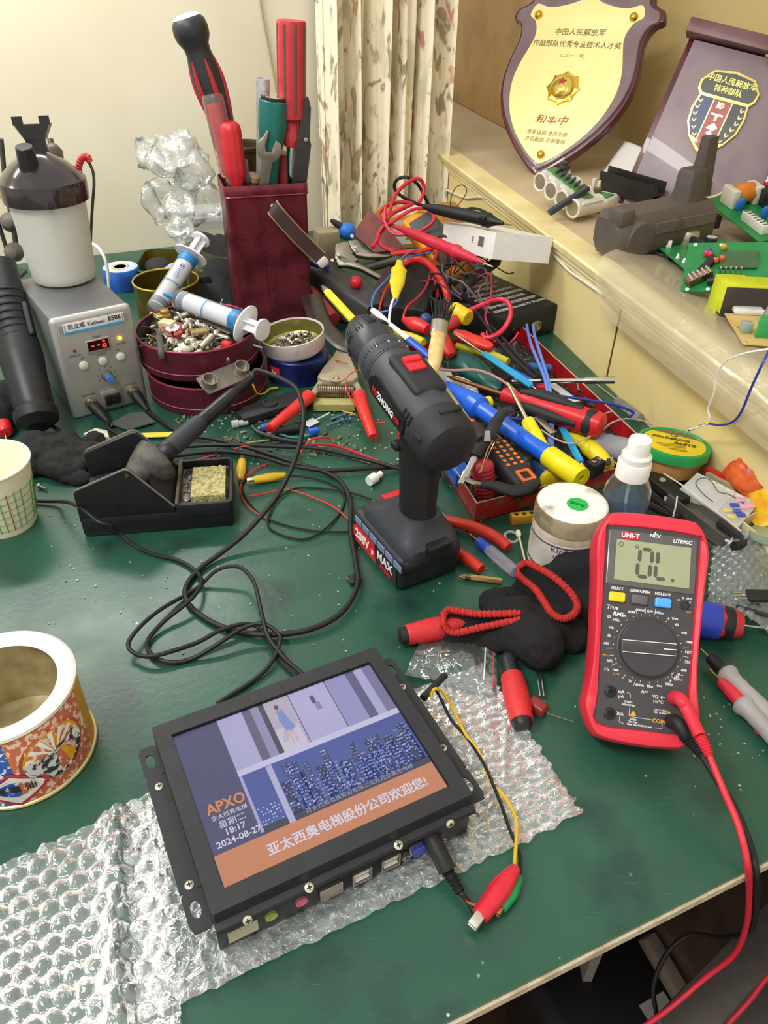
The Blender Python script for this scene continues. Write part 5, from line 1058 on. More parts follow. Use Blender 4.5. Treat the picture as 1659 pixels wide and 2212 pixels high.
# ---------- zip bag and clip leads at the monitor ----------
zc = [P(922, 1358, .002), P(1072, 1395, .002), P(1072, 1512, .002), P(875, 1460, .002)]
def zipf(i, j):
    p = (zc[0]*(1-i)+zc[1]*i)*(1-j)+(zc[3]*(1-i)+zc[2]*i)*j; q = NZ.noise(V((i*5, j*5, 2))); return (p.x, p.y, .0035+.006*max(0, q)+.0015*NZ.noise(V((i*16, j*16, 4)))+.012*math.exp(-((j-.55)/.3)**2)*math.exp(-((i-.55)/.4)**2))
t = thing('zip_bag', 'clear zip bag with a red seal line between the gloves and the bubble wrap', 'bag', M.Translation(P(980, 1440)))
part('bag', B().grid(zipf, 60, 44), film('#f2f6f6', .10, .05, .8, 40, 1.), t, world=True, sharp=180)
part('seal_line', B().tube([V(zipf(.955, j))+V((0, 0, .0008)) for j in (.05, .3, .6, .9)], .0006, 6, 6), mat('#c23a36', .4), t, 'red seal line', world=True)
part('seal_strip', B().tube([V(zipf(.85, j))+V((0, 0, .0008)) for j in (.08, .3, .55, .8)], .0007, 6, 6), mat('#c9d2d2', .3), t, world=True)
def clip(t, tail, tip, m, r=.0052, metal=COPPER, name='clip_boot'):
    X = FZ(tail, V(tip)-V(tail)); L = (V(tip)-V(tail)).length; Y = ROOTM[t.name].inverted() @ X
    part(name, B().at(Y).lathe([(r*.45, -.002), (r*.6, .001), (r*.95, L*.28), (r, L*.42), (r*.85, L*.75), (r*.8, L*.84)], 18, sq=lambda a: 1-.12*abs(math.sin(a))), m, t)
    for s in (-1, 1): part('jaw', B().at(Y @ T(0, s*r*.28, L*.9)).box((0, 0, 0), (r*.9, r*.35, L*.26), .0004), metal, t)
t = thing('clip_lead', 'yellow and black twisted leads ending in a red and a green crocodile clip', 'clip lead', M.Translation(P(1040, 1700)))
part('black_sleeve', B().rod(P(918, 1503, .028), P(962, 1458, .030), .0030, n=12).rod(P(918, 1503, .028), P(914, 1508, .028), .0034, n=12), RUB, t, world=True)
yl = [(930, 1505, .028), (940, 1488, .033), (960, 1500, .024), (983, 1540, .013), (1005, 1585, .010), (1035, 1625, .009), (1060, 1690, .009), (1082, 1712, .010), (1105, 1745, .011), (1116, 1780, .013), (1113, 1850, .014), (1110, 1876, .015)]
bl = [(925, 1503, .029), (936, 1486, .031), (950, 1505, .022), (975, 1555, .012), (1010, 1595, .009), (1045, 1650, .010), (1063, 1690, .011), (1085, 1745, .010), (1100, 1790, .010), (1115, 1825, .010), (1123, 1850, .009), (1123, 1885, .008), (1118, 1900, .007)]
part('yellow_wire', B().tube([P(*p) for p in yl], .0014, 8, 8), mat('#c9a31c', .45), t, 'yellow wire', world=True)
part('black_wire', B().tube([P(*p) for p in bl], .0013, 8, 8), RUB, t, world=True)
clip(t, P(1112, 1878, .015), P(1022, 1998, .010), mat('#cf2435', .3), .0076, mat('#cfc6b6', .3, .9))
clip(t, P(1120, 1898, .007), P(1072, 1972, .006), mat('#1f8a4a', .3), .0062, COPPER)
t = thing('power_plug', 'black power plug and stiff cord leaving the front ports of the monitor', 'plug', M.Translation(P(960, 1880)))
pz = [P(930, 1808, .022), P(968, 1890, .010), P(1000, 1950, .006), P(1040, 1996, .006)]
part('plug', B().tube([P(918, 1785, .026), P(948, 1842, .018), P(966, 1880, .012)], .0068, 10, 4), BLK, t, world=True)
part('strain_relief', B().tube([P(966, 1880, .012), P(978, 1900, .010), P(995, 1928, .008)], lambda s: .0046-.0014*s+.0006*math.cos(s*40), 10, 12), RUB, t, world=True)
part('cord', B().tube([P(995, 1928, .008), P(1012, 1950, .006), P(1026, 1975, .006)], .0019, 8, 6), RUB, t, world=True)
part('bare_wire', B().tube([P(1000, 1935, .008), P(1010, 1948, .010), P(1030, 1956, .011), P(1048, 1962, .010)], .0010, 6, 6), COPPER, t, 'bare copper strand', world=True)
# power cable of the monitor: comes from behind the cup, loops, goes under the monitor
PC = [(60, 1082, .003), (120, 1083, .006), (128, 1083, .014), (150, 1086, .030), (172, 1096, .039), (186, 1106, .040), (200, 1117, .038), (215, 1128, .036), (240, 1136, .030), (258, 1152, .016), (290, 1178, .006), (335, 1198, .003), (385, 1210, .003), (421, 1232, .004), (435, 1257, .010), (414, 1293, .012), (349, 1347, .006), (318, 1387, .004), (330, 1416, .004), (367, 1431, .003), (414, 1423, .003), (471, 1391, .009), (522, 1358, .014), (566, 1347, .016), (598, 1366, .013), (605, 1387, .010), (584, 1434, .005), (547, 1470, .003), (500, 1500, .003), (470, 1520, .003)]
cable('power_cable', PC, .0021, RUB, 'thin black cable from behind the paper cup, looping to the top left of the monitor', 'cable')
PC2 = [(668, 1475, .004), (652, 1455, .005), (613, 1420, .006), (580, 1376, .012), (566, 1329, .020), (551, 1264, .020), (529, 1232, .018), (504, 1223, .018), (468, 1232, .014), (435, 1262, .004), (406, 1282, .003), (349, 1315, .008), (305, 1351, .012), (278, 1387, .012), (287, 1409, .008), (323, 1418, .009), (377, 1405, .010), (428, 1387, .008), (475, 1362, .010), (522, 1349, .009), (558, 1355, .003), (584, 1391, .003), (602, 1423, .003), (640, 1460, .003)]
cable('power_cable', PC2, .0021, RUB, 'thin black cable loop with both ends tucked under the top edge of the monitor', 'cable')
# ---------- yellow clip leads behind the drill ----------
YCL = mat('#c9a51a', .35)
t = thing('clip_lead', 'black lead with two small yellow crocodile clips beside the sponge tray', 'clip lead', M.Translation(P(650, 1080)))
clip(t, P(519, 1034, .006), P(524, 988, .007), YCL, .0062, DSTEEL); clip(t, P(614, 1026, .007), P(536, 1039, .006), YCL, .0060, mat('#d8c9a0', .3, .8))
part('wire', B().tube([P(*p, z) for *p, z in [(519, 1036, .005), (527, 1068, .002), (546, 1095, .002), (570, 1116, .002), (599, 1129, .002), (639, 1140, .002), (692, 1148, .002), (757, 1149, .002)]], .0012, 6, 6), RUB, t, world=True)
part('wire', B().tube([P(*p, z) for *p, z in [(614, 1026, .006), (665, 1031, .003), (708, 1042, .002), (737, 1060, .002), (744, 1082, .002), (734, 1108, .002), (705, 1140, .003), (665, 1163, .002), (626, 1161, .002), (588, 1145, .002), (578, 1127, .003), (583, 1106, .003), (604, 1074, .003), (639, 1055, .003), (679, 1054, .002), (732, 1060, .003), (771, 1068, .003), (801, 1079, .003)]], .0013, 6, 6), RUB, t, world=True)
RW = mat('#c8322c', .45)
cable('red_wire', [(578, 1002, .002), (551, 1013, .003), (527, 1034, .004), (519, 1060, .004), (533, 1090, .004), (559, 1111, .003), (586, 1124, .002)], .0009, RW, 'thin red wire running down beside the sponge tray', 'wire')
cable('red_wire', [(535, 1072, .003), (567, 1067, .003), (612, 1058, .003), (641, 1062, .003), (679, 1076, .003), (721, 1095, .003), (753, 1122, .002)], .0009, RW, 'thin red wire arching across the clip lead loop to the drill battery', 'wire')
cable('red_wire', [(386, 1008, .002), (420, 995, .003), (475, 980, .002)], .0011, RW, 'short red wire end behind the sponge tray', 'wire')
cable('red_wire', [(505, 970, .012), (530, 965, .013), (560, 980, .003), (575, 988, .002)], .0010, RW, 'short red wire bent over the black cables behind the stand', 'wire')
cable('red_wire', [(640, 990, .004), (668, 953, .014), (690, 946, .014), (712, 947, .006), (722, 956, .002)], .0013, RW, 'red wire arching over the black cables left of the drill', 'wire')
cable('red_cable', [(672, 960, .012), (705, 960, .010), (740, 967, .007), (780, 982, .006), (820, 997, .005)], .0019, mat('#b3202f', .4), 'thick red cable lying above the black cables, ending at the drill grip', 'cable')
cable('cream_stick', [(686, 964, .006), (735, 980, .004), (800, 1000, .002)], .0014, mat('#d9d0b4', .6), 'cream stick lying under the thick red cable', 'stick')
cable('wooden_stick', [(532, 957, .002), (583, 950, .002)], .0011, mat('#b59a5c', .6), 'short wooden stick behind the black cables', 'stick')
cable('black_probe_lead', [(545, 922, .008), (560, 935, .007), (600, 948, .006), (640, 955, .006), (662, 957, .006)], .0034, BLK, 'black sheathed lead with a rubber end lying beside the red pliers handle', 'cable')
# ---------- gloves ----------
GLV = mat('#1b1b1c', .95, var=.35, scale=500, bump=.9, bscale=900); CUF = mat('#b52a26', .8, var=.12, scale=400, bump=.6, bscale=700)
def cuff(t, pts, r=.0034):
    part('red_cuff', B().tube([P(*p) for p in pts], lambda s: r+.0006*math.cos(s*330), 10, 12, closed=True), CUF, t, 'red ribbed hem', world=True)
t = thing('work_glove', 'black knitted glove with a red hem, slumped behind the round fingertip of the other glove', 'glove', M.Translation(P(1220, 1320)))
blob('glove', [(P(1140, 1275, .012), .016), (P(1180, 1262, .016), .020), (P(1240, 1240, .022), .026, (1, 1, .9)), (P(1280, 1235, .02), .026), (P(1290, 1290, .012), .028, (1.2, 1, .7)), (P(1250, 1320, .010), .024, (1.1, 1, .7)), (P(1100, 1300, .008), .018, (1.1, 1, .7)), (P(1200, 1330, .006), .022, (1.2, 1, .6)), (P(1310, 1260, .01), .024, (1, 1, .8))], GLV, None, None, par=t)
c1 = [(1120, 1224, .042), (1138, 1216, .045), (1165, 1228, .047), (1200, 1250, .046), (1232, 1280, .043), (1247, 1308, .040), (1238, 1328, .038), (1215, 1336, .037), (1192, 1325, .036), (1175, 1300, .036), (1158, 1275, .036), (1135, 1255, .037), (1118, 1240, .040)]
cuff(t, c1)
def disc(pts, dz):
    q = [P(*p) for p in pts]; c = sum(q, V((0, 0, 0)))/len(q); b = B(); b.loft([[p for p in q], [p.lerp(c, .12)-V((0, 0, dz*.6)) for p in q], [p.lerp(c, .5)-V((0, 0, dz)) for p in q]], cap0=False); return b
def skirt(pts, drop, spread=1.12):
    q = [P(*p) for p in pts]; c = sum(q, V((0, 0, 0)))/len(q); return B().loft([[p for p in q], [c+(p-c)*1.02-V((0, 0, drop*.4)) for p in q], [V(((c+(p-c)*spread).x, (c+(p-c)*spread).y, max(.001, p.z-drop))) for p in q]], False, False)
part('glove_opening', disc(c1, .012), GLV, t, world=True, sharp=180); part('glove_wrist', skirt(c1, .045), GLV, t, world=True, sharp=180)
t = thing('work_glove', 'black knitted glove with a long red hem loop and round fingertip, nearer the zip bag', 'glove', M.Translation(P(1100, 1380)))
blob('glove', [(P(1165, 1392, .020), .0235), (P(1140, 1375, .016), .021), (P(1110, 1372, .012), .018, (1.1, 1.1, .8)), (P(1075, 1375, .009), .017, (1.1, 1.1, .7)), (P(1085, 1335, .014), .018), (P(1120, 1330, .018), .020), (P(1190, 1355, .012), .024), (P(1070, 1300, .012), .016), (P(1040, 1370, .006), .013, (1.2, 1.2, .6)), (P(1225, 1370, .008), .022, (1, 1, .7))], GLV, None, None, par=t)
c2_ = [(958, 1328, .028), (968, 1318, .030), (990, 1320, .030), (1030, 1326, .030), (1080, 1326, .031), (1128, 1325, .032), (1130, 1336, .030), (1090, 1345, .027), (1040, 1355, .024), (990, 1366, .022), (968, 1362, .022), (958, 1348, .024)]
cuff(t, c2_, .0033); part('glove_opening', disc(c2_, .010), GLV, t, world=True, sharp=180); part('glove_wrist', skirt(c2_, .03, 1.05), GLV, t, world=True, sharp=180)
# red handled tools around the gloves
def ribgrip(t, L0, L1, r, m, rows=9, bumps=True):
    part('grip', B().lathe([(r*.75, L0)]+[(r*(.88+.14*math.sin(PI*k/14))+(.0005 if k % 2 and bumps else 0), L0+(L1-L0)*k/14) for k in range(15)]+[(r*.8, L1)], 24), m, t)
t, L = tool('screwdriver', 'red dimpled screwdriver handle with a black end, pointing out from under the gloves', 'screwdriver', P(1000, 1346, .012), P(867, 1374, .012))
ribgrip(t, 0, L-.005, .0105, mat('#c62a2c', .45, bump=.4, bscale=700)); part('end_cap', B().lathe([(.0082, L-.006), (.0078, L+.001), (.006, L+.0025), (0, L+.003)], 22), BLK, t)
t, L = tool('screwdriver', 'red ribbed screwdriver handle with a black end, standing out below the gloves', 'screwdriver', P(1098, 1425, .014), P(1130, 1572, .010))
ribgrip(t, .018, L-.006, .0108, mat('#c62a2c', .45, bump=.4, bscale=700)); part('end_cap', B().lathe([(.0088, L-.009), (.0084, L-.002), (.007, L), (0, L+.001)], 22), BLK, t); part('collar', B().lathe([(.006, -.004), (.0085, .002), (.0075, .008), (.0080, .02)], 20), BLK, t)
t, L = tool('tweezers', 'pair of thin bright tweezer tips sticking out below the gloves', 'tweezers', P(1160, 1430, .008), P(1171, 1505, .006))
for s in (-1, 1): part('leg', B().box((s*.0016, 0, L/2), (.0014, .0022, L), .0003), STEEL, t)
t = thing('film_capacitor', 'brown red film capacitor with wire leads beside the lower red handle', 'capacitor', FR(P(1160, 1526, .006), P(1178, 1535, .006)-P(1150, 1516, .006)))
part('body', B().box((0, 0, 0), (.017, .011, .011), .0025, 3), mat('#8a2f2c', .35), t)
part('lead', B().tube([(.008, .001, 0), (.013, .002, -.001), (.030, .012, -.004)], .0005, 6), STEEL, t)
# pliers with red handles lying by the drill
PLR = mat('#c0301f', .4)
t = thing('pliers', 'pliers with two red dipped handles lying behind the drill battery', 'pliers', M.Translation(P(1000, 1160)))
part('handle', B().tube([P(962, 1124, .010), P(1000, 1132, .012), P(1040, 1145, .013), (P(1075, 1163, .012)), P(1098, 1183, .010)], lambda s: .0058+.0008*math.sin(s*PI), 12, 8), PLR, t, world=True)
part('handle', B().tube([P(985, 1190, .008), P(1008, 1205, .009), P(1040, 1230, .008)], .0058, 12, 8), PLR, t, world=True)
part('jaw', B().tube([P(965, 1126, .010), P(948, 1112, .009), P(928, 1100, .008)], .0052, 8, 4, flat=.6), mat('#b9b6ae', .35, .8), t, world=True)
t, L = tool('screwdriver', 'clear screwdriver handle with a blue collar between the red pliers and the gloves', 'screwdriver', P(985, 1128, .006), P(1115, 1238, .008))
l1 = (P(1030, 1172, .006)-P(985, 1128, .006)).length
part('blade', B().rod((0, 0, 0), (0, 0, l1), .0012), COPPER, t); part('collar', B().lathe([(.0025, l1-.002), (.0058, l1), (.0060, l1+.016), (.0052, l1+.018)], 18), mat('#2c40a8', .3), t, 'blue collar')
part('handle', B().lathe([(.0055, l1+.016), (.0065, l1+.02), (.0068, L-.010), (.0062, L-.008), (.0066, L-.002), (0, L)], 24, sq=lambda a: 1+.06*math.cos(6*a)), mat('#cfc9d6', .12, trans=.75, ior=1.3), t, 'clear handle')
t, L = tool('driver_bit', 'golden double ended driver bit in front of the red pliers', 'driver bit', P(992, 1244, .004), P(1084, 1256, .004))
part('shaft', B().lathe([(.0012, 0), (.003, .006), (.0034, .012), (.0034, L)], 6), mat('#c7a562', .3, .9), t); part('tip', B().lathe([(.0006, -.001), (.0032, .007), (.0034, .012)], 8), DSTEEL, t)
solo('plastic_ring', B().torus(P(1105, 1160, .002), .0075, .0017, 26, 8, V((.1, -.2, 1))), mat('#c9cbc4', .3, trans=.3), 'white plastic ring lying by the yellow terminal block', 'ring')
t, L = tool('cotton_swab', 'cotton swab leaning on the flux jar', 'cotton swab', P(1135, 1215, .004), P(1119, 1148, .010))
part('stick', B().rod((0, 0, 0), (0, 0, L-.006), .0011, n=8), mat('#d6c391', .6), t); part('tip', B().sph((0, 0, L-.003), .0030, 12, 8, 1, 1, 1.9), mat('#e2ddd0', .9), t)
t = thing('terminal_block', 'yellow terminal block with three screw holes against the red toolbox', 'terminal block', FR(P(1110, 1134, 0), P(1150, 1130, 0)-P(1110, 1134, 0)))
part('block', B().box((.012, .005, .005), (.030, .012, .010), .001), mat('#c08a1e', .5), t); part('top_strip', B().box((.012, .004, .0108), (.030, .009, .0018), .0004), mat('#d9a92c', .5), t)
for k in range(3): part('screw_hole', B().at(T(.003+.009*k, .004, .0114)).lathe([(.0026, 0), (.0026, .0004), (0, .0004)], 14), mat('#3c2a10', .7), t)
# ---------- flux jar, spray bottle, solder paste ----------
JM = M.Translation(P(1212, 1208, 0)); t = thing('flux_jar', 'old white jar with a grimy lid and a green sticker on top', 'jar', JM)
HJ = .076
part('body', B().lathe([(.034, 0), (.0365, .002), (.0365, HJ-.030), (.0355, HJ-.022), (.0335, HJ-.019)], 48), mat('#cfc6b2', .45, c2='#b5a98e', scale=40), t)
part('label', B().lathe([(.0366, .006), (.0368, .0062), (.0368, HJ-.031), (.0366, HJ-.0308)], 48, cap=False), mat('#d6d2c8', .5, c2='#b9b2a2', scale=30), t)
CYL = lambda a, z, r=.0370: M.Rotation(math.radians(a), 4, 'Z') @ T(r, 0, z) @ RZ(90) @ RX(90)
def cyltext(b, s, size, a0, z, r=.0371, step=None):
    st = (step or size*.62)/r; 
    for k, ch in enumerate(s): b.text(ch, size, CYL(a0+math.degrees(k*st), z, r))
b = B(); cyltext(b, 'KINGBO', .0072, -122, .0385); cyltext(b, 'Solder paste', .0046, -119, .0305); cyltext(b, '(halogen)', .0042, -117, .025); cyltext(b, '100g', .0042, -112, .0195); cyltext(b, 'RMA', .0052, -80, .027); part('lettering', b, mat('#3a3848', .5), t)
b = B()
for z, h in ((HJ-.034, .0016), (.0085, .0022)): b.lathe([(.0368, z), (.0370, z+.0001), (.0370, z+h), (.0368, z+h)], 48, cap=False)
part('label_band', b, mat('#3c3768', .5), t)
part('lid', B().lathe([(.0352, HJ-.021), (.0368, HJ-.020), (.0368, HJ-.004), (.0355, HJ-.001)], 72, sq=lambda a: 1+.006*math.cos(72*a)), mat('#a3977c', .55, c2='#7d7055', scale=50), t, 'grimy ribbed lid')
part('lid_top', B().lathe([(.0355, HJ-.0012), (.0345, HJ), (.0325, HJ+.0006), (0, HJ+.0008)], 56), mat('#e6e4de', .5, c2='#9d947e', scale=38, lo=.54, hi=.68), t, 'chalky white lid top')
sk = part('sticker', B().at(T(.0035, -.005, HJ+.0008)).lathe([(.0108, 0), (.0108, .0003), (0, .0003)], 32), mat('#1fb04a', .45), t, 'round green sticker')
part('lettering', B().text('RoHS', .0062, T(.0035, -.005, HJ+.0014) @ RZ(150), bold=.0001), mat('#1c6a38', .5), sk)
SBX = M.Translation(P(1322, 1192, 0)); t = thing('spray_bottle', 'clear pump spray bottle half full of blue liquid behind the flux jar', 'spray bottle', SBX)
HS_ = .105
part('bottle', B().lathe([(.0215, 0), (.0235, .002), (.0240, .006), (.0240, HS_-.030), (.0225, HS_-.018), (.0175, HS_-.008), (.0125, HS_-.003), (.0115, HS_), (.0105, HS_), (.0115, HS_-.004), (.0165, HS_-.010), (.0213, HS_-.020), (.0228, HS_-.030), (.0228, .007), (.020, .003), (0, .003)], 44, cap=False), mat('#eef4f7', .05, trans=.97, ior=1.2, var=.01), t, 'clear plastic')
part('liquid', B().lathe([(0, .0032), (.0198, .0034), (.0226, .008), (.0226, .066), (0, .066)], 40), mat('#5f9ccf', .03, trans=.9, ior=1.2, var=.02), t, 'blue liquid')
part('label', B().lathe([(.0241, .006), (.0243, .0062), (.0243, .040), (.0241, .0402)], 44, cap=False), mat('#3f8fd0', .35, c2='#8fc0e4', scale=120, lo=.5, hi=.55), t, 'blue striped label')
b = B()
cyl2 = lambda a, z: M.Rotation(math.radians(a), 4, 'Z') @ T(.0242, 0, z) @ RZ(90) @ RX(90)
b.text('美', .008, cyl2(-115, .050)); part('lettering', b, mat('#2f6fb0', .5), t)
part('dip_tube', B().tube([(0, 0, HS_), (.001, .001, .07), (.006, -.004, .02), (.010, -.008, .006)], .0016, 8), mat('#e8eef0', .3, trans=.5), t)
part('collar', B().lathe([(.0155, HS_-.006), (.0165, HS_-.005), (.0165, HS_+.012), (.0150, HS_+.014)], 40, sq=lambda a: 1+.008*math.cos(40*a)), WHT, t)
part('pump_base', B().lathe([(.0148, HS_+.0135), (.0148, HS_+.020), (.0125, HS_+.022)], 36), WHT, t)
part('nozzle_cap', B().lathe([(.0115, HS_+.0215), (.0112, HS_+.036), (.0105, HS_+.038), (0, HS_+.0385)], 36), mat('#f0efe9', .4), t)
pc = P(1461, 962, .046); t = thing('solder_paste_tub', 'round tub of soldering paste with a green lid and a yellow label', 'tub', M.Translation(V((pc.x-.003, pc.y+.002, .011))) @ RY(3) @ RX(-6))
part('tub', B().lathe([(.034, .001), (.036, .003), (.0385, .030), (.037, .030), (.0345, .004), (0, .004)], 44, cap=True), mat('#a9824e', .4), t)
part('lid', B().lathe([(.0395, .024), (.0430, .0245), (.0435, .034), (.0425, .0365), (.0395, .0370), (.0380, .0352), (0, .0352)], 52), mat('#1f8f4a', .35), t, 'green lid').data
part('tab', B().at(T(-.043, .004, .031)).box((0, 0, 0), (.007, .020, .008), .002), mat('#1f8f4a', .35), t)
lb = part('label', B().lathe([(.0370, .0353), (.0370, .0357), (0, .0357)], 48), mat('#d8bc1e', .45), t, 'yellow label')
b = B().prism([(.0365*math.cos(a), .0365*math.sin(a)) for a in [math.radians(15+10*k) for k in range(11)]], .0357, .0359); part('dark_area', b, mat('#6b6448', .5), lb)
TL = RZ(-18)
b = B().text('SOLDERING', .0082, TL @ T(-.004, .010, .0361), bold=.0003, shear=.15).text('PASTE', .0092, TL @ T(.012, -.0015, .0361), bold=.0003, shear=.15)
for k in range(7): b.box((-.006+.001*k, -.004-.0034*k, .0360), (.034-.003*k, .0006, .0002))
b.at(TL).torus((.0, .022, .036), .004, .0006, 20, 4); part('lettering', b, mat('#5a4a1a', .5), lb)
# ---------- red toolbox and its tools ----------
RB = mat('#c01f26', .38, .2, c2='#a51a20', scale=30); RBW = mat('#a92a25', .5, .2, c2='#8a5a42', scale=70, lo=.52, hi=.60, bump=.2, bscale=120)
q0, q1, q2, q3 = (.103, .689), (.337, .794), (.218, 1.172), (-.014, 1.075)
t = thing('red_toolbox', 'worn red metal tool tray heaped with pliers, screwdrivers and picks', 'toolbox', M.Translation((.16, .93, 0)))
def wall2(a, b_, h=.0265, th=.0014):
    d = V((b_[0]-a[0], b_[1]-a[1], 0)); n = V((-d.y, d.x, 0)).normalized()*th; a3, b3 = V((*a, 0)), V((*b_, 0))
    return B().loft([[p+V((0, 0, z)) for p in (a3, b3, b3+n, a3+n)] for z in (.0005, h)])
part('front_wall', wall2(q0, q1), RBW, t, world=True); part('right_wall', wall2(q1, q2), RB, t, world=True); part('back_wall', wall2(q2, q3), RB, t, world=True); part('left_wall', wall2(q3, q0), RBW, t, world=True)
part('floor_plate', B().prism([q0, q1, q2, q3], .0006, .0016), mat('#5d1a1a', .5, c2='#3a3432', scale=30), t, world=True)
PALE = mat('#e0c3b0', .4, .3)
part('worn_edge', B().tube([V((*q3, .0268)), V((*q0, .0268)), V((*q1, .0268)), V((*q2, .0268))], .0008, 6, 1, smooth=False), PALE, t, 'bright worn top edge', world=True)
part('side_hole', B().at(FZ(V((.066, .765, .016)), V((-.98, -.2, 0)))).lathe([(.006, -.0004), (.006, .0012), (0, .0012)], 16), mat('#0a0808', .8), t, world=True)
def grip(t, L0, L1, r0, r1, m, n=24, sq=None, name='handle'):
    part(name, B().lathe([(r0*.8, L0), (r0, L0+.003), ((r0+r1)*.52, (L0+L1)/2), (r1, L1-.006), (r1*.9, L1-.001), (0, L1)], n, sq=sq), m, t)
BLU = mat('#1d5fd0', .25); BLUD = mat('#1a4aa8', .3); YEL2 = mat('#e3d414', .35); LBL = mat('#2a9ac8', .4)
# blue desoldering pump
t, L = tool('desoldering_pump', 'bright blue desoldering pump with a yellow end, lying across the toolbox', 'desoldering pump', P(950, 822, .048), P(1256, 1034, .048))
k1, k2, k3 = L*.27, L*.34, L*.80
part('nose', B().lathe([(.0025, 0), (.004, .010)]+[(.0048+.0088*j/15+(.0012 if j % 2 else 0), .012+(k1-.016)*j/15) for j in range(16)]+[(.0150, k1-.002), (.0152, k1+.002), (.0152, k2-.004), (.0110, k2)], 32), BLU, t)
part('barrel', B().lathe([(.0108, k2-.002), (.0108, k2+.004), (.0104, k3)], 32), BLU, t)
part('end_cap', B().lathe([(.0118, k3-.001), (.0132, k3+.001), (.0132, L-.006), (.0125, L), (.004, L), (.003, L-.006), (0, L-.006)], 32), YEL2, t, 'yellow end cap')
part('release_button', B().at(T(.0135, 0, k2-.012) @ RY(90)).lathe([(.0045, -.002), (.0045, .004), (.0078, .006), (.0078, .0085), (0, .0085)], 18), YEL2, t, 'yellow button')
# big red and black screwdriver
t, L = tool('screwdriver', 'large red and black screwdriver with a brown shaft lying across the toolbox', 'screwdriver', P(965, 812, .056), P(1303, 922, .056))
hL = (P(1091, 850, .056)-P(965, 812, .056)).length
part('shaft', B().lathe([(.0008, 0), (.0028, .008), (.0031, hL)], 12), mat('#8a5a34', .35, .8), t)
part('handle', B().lathe([(.0075, hL-.002), (.0095, hL+.002), (.0095, hL+.012), (.0085, hL+.018), (.0125, hL+.026), (.0160, hL+.045), (.0168, hL+.07), (.0162, L-.025), (.0165, L-.012), (.0150, L-.003), (.011, L), (0, L+.001)], 36, sq=lambda a: 1-.03*math.cos(4*a)), REDP, t)
b = B()
for k in range(4):
    a = k*PI/2; b.tube([V((math.cos(a)*r, math.sin(a)*r, z)) for r, z in ((.0105, hL+.024), (.0138, hL+.045), (.0146, hL+.07), (.0140, L-.030))], lambda s: .0086*math.sin(PI*min(max(s, .12), .9))**.5, 10, 5)
part('rubber_pad', b, BLKM, t); part('rubber_ring', B().lathe([(.0160, L-.023), (.0172, L-.020), (.0172, L-.014), (.0160, L-.011)], 32), BLKM, t)
# yellow handled screwdriver
t, L = tool('screwdriver', 'yellow handled screwdriver with a straw coloured shaft propped against the blue pump', 'screwdriver', P(1096, 826, .078), P(1178, 982, .044))
hL = L*.56; part('shaft', B().lathe([(.0010, 0), (.0024, .006), (.0028, hL)], 12), mat('#c9b98a', .3, .9), t); grip(t, hL-.002, L, .0085, .0088, YEL2, sq=lambda a: 1+.04*math.cos(6*a))
t, L = tool('screwdriver', 'long bright shafted screwdriver with an orange and black handle behind the drill', 'screwdriver', P(918, 774, .072), P(1046, 955, .066))
hL = L*.82; part('shaft', B().lathe([(.0008, 0), (.0026, .006), (.0028, hL)], 12), CHROME, t); part('collar', B().lathe([(.0055, hL-.006), (.0065, hL), (.0065, hL+.006)], 18), mat('#d8582a', .4), t); grip(t, hL+.003, L, .0085, .0105, BLKM)
# side cutters
t = thing('side_cutters', 'side cutters with black curved handles at the near corner of the toolbox', 'pliers', M.Translation(P(1010, 1035, .03)))
pv = P(1003, 1032, .040)
part('upper_handle', B().tube([P(1026, 985, .056), P(1040, 958, .064), P(1060, 935, .070), P(1076, 905, .074), P(1092, 888, .078), P(1107, 884, .080)], lambda s: .0078-.0035*s+.0015*math.sin(s*PI), 12, 8, flat=.6), BLKM, t, world=True)
part('lower_handle', B().tube([P(1040, 1046, .042), P(1070, 1050, .044), P(1105, 1060, .046), P(1135, 1056, .047), P(1158, 1040, .048)], lambda s: .0062+.0026*math.sin(s*PI), 12, 8, flat=.6), BLKM, t, world=True)
part('upper_arm', B().tube([pv, P(1016, 1006, .048), P(1028, 982, .056)], .0042, 8, 4, flat=.6), mat('#c3c0ba', .25, .9), t, world=True)
part('lower_arm', B().tube([pv, P(1022, 1042, .042), P(1045, 1047, .043)], .0040, 8, 4, flat=.6), mat('#a7a39c', .3, .9), t, world=True)
part('jaw', B().tube([P(1010, 1020, .043), pv, P(995, 1046, .038)], lambda s: .0062-.002*s, 8, 4, flat=.6), mat('#b9b5ae', .3, .9), t, world=True)
part('spring', B().tube([P(1064, 952, .068), P(1052, 975, .062), P(1040, 1012, .050), P(1034, 1022, .047), P(1042, 1015, .048), P(1056, 980, .056), P(1068, 955, .066)], .0008, 6, 6), mat('#c8a06a', .3, .9), t, world=True)
part('emblem', B().at(ROOTM[t.name].inverted() @ FZ(P(1053, 942, .0745), V((-.3, -.75, .6)))).prism([(-.004, -.006), (.004, -.006), (.003, .006), (-.003, .006)], 0, .0006), mat('#8b8b88', .4), t)
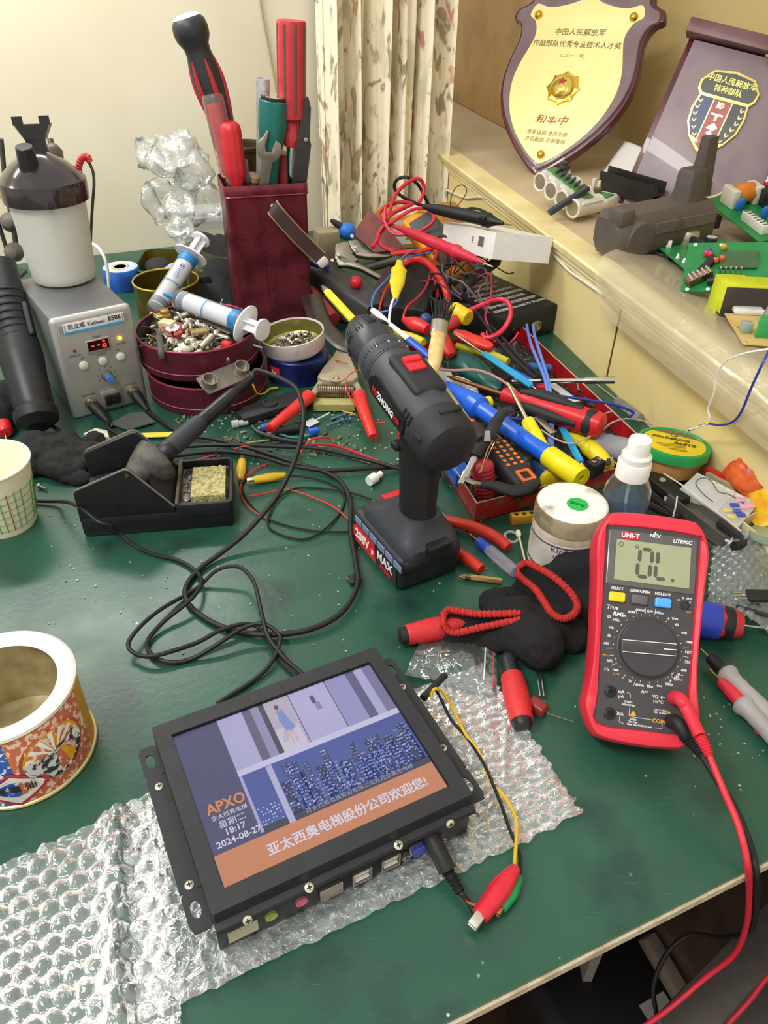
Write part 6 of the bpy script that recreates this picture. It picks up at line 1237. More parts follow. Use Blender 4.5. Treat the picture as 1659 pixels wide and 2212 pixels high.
# black grip with orange squares
G2 = FR(P(1068, 962, .046), P(1148, 1058, .040)-P(1068, 962, .046)); L = (P(1148, 1058, .040)-P(1068, 962, .046)).length
t = thing('dotted_tool', 'black rubber tool grip with rows of orange squares in the toolbox', 'tool grip', G2)
part('grip', B().box((L/2-.004, 0, -.004), (L, .033, .024), .007, 4), BLKM, t)
b = B()
for i in range(6):
    for j in range(3): b.box((.006+.0085*i, -.009+.009*j, .0081), (.0046, .0042, .0008), .0003)
part('orange_square', b, mat('#d9732a', .5), t, kind=None)
part('hang_loop', frame(.018, .015, .0105, .0075, .004, .0102) if 0 else B().loft([[(L*.82+x, y, z) for x, y in s] for s, z in ((rrect(.020, .018, .003), .006), (rrect(.020, .018, .003), .0098), (rrect(.013, .011, .002), .0098), (rrect(.013, .011, .002), .006))], closed=True), mat('#d9662a', .45), t, 'orange loop')
t, L = tool('red_tread_roller', 'red ribbed rubber cylinder standing in the near corner of the toolbox', 'rubber cylinder', P(1050, 1075, .004), P(1043, 1008, .044))
part('body', B().lathe([(.0105, 0), (.013, .003)]+[(.0132-(.0009 if k % 3 == 0 else 0), .004+.0016*k) for k in range(24)]+[(.012, .045), (.008, .048), (0, .049)], 28, sq=lambda a: 1-.03*(math.cos(9*a) > .8)), mat('#b5303a', .55), t)
solo('blue_box', B().at(M.Translation(P(985, 1012, .018)) @ RZ(20)).box((0, 0, 0), (.022, .05, .018), .002), BLU, 'small blue block behind the drill at the left wall of the toolbox', 'block')
t, L = tool('screwdriver', 'dark blue screwdriver handle with a yellow end ring at the toolbox front wall', 'screwdriver', P(1168, 990, .022), P(1196, 1040, .020))
grip(t, 0, L, .0125, .0145, mat('#20406a', .25)); part('ring', B().lathe([(.0148, L-.008), (.0158, L-.006), (.0158, L), (.013, L+.002), (0, L+.002)], 28), mat('#cdbb1e', .4), t)
# paintbrush
br0, br1 = P(936, 800, .070), P(957, 655, .120); t, L = tool('paintbrush', 'small paintbrush with a wooden handle and dark bristles standing in the toolbox', 'paintbrush', br0, br1, None, (1, .3, 0))
def osec(w, h, z, n=20): return [(w*math.cos(2*PI*k/n), h*math.sin(2*PI*k/n), z) for k in range(n)]
part('handle', B().loft([osec(.006, .005, -.01), osec(.0095, .0065, L*.12), osec(.0105, .007, L*.30), osec(.0095, .0065, L*.48), osec(.0115, .007, L*.53)]), mat('#d8bd84', .55, c2='#c9a768', scale=90), t)
part('ferrule', B().loft([osec(.0118, .0072, L*.52), osec(.0122, .0075, L*.56), osec(.0118, .0072, L*.57), osec(.0125, .0074, L*.70), osec(.0120, .0070, L*.71)]), mat('#bdb8ae', .3, .9), t)
b = B()
for k in range(60):
    a = R.uniform(0, 6.28); q = math.sqrt(R.random()); x, y = .0112*q*math.cos(a), .0066*q*math.sin(a); b.rod((x, y, L*.70), (x*1.7, y*2.2, L*R.uniform(.95, 1.06)), .0011, .0006, 5)
part('bristles', b, mat('#242222', .8), t, kind='stuff')
# toothbrush
t0_, t1_ = P(807, 671, .085), P(935, 775, .068); t, L = tool('toothbrush', 'white and blue toothbrush with grey bristles behind the drill chuck', 'toothbrush', t0_, t1_, None, (0, 0, 1))
part('handle', B().loft([osec(.0028, .0042, -.003, 14), osec(.0032, .0058, .004, 14), osec(.003, .0055, .022, 14), osec(.0026, .0030, .036, 14), osec(.0034, .0046, L*.58, 14), osec(.0036, .0052, L*.62, 14)]), WHT, t)
part('grip', B().loft([osec(.0037, .0053, L*.61, 14), osec(.0042, .0060, L*.75, 14), osec(.0040, .0056, L, 14)]), mat('#2c54b8', .35), t, 'blue grip')
b = B()
for k in range(9):
    for j in range(3): b.rod((-.002, -.0036+.0036*j, .001+.0026*k), (-.012, -.0042+.0042*j, .001+.0026*k), .0011, .0013, 6)
part('bristles', b, mat('#8f9496', .7), t)
# teal handle, white sponge lump, brown shaft etc.
t, L = tool('teal_pliers', 'broad dark teal plastic handle in the middle of the toolbox', 'tool handle', P(985, 768, .036), P(1078, 842, .040))
part('handle', B().loft([[(x, y*.7, z) for x, y, _ in osec(w_, w_, 0, 20) for z in (z_,)] for w_, z_ in ((.010, 0), (.019, .012), (.021, .035), (.019, L*.6), (.017, L*.62), (.0165, L*.66), (.013, L*.9), (.003, L))]), mat('#15504c', .3), t)
blob('white_foam', [(P(955, 815, .040), .014), (P(990, 835, .036), .017, (1.2, 1, .8)), (P(1015, 855, .034), .013)], mat('#cfd0cc', .9, bump=.5, bscale=300), 'lump of white foam under the long brown shaft in the toolbox', 'foam', vox=.0025)
def pick(label, tip, h0, h1, tail, m, r=.0046, tipm=STEEL):
    t, L = tool('probe_pick', label, 'pick', tip, tail, 'blue handled soldering picks'); a, c = (V(h0)-V(tip)).length, (V(h1)-V(tip)).length
    part('blade', B().lathe([(.0009, 0), (.0018, .012), (.0016, a)], 10).rod((0, 0, c), (0, 0, L), .0013, .0008), tipm, t)
    part('handle', B().lathe([(.003, a-.002), (r, a), (r, c), (.003, c+.002)], 6), m, t)
pick('light blue handled pick with a long barbed tip in the back half of the toolbox', P(983, 722, .066), P(1037, 766, .064), P(1145, 832, .060), P(1172, 850, .058), LBL)
pick('light blue handled pick pointing to the front wall at the right of the toolbox', P(1272, 1030, .030), P(1258, 996, .034), P(1212, 920, .042), P(1204, 905, .044), LBL)
t, L = tool('blue_stick', 'mid blue plastic stick under the light blue pick', 'stick', P(1075, 785, .044), P(1155, 830, .040)); grip(t, 0, L, .004, .0055, mat('#2a58c8', .35))
t, L = tool('blue_stick', 'short blue stick end beside the two blue leads at the right wall of the toolbox', 'stick', P(1190, 795, .028), P(1140, 792, .036)); grip(t, 0, L, .005, .006, mat('#1f6fb8', .35))
t, L = tool('yellow_pliers', 'yellow green pliers handle lying under the light blue pick', 'tool handle', P(985, 748, .048), P(1100, 780, .048)); part('handle', B().tube([(0, 0, 0), (.004, 0, L*.3), (.003, 0, L*.7), (-.003, 0, L)], lambda s: .0055+.001*math.sin(PI*s), 12), mat('#b5b02a', .4), t)
t, L = tool('yellow_pliers', 'yellow green pliers handle beside the paintbrush, under the toothbrush', 'tool handle', P(838, 718, .050), P(918, 738, .052)); part('handle', B().tube([(0, 0, 0), (.004, 0, L*.3), (.003, 0, L*.7), (-.003, 0, L)], lambda s: .0055+.001*math.sin(PI*s), 12), mat('#c3bb25', .4), t)
t, L = tool('red_pliers', 'orange red pliers handle lying over the yellow green one', 'tool handle', P(988, 720, .064), P(1064, 752, .060)); part('handle', B().loft([osec(.006, .005, -.004), osec(.0105, .007, .010), osec(.0115, .0075, L*.6), osec(.009, .0065, L*.9), osec(.004, .004, L)]), mat('#d2301f', .35), t)
t, L = tool('red_pliers', 'short red pliers handle pointing down beside the paintbrush', 'tool handle', P(950, 715, .060), P(975, 768, .050)); part('handle', B().loft([osec(.006, .005, -.004), osec(.0100, .007, .010), osec(.0105, .0075, L*.6), osec(.009, .0065, L*.9), osec(.004, .004, L)]), mat('#c82a22', .4), t)
t, L = tool('yellow_cylinder', 'yellow plastic cylinder under the red boots in front of the power bank', 'cylinder', P(978, 668, .078), P(1012, 688, .074)); part('cylinder', B().lathe([(.011, 0), (.0125, .002), (.0125, L-.002), (.011, L), (.003, L), (.002, L-.003), (0, L-.003)], 28), mat('#d4b91c', .4), t)
t, L = tool('socket_driver', 'bright socket driver rod sticking out over the right wall of the toolbox', 'socket driver', P(1105, 824, .052), P(1327, 821, .060)); part('rod', B().lathe([(.0032, 0), (.0032, L*.72)], 16), CHROME, t); part('socket', B().lathe([(.0033, L*.70), (.0048, L*.73), (.0048, L), (.0034, L), (.0030, L-.006), (0, L-.006)], 20), STEEL, t)
t, L = tool('screwdriver', 'thick matt grey screwdriver handle at the right wall of the toolbox', 'screwdriver', P(1288, 955, .030), P(1408, 992, .036)); part('handle', B().lathe([(.010, -.01), (.0135, 0), (.0140, .004), (.0125, .008), (.0145, .014), (.0160, L*.5), (.0165, L*.85), (.0135, L*.97), (.006, L+.003), (0, L+.0035)], 30), mat('#86888c', .55), t)
t, L = tool('yellow_pliers', 'bright yellow pliers handle at the front wall of the toolbox behind the spray bottle', 'tool handle', P(1225, 938, .030), P(1318, 1006, .028)); part('handle', B().tube([(0, 0, 0), (.004, 0, L*.3), (.002, 0, L*.7), (-.004, 0, L)], lambda s: .009+.002*math.sin(PI*s), 14), mat('#e0c81c', .4), t)
t = thing('black_connector', 'small black connector block with bright pins in front of the yellow handle', 'connector', FR(P(1285, 1010, .034), V((.6, .5, 0)))); part('block', B().box((0, 0, 0), (.020, .014, .018), .001), BLK, t)
for k in (-1, 1): part('pin', B().box((k*.005, 0, .010), (.004, .006, .003), .0005), CHROME, t)
solo('black_stub', B().rod(P(1288, 945, .040), P(1330, 936, .042), .0022, n=10), BLK, 'short black rod end beyond the red handle tip', 'rod')
DBL = mat('#24389a', .4); PBL = mat('#5f7fd0', .4)
cable('dark_blue_wire', [(1085, 900, .050), (1130, 906, .050), (1160, 900, .050), (1150, 850, .056), (1190, 852, .060), (1222, 857, .062), (1280, 866, .060), (1330, 875, .056), (1362, 887, .050), (1368, 893, .047), (1358, 901, .044)], .0018, DBL, 'dark blue wire crossing the big screwdriver and the right wall of the toolbox', 'wire')
cable('copper_wire', [(935, 796, .072), (975, 800, .066), (1023, 799, .066), (1050, 805, .066), (1077, 818, .064), (1100, 833, .062), (1114, 846, .060)], .0019, mat('#b58a80', .35, .4), 'pinkish copper rod curving over the teal handle', 'wire')
cable('grey_wire', [(1168, 928, .05), (1200, 948, .046), (1235, 958, .044), (1270, 945, .044), (1300, 930, .05), (1322, 913, .052), (1352, 905, .046), (1384, 908, .038), (1410, 917, .034)], .0011, mat('#b5aa98', .5), 'thin beige wire arching from under the big screwdriver to the solder paste tub', 'wire')
for k, dx in enumerate((0, 13)):
    cable('blue_lead', [(1138+dx, 702, .045), (1142+dx, 725, .050), (1150+dx, 752, .060), (1166+dx*.7, 790, .064), (1178+dx*.5, 822, .064), (1184+dx*.4, 850, .062), (1188+dx*.2, 872, .058), (1190+dx*.3, 900, .05), (1186+dx*.5, 965, .036)], .0023, PBL, ('left blue lead hanging from the power bank into the toolbox', 'right blue lead hanging from the power bank into the toolbox')[k], 'cable')
t, L = tool('screwdriver', 'clear handled screwdriver lying on the desk between the toolbox and the ledge', 'screwdriver', P(1288, 830, .008), P(1385, 905, .008)); part('blade', B().rod((0, 0, 0), (0, 0, L*.48), .0014), STEEL, t); part('handle', B().lathe([(.0025, L*.44), (.0045, L*.46), (.0060, L*.55), (.0062, L*.98), (0, L)], 20), mat('#bfc0bd', .15, trans=.7, ior=1.3), t)
solo('red_stub', B().rod(P(1150, 834, .030), P(1180, 838, .030), .006, n=14), REDP, 'red rod end under the socket driver', 'rod')
solo('flat_key', B().at(FR(P(1165, 905, .052), P(1205, 945, .046)-P(1165, 905, .052))).box((.012, 0, 0), (.035, .010, .0015), .0005), mat('#c9c5bb', .25, .9), 'flat bright steel blade under the red handle', 'blade')
solo('white_tape', B().at(FR(P(1195, 832, .042), P(1260, 880, .038)-P(1195, 832, .042))).box((.02, 0, 0), (.055, .012, .0014), .0004), mat('#c9ccc9', .5), 'pale grey strip along the right wall of the toolbox', 'strip')
solo('dark_clutter', B().at(M.Translation((.155, .93, .003))).grid(lambda i, j: ((q0[0]*(1-i)+q1[0]*i)*(1-j)+(q3[0]*(1-i)+q2[0]*i)*j-.155, (q0[1]*(1-i)+q1[1]*i)*(1-j)+(q3[1]*(1-i)+q2[1]*i)*j-.93, (.006+.018*max(0, NZ.noise(V((i*14, j*18, 3)))+.25))*min(1, 12*min(i, 1-i))*min(1, 12*min(j, 1-j))), 70, 100), mat('#2b2a2b', .5, .3, c2='#6b665f', scale=150, lo=.55, hi=.65, bump=.9, bscale=260), 'dark loose small parts covering the floor of the toolbox', 'small parts', kind='stuff', sharp=180)
RS_ = random.Random(21)
SPROT = []
for k in range(46):
    i, j = RS_.uniform(.06, .94), RS_.uniform(.04, .70); x = (q0[0]*(1-i)+q1[0]*i)*(1-j)+(q3[0]*(1-i)+q2[0]*i)*j; y = (q0[1]*(1-i)+q1[1]*i)*(1-j)+(q3[1]*(1-i)+q2[1]*i)*j
    X = M.Translation((x, y, .022+RS_.uniform(0, .012))) @ M.Rotation(RS_.uniform(0, 6.28), 4, 'Z') @ M.Rotation(PI/2+RS_.uniform(-.3, .3), 4, 'X')
    if k < 3:
        mm_ = (STEEL, DSTEEL, mat('#2d2e30', .45))[k]; nm = ('loose_screw', 'loose_pin', 'black_bit')[k]; bb = (screw_bm(.022, .0017), screw_bm(.03, .0013, False), B().lathe([(.003, 0), (.0034, .004), (.0034, .028), (.0015, .034)], 6))[k]
        SPROT.append(solo(nm, bb, mm_, ('bright loose screw among the small parts in the toolbox', 'dull loose pin among the small parts in the toolbox', 'black driver bit among the small parts in the toolbox')[k], ('screw', 'pin', 'driver bit')[k], 'loose small parts in the toolbox', X=X))
    else: copy_tree(SPROT[k % 3], X)
# ---------- the heap behind the toolbox ----------
K_, E1, E2 = P(1072, 502, .165), P(1195, 513, .152), P(960, 478, .150)
a_, c_ = E1-K_, E2-K_; nrm = a_.cross(c_).normalized()
if nrm.z < 0: nrm = -nrm
t = thing('white_carton', 'plain white carton with a small barcode lying on top of the tangle', 'box', M.Translation(K_))
dn = -nrm*.040
b = B().loft([[V((0, 0, 0)), a_, a_+c_, c_], [dn, a_+dn, a_+c_+dn, c_+dn]]); part('carton', b, mat('#dedcd6', .55, var=.03), t)
fx = -c_.normalized(); fu = nrm; fn = fx.cross(fu); FM = M((fx, fu, fn)).transposed().to_4x4(); FM.translation = c_*.24+dn*.45+fn*.0006
b = B().at(FM)
for k in range(12): b.box((-.006+.0011*k, 0, 0), (.0003+.0004*(k % 3 == 0), .015, .0003))
b.text('1PC', .006, T(-.020, 0, .0002) @ RZ(90)); part('barcode_print', b, mat('#4a4848', .6), t)
# power bank with printed lid
f0, f1, g0, g1 = P(1087, 690, .050), P(1207, 656, .050), P(1066, 598, .050), P(1158, 584, .050)
wv = f1-f0; dv = ((g0-f0)+(g1-f1))/2; dv = V((-wv.y, wv.x, 0)).normalized()*dv.length*.95
PBX = FR(f0, wv); w_ = wv.length; d_2 = dv.length
t = thing('power_bank', 'black power pack printed with white writing, round metal button in front', 'power pack', PBX)
part('case', B().at(T(w_/2, d_2/2, -.0245)).box((0, 0, 0), (w_, d_2, .049), .004), mat('#19191b', .55, bump=.1, bscale=1500), t)
b = B(); rows = ['输出电流15A最大25A', '额定电压12V', '充电电压12.6V2A充满自停', '使用前请充满电避免短路', '安全锂电池组大容量', '保护板过充过放短路保护', '电池容量:5200mAh3.7V 19.24Wh']
for k, s in enumerate(rows): b.text(s, w_*.082, T(w_*.5, d_2*(.80-.105*k), .0003), sx=.80 if len(s) > 12 else .95)
b.text('锂电池', w_*.12, T(w_*.5, d_2*.92, .0003)); part('printed_text', b, mat('#c9c8c4', .5), t)
part('metal_button', B().at(T(w_*.62, -.0004, -.028) @ RX(90)).lathe([(.010, 0), (.0095, .003), (.0075, .0032), (.007, .0015), (0, .0015)], 24), mat('#a79d8a', .3, .9), t)
part('power_socket', B().at(T(w_*.25, -.0004, -.028) @ RX(90)).lathe([(.009, 0), (.008, .002), (.0045, .002), (.004, -.002)], 20), mat('#0c0c0d', .5), t)
# yellow mailing box behind, maroon board, orange instrument
t = thing('mailing_box', 'yellow cardboard box with a white label standing behind the tangle against the curtain', 'box', FR(P(830, 535, .0), V((1, .36, 0))))
part('carton', B().box((.115, .02, .0335), (.23, .075, .067), .002), mat('#c0914a', .7, c2='#b5853c', scale=20), t)
part('label', B().prism([(.01, .0), (.06, -.014), (.14, .05), (.07, .052)], .0672, .0676), mat('#dcd9d2', .5), t)
part('label', B().box((.05, -.0178, .034), (.075, .0004, .05)), mat('#d8d6d0', .5), t)
b = B()
for k, s in enumerate(('收件', '电子元件', '2024')): b.text(s, .009, T(.05, -.0182, .048-.013*k) @ RX(90))
part('lettering', b, INKB, t)
t = thing('maroon_folder', 'maroon board standing on edge behind the locking pliers', 'board', M.Translation(P(820, 540)))
mq = [PY(762, 505, 1.50), PY(799, 450, 1.55), PY(878, 538, 1.42), PY(808, 545, 1.42)]
mn = (mq[1]-mq[0]).cross(mq[2]-mq[0]).normalized()*.006
part('board', B().loft([mq, [p+mn for p in mq]]), mat('#7d4848', .6, c2='#6b3a3c', scale=20), t, world=True)
OX = FR(PY(948, 522, 1.36), PY(1010, 615, 1.28)-PY(880, 455, 1.40), V((.1, -.8, .6))); t = thing('orange_instrument', 'orange yellow hand instrument with a dark grey face buried under the wires', 'instrument', OX)
part('case', B().box((0, 0, -.014), (.150, .062, .034), .008, 3), mat('#d9931a', .45, c2='#c67f14', scale=30), t)
part('dark_face', B().box((-.028, 0, .0042), (.062, .048, .003), .002), mat('#4a4b4e', .5), t); part('rubber_strip', B().box((.035, 0, .0042), (.040, .050, .003), .002), mat('#3b2c18', .6), t)
part('round_key', B().at(T(-.02, -.012, .0055)).lathe([(.006, 0), (.0055, .002), (0, .0022)], 18), BLK, t)
# grey gun and its red ball
t, L = tool('grey_gun_tool', 'bulky grey plastic tool body lying between the burgundy caddy and the drill', 'tool', P(672, 588, .035), P(812, 682, .030))
GT = mat('#3d3d3c', .5, var=.12)
part('body', B().loft([[(x, y, z) for x, y in rrect(w__, h__, .008)] for w__, h__, z in ((.040, .038, -.01), (.050, .050, .01), (.054, .056, L*.45), (.062, .060, L*.7), (.052, .054, L*.9), (.034, .04, L))]), GT, t)
part('ridge', B().at(T(.010, -.025, L*.28)).box((0, 0, 0), (.030, .014, L*.36), .004), mat('#4a4b4b', .5), t); part('side_switch', B().at(T(-.012, -.026, L*.2)).box((0, 0, 0), (.010, .010, L*.25), .002), mat('#323233', .5), t)
solo('red_ball', B().sph(P(769, 610, .070), .0105, 18, 12), mat('#c8202e', .35), 'small red ball resting on the grey gun tool', 'ball')
t, L = tool('red_rod', 'dark red rod under the grey gun tool beside the burgundy caddy', 'rod', P(672, 628, .035), P(722, 690, .03)); grip(t, 0, L, .010, .011, mat('#7a1c22', .4))
# locking pliers
CHR = mat('#8d8778', .38, .9, var=.08)
LPX = FR(PY(790, 575, 1.34), PY(860, 590, 1.34)-PY(760, 575, 1.34), V((-.2, -.75, .6)))
def LPp(px, py, k=0): return LPX.inverted() @ PY(px, py, 1.34-.0*k)
def lpoly(pts): return [tuple(LPp(*p))[:2] for p in pts]
t = thing('locking_pliers', 'chrome locking pliers lying on their side behind the grey gun tool', 'pliers', LPX)
part('upper_jaw', B().prism(lpoly([(722, 560), (725, 520), (745, 512), (768, 508), (772, 520), (762, 545), (775, 562), (745, 575)]), -.004, .006, .002), CHR, t)
part('upper_handle', B().prism(lpoly([(752, 512), (772, 507), (785, 528), (800, 540), (830, 545), (848, 549), (830, 556), (795, 557), (770, 552), (758, 535)]), -.002, .009, .003), CHR, t)
part('lower_handle', B().prism(lpoly([(724, 562), (740, 548), (760, 560), (790, 578), (812, 592), (832, 603), (828, 616), (808, 606), (780, 588), (752, 580), (730, 580)]), -.006, .006, .003), CHR, t)
part('grip_sleeve', B().tube([LPp(790, 575)+V((0, 0, -.012)), LPp(825, 565)+V((0, 0, -.012)), LPp(862, 556)+V((0, 0, -.012))], .009, 10, 4), mat('#3a312b', .5), t)
part('adjust_nut', B().at(FZ(LPp(826, 606), LPp(842, 612)-LPp(826, 606))).lathe([(.006, 0), (.0095, .003), (.0095, .010), (.007, .012), (.0095, .014), (.0095, .018), (0, .019)], 18), mat('#bcae8e', .25, .95), t)
for q in ((760, 513), (766, 537), (731, 553), (731, 567), (718, 565)): part('rivet', B().at(M.Translation(LPp(*q)+V((0, 0, .006)))).lathe([(.0036, 0), (.003, .0018), (0, .002)], 12), CHROME, t)
solo('pale_sponge', B().at(M.Translation(P(706, 535, .06)) @ RZ(20)).box((0, 0, 0), (.045, .04, .07), .008), mat('#b0a384', .7), 'beige block between the burgundy caddy handle and the locking pliers', 'block')
solo('blue_strip', B().at(M.Translation(P(690, 572, .07)) @ RZ(-5) @ RY(12)).box((0, 0, 0), (.035, .012, .010), .002), mat('#26358f', .4), 'dark blue strip under the strap grip of the burgundy caddy', 'strip')
t = thing('blue_nozzle', 'bright blue round knob with a black spout behind the locking pliers', 'nozzle', M.Translation(PY(750, 500, 1.45))); part('knob', B().sph((0, 0, 0), .016, 18, 12), mat('#2f7ee6', .4), t); part('spout', B().at(FZ((-.008, 0, .006), (-.9, .2, .5))).lathe([(.007, 0), (.006, .016), (.003, .026), (0, .027)], 14), INKB, t)
# black pouch boxes under the wires
solo('black_pouch', B().at(FR(P(895, 640, .045), P(925, 590, .06)-P(880, 690, .03))).box((0, 0, 0), (.14, .075, .045), .006), mat('#1b1a1b', .55), 'black case slanting down under the red boots and wires', 'case')
solo('dark_red_case', B().at(FR(P(835, 640, .035), P(880, 600, .06)-P(830, 690, .03))).box((0, 0, 0), (.13, .045, .035), .006), mat('#3c2325', .5), 'dark brown case beside the yellow taped splice', 'case')
t = thing('curved_bracket', 'dark grey curved steel bracket behind the wire stripper', 'bracket', M.Translation(P(720, 745)))
part('plate', B().tube([P(672, 640, .045), P(690, 690, .040), P(715, 720, .036), P(745, 748, .032), P(780, 752, .030)], lambda s: .018-.006*s, 10, 8, flat=.25), DSTEEL, t, world=True)
# test probes on the heap
t, L = tool('test_probe', 'fat red test probe lying across the top of the tangle', 'test probe', PY(1066, 577, 1.13), PY(856, 490, 1.30))
l2 = L
part('needle', B().lathe([(0, 0), (.0014, .004), (.0016, .030)], 8), mat('#d8cfc0', .25, .9), t)
part('body', B().lathe([(.0032, .022), (.0038, .036), (.0068, .042), (.0080, .070), (.0108, .076), (.0108, .082), (.0088, .088), (.0092, l2*.6), (.0074, l2*.85), (.0045, l2*.93), (.0036, l2)], 24), mat('#c0263c', .4), t)
t, L = tool('test_probe', 'black test probe resting across the white carton', 'test probe', PY(1108, 487, 1.20), PY(915, 446, 1.33))
part('needle', B().lathe([(0, 0), (.0010, .004), (.0012, .03)], 8), DSTEEL, t); part('body', B().lathe([(.0024, .018), (.005, .03), (.0095, .044), (.0115, .046), (.0112, .056), (.0098, .062), (.0100, L*.6), (.0085, L*.85), (.004, L)], 22), BLK, t); part('clip_tab', B().at(T(-.012, -.004, .05)).box((0, 0, 0), (.006, .006, .012), .001), BLK, t)
t, L = tool('test_probe', 'black test probe slanting down in front of the white carton to the power pack', 'test probe', PY(1080, 560, 1.26), PY(968, 642, 1.20))
part('body', B().lathe([(.0035, 0), (.0075, .006), (.0082, .02), (.0075, .03), (.0088, .034), (.0085, L*.7), (.0060, L)], 20), mat('#222625', .5), t)
part('wire_loop', B().tube([PY(1062, 573, 1.26), PY(1065, 552, 1.27), PY(1078, 538, 1.27), PY(1085, 543, 1.27), PY(1082, 560, 1.26), PY(1076, 566, 1.26)], .0017, 8, 8), RUB, t, world=True)
def yc(name, pts, r, m, label, cat='cable', y=1.36):
    return solo(name, B().tube([PY(p[0], p[1], p[2] if len(p) > 2 else y) for p in pts], r, 8, 8), m, label, cat)
REDC = mat('#c02338', .4); REDO = mat('#d23024', .4)
yc('red_cable', [(856, 490, 1.40), (830, 480, 1.41), (820, 462, 1.43), (835, 445, 1.44), (865, 437, 1.45), (890, 440, 1.45), (882, 445, 1.44), (850, 460, 1.42), (835, 475, 1.40)], .0034, REDC, 'red cable loop leaving the thin end of the fat red probe')
yc('red_cable', [(805, 535, 1.36), (822, 505, 1.40), (836, 478, 1.42), (850, 430, 1.44), (868, 405, 1.46), (893, 388, 1.48), (908, 388, 1.48), (916, 405, 1.48), (912, 425, 1.47), (904, 440, 1.46)], .0034, REDC, 'red cable rising in the tallest arch at the back of the tangle')
yc('red_cable', [(833, 448, 1.42), (832, 480, 1.40), (850, 505, 1.38), (885, 505, 1.37), (915, 495, 1.36), (935, 480, 1.36), (937, 465, 1.37), (925, 452, 1.38), (905, 450, 1.40), (880, 458, 1.41), (850, 478, 1.40), (826, 492, 1.40), (815, 515, 1.39), (826, 532, 1.37), (850, 543, 1.36)], .0032, REDC, 'red cable winding in the double loop left of the orange instrument')
yc('red_cable', [(980, 478, 1.40), (983, 498, 1.38), (972, 520, 1.36), (960, 530, 1.35), (945, 545, 1.34), (938, 570, 1.30), (940, 600, 1.26), (945, 640, 1.22)], .0034, REDC, 'red cable dropping from the white carton past the fat red probe')
yc('red_band', [(845, 548, 1.36), (880, 545, 1.36), (910, 543, 1.35), (935, 535, 1.34)], .0048, REDO, 'thick orange red cable piece behind the fat red probe')
yc('red_cable', [(868, 573, 1.30), (890, 562, 1.30), (915, 563, 1.28), (938, 583, 1.26), (955, 610, 1.22), (966, 640, 1.20), (968, 668, 1.16), (965, 695, 1.14)], .0056, REDO, 'thickest bright red cable curving down to the paintbrush')
yc('red_cable', [(1010, 672, 1.12), (1050, 655, 1.12), (1080, 647, 1.10), (1098, 655, 1.09), (1103, 680, 1.08), (1090, 708, 1.07), (1070, 725, 1.06), (1050, 730, 1.06), (1042, 722, 1.07)], .0036, mat('#cf2744', .4), 'red cable looping over the front edge of the power pack')
yc('red_wire', [(926, 560, 1.30), (932, 580, 1.28), (920, 620, 1.22), (900, 645, 1.18), (882, 660, 1.15), (873, 678, 1.13), (872, 690, 1.12)], .0019, REDC, 'red wire running down to the red boot over the black case', 'wire')
yc('red_wire', [(845, 608, 1.24), (832, 628, 1.22), (824, 650, 1.20), (819, 672, 1.18)], .0018, REDO, 'short red wire beside the yellow taped splice', 'wire')
yc('red_wire', [(1005, 540, 1.34), (1030, 537, 1.33), (1050, 540, 1.32), (1055, 552, 1.31), (1045, 580, 1.28), (1030, 610, 1.24), (1010, 632, 1.20)], .0014, REDC, 'thin red wire arching before the barcode of the white carton', 'wire')
yc('red_wire', [(1030, 600, 1.22), (1055, 590, 1.22), (1062, 610, 1.20), (1058, 650, 1.16), (1048, 680, 1.12), (1055, 705, 1.09), (1052, 722, 1.08), (1075, 740, 1.06), (1098, 742, 1.05), (1112, 730, 1.05), (1120, 718, 1.06)], .0014, mat('#c62350', .4), 'thin crimson wire hanging before the power pack', 'wire')
yc('red_wire', [(980, 548, 1.32), (975, 580, 1.28), (972, 610, 1.24), (972, 635, 1.22)], .0014, REDC, 'thin red wire before the orange instrument', 'wire')
yc('black_cable', [(920, 446, 1.50), (895, 438, 1.50), (865, 422, 1.50), (852, 405, 1.50), (858, 388, 1.50), (880, 383, 1.50), (902, 398, 1.50), (915, 420, 1.50), (928, 445, 1.50), (945, 462, 1.46)], .0030, RUB, 'black cable in a tall loop at the back of the tangle')
yc('black_cable', [(1000, 455, 1.46), (1020, 450, 1.46), (1045, 456, 1.45), (1062, 470, 1.43)], .0024, RUB, 'short black cable arching above the black probe')
yc('thin_loop_wire', [(972, 450, 1.47), (975, 425, 1.47), (985, 405, 1.47), (1000, 400, 1.47), (1008, 412, 1.47), (1000, 430, 1.47), (985, 448, 1.47)], .0010, mat('#5a5030', .5), 'thin brown wire standing up in an upright loop', 'wire')
yc('blue_wire', [(806, 672, 1.16), (803, 655, 1.18), (812, 630, 1.21), (835, 605, 1.24), (860, 575, 1.28), (885, 555, 1.32), (930, 545, 1.34)], .0016, mat('#3f7fc8', .4), 'light blue wire looping up by the locking pliers nut', 'wire')
yc('blue_wire', [(806, 670, 1.16), (820, 674, 1.15), (840, 670, 1.15), (855, 655, 1.17), (862, 640, 1.19)], .0016, mat('#4a6fc8', .4), 'blue wire ending under the yellow taped splice', 'wire')
yc('white_wire', [(853, 640, 1.19), (845, 660, 1.16), (841, 690, 1.12), (843, 712, 1.09)], .0022, WHT, 'white wire leaving the lower end of the yellow taped splice', 'wire')
yc('grey_wire', [(865, 562, 1.26), (880, 548, 1.30), (900, 540, 1.34)], .0018, mat('#8a6f9a', .5), 'mauve wire entering the top of the yellow taped splice', 'wire')
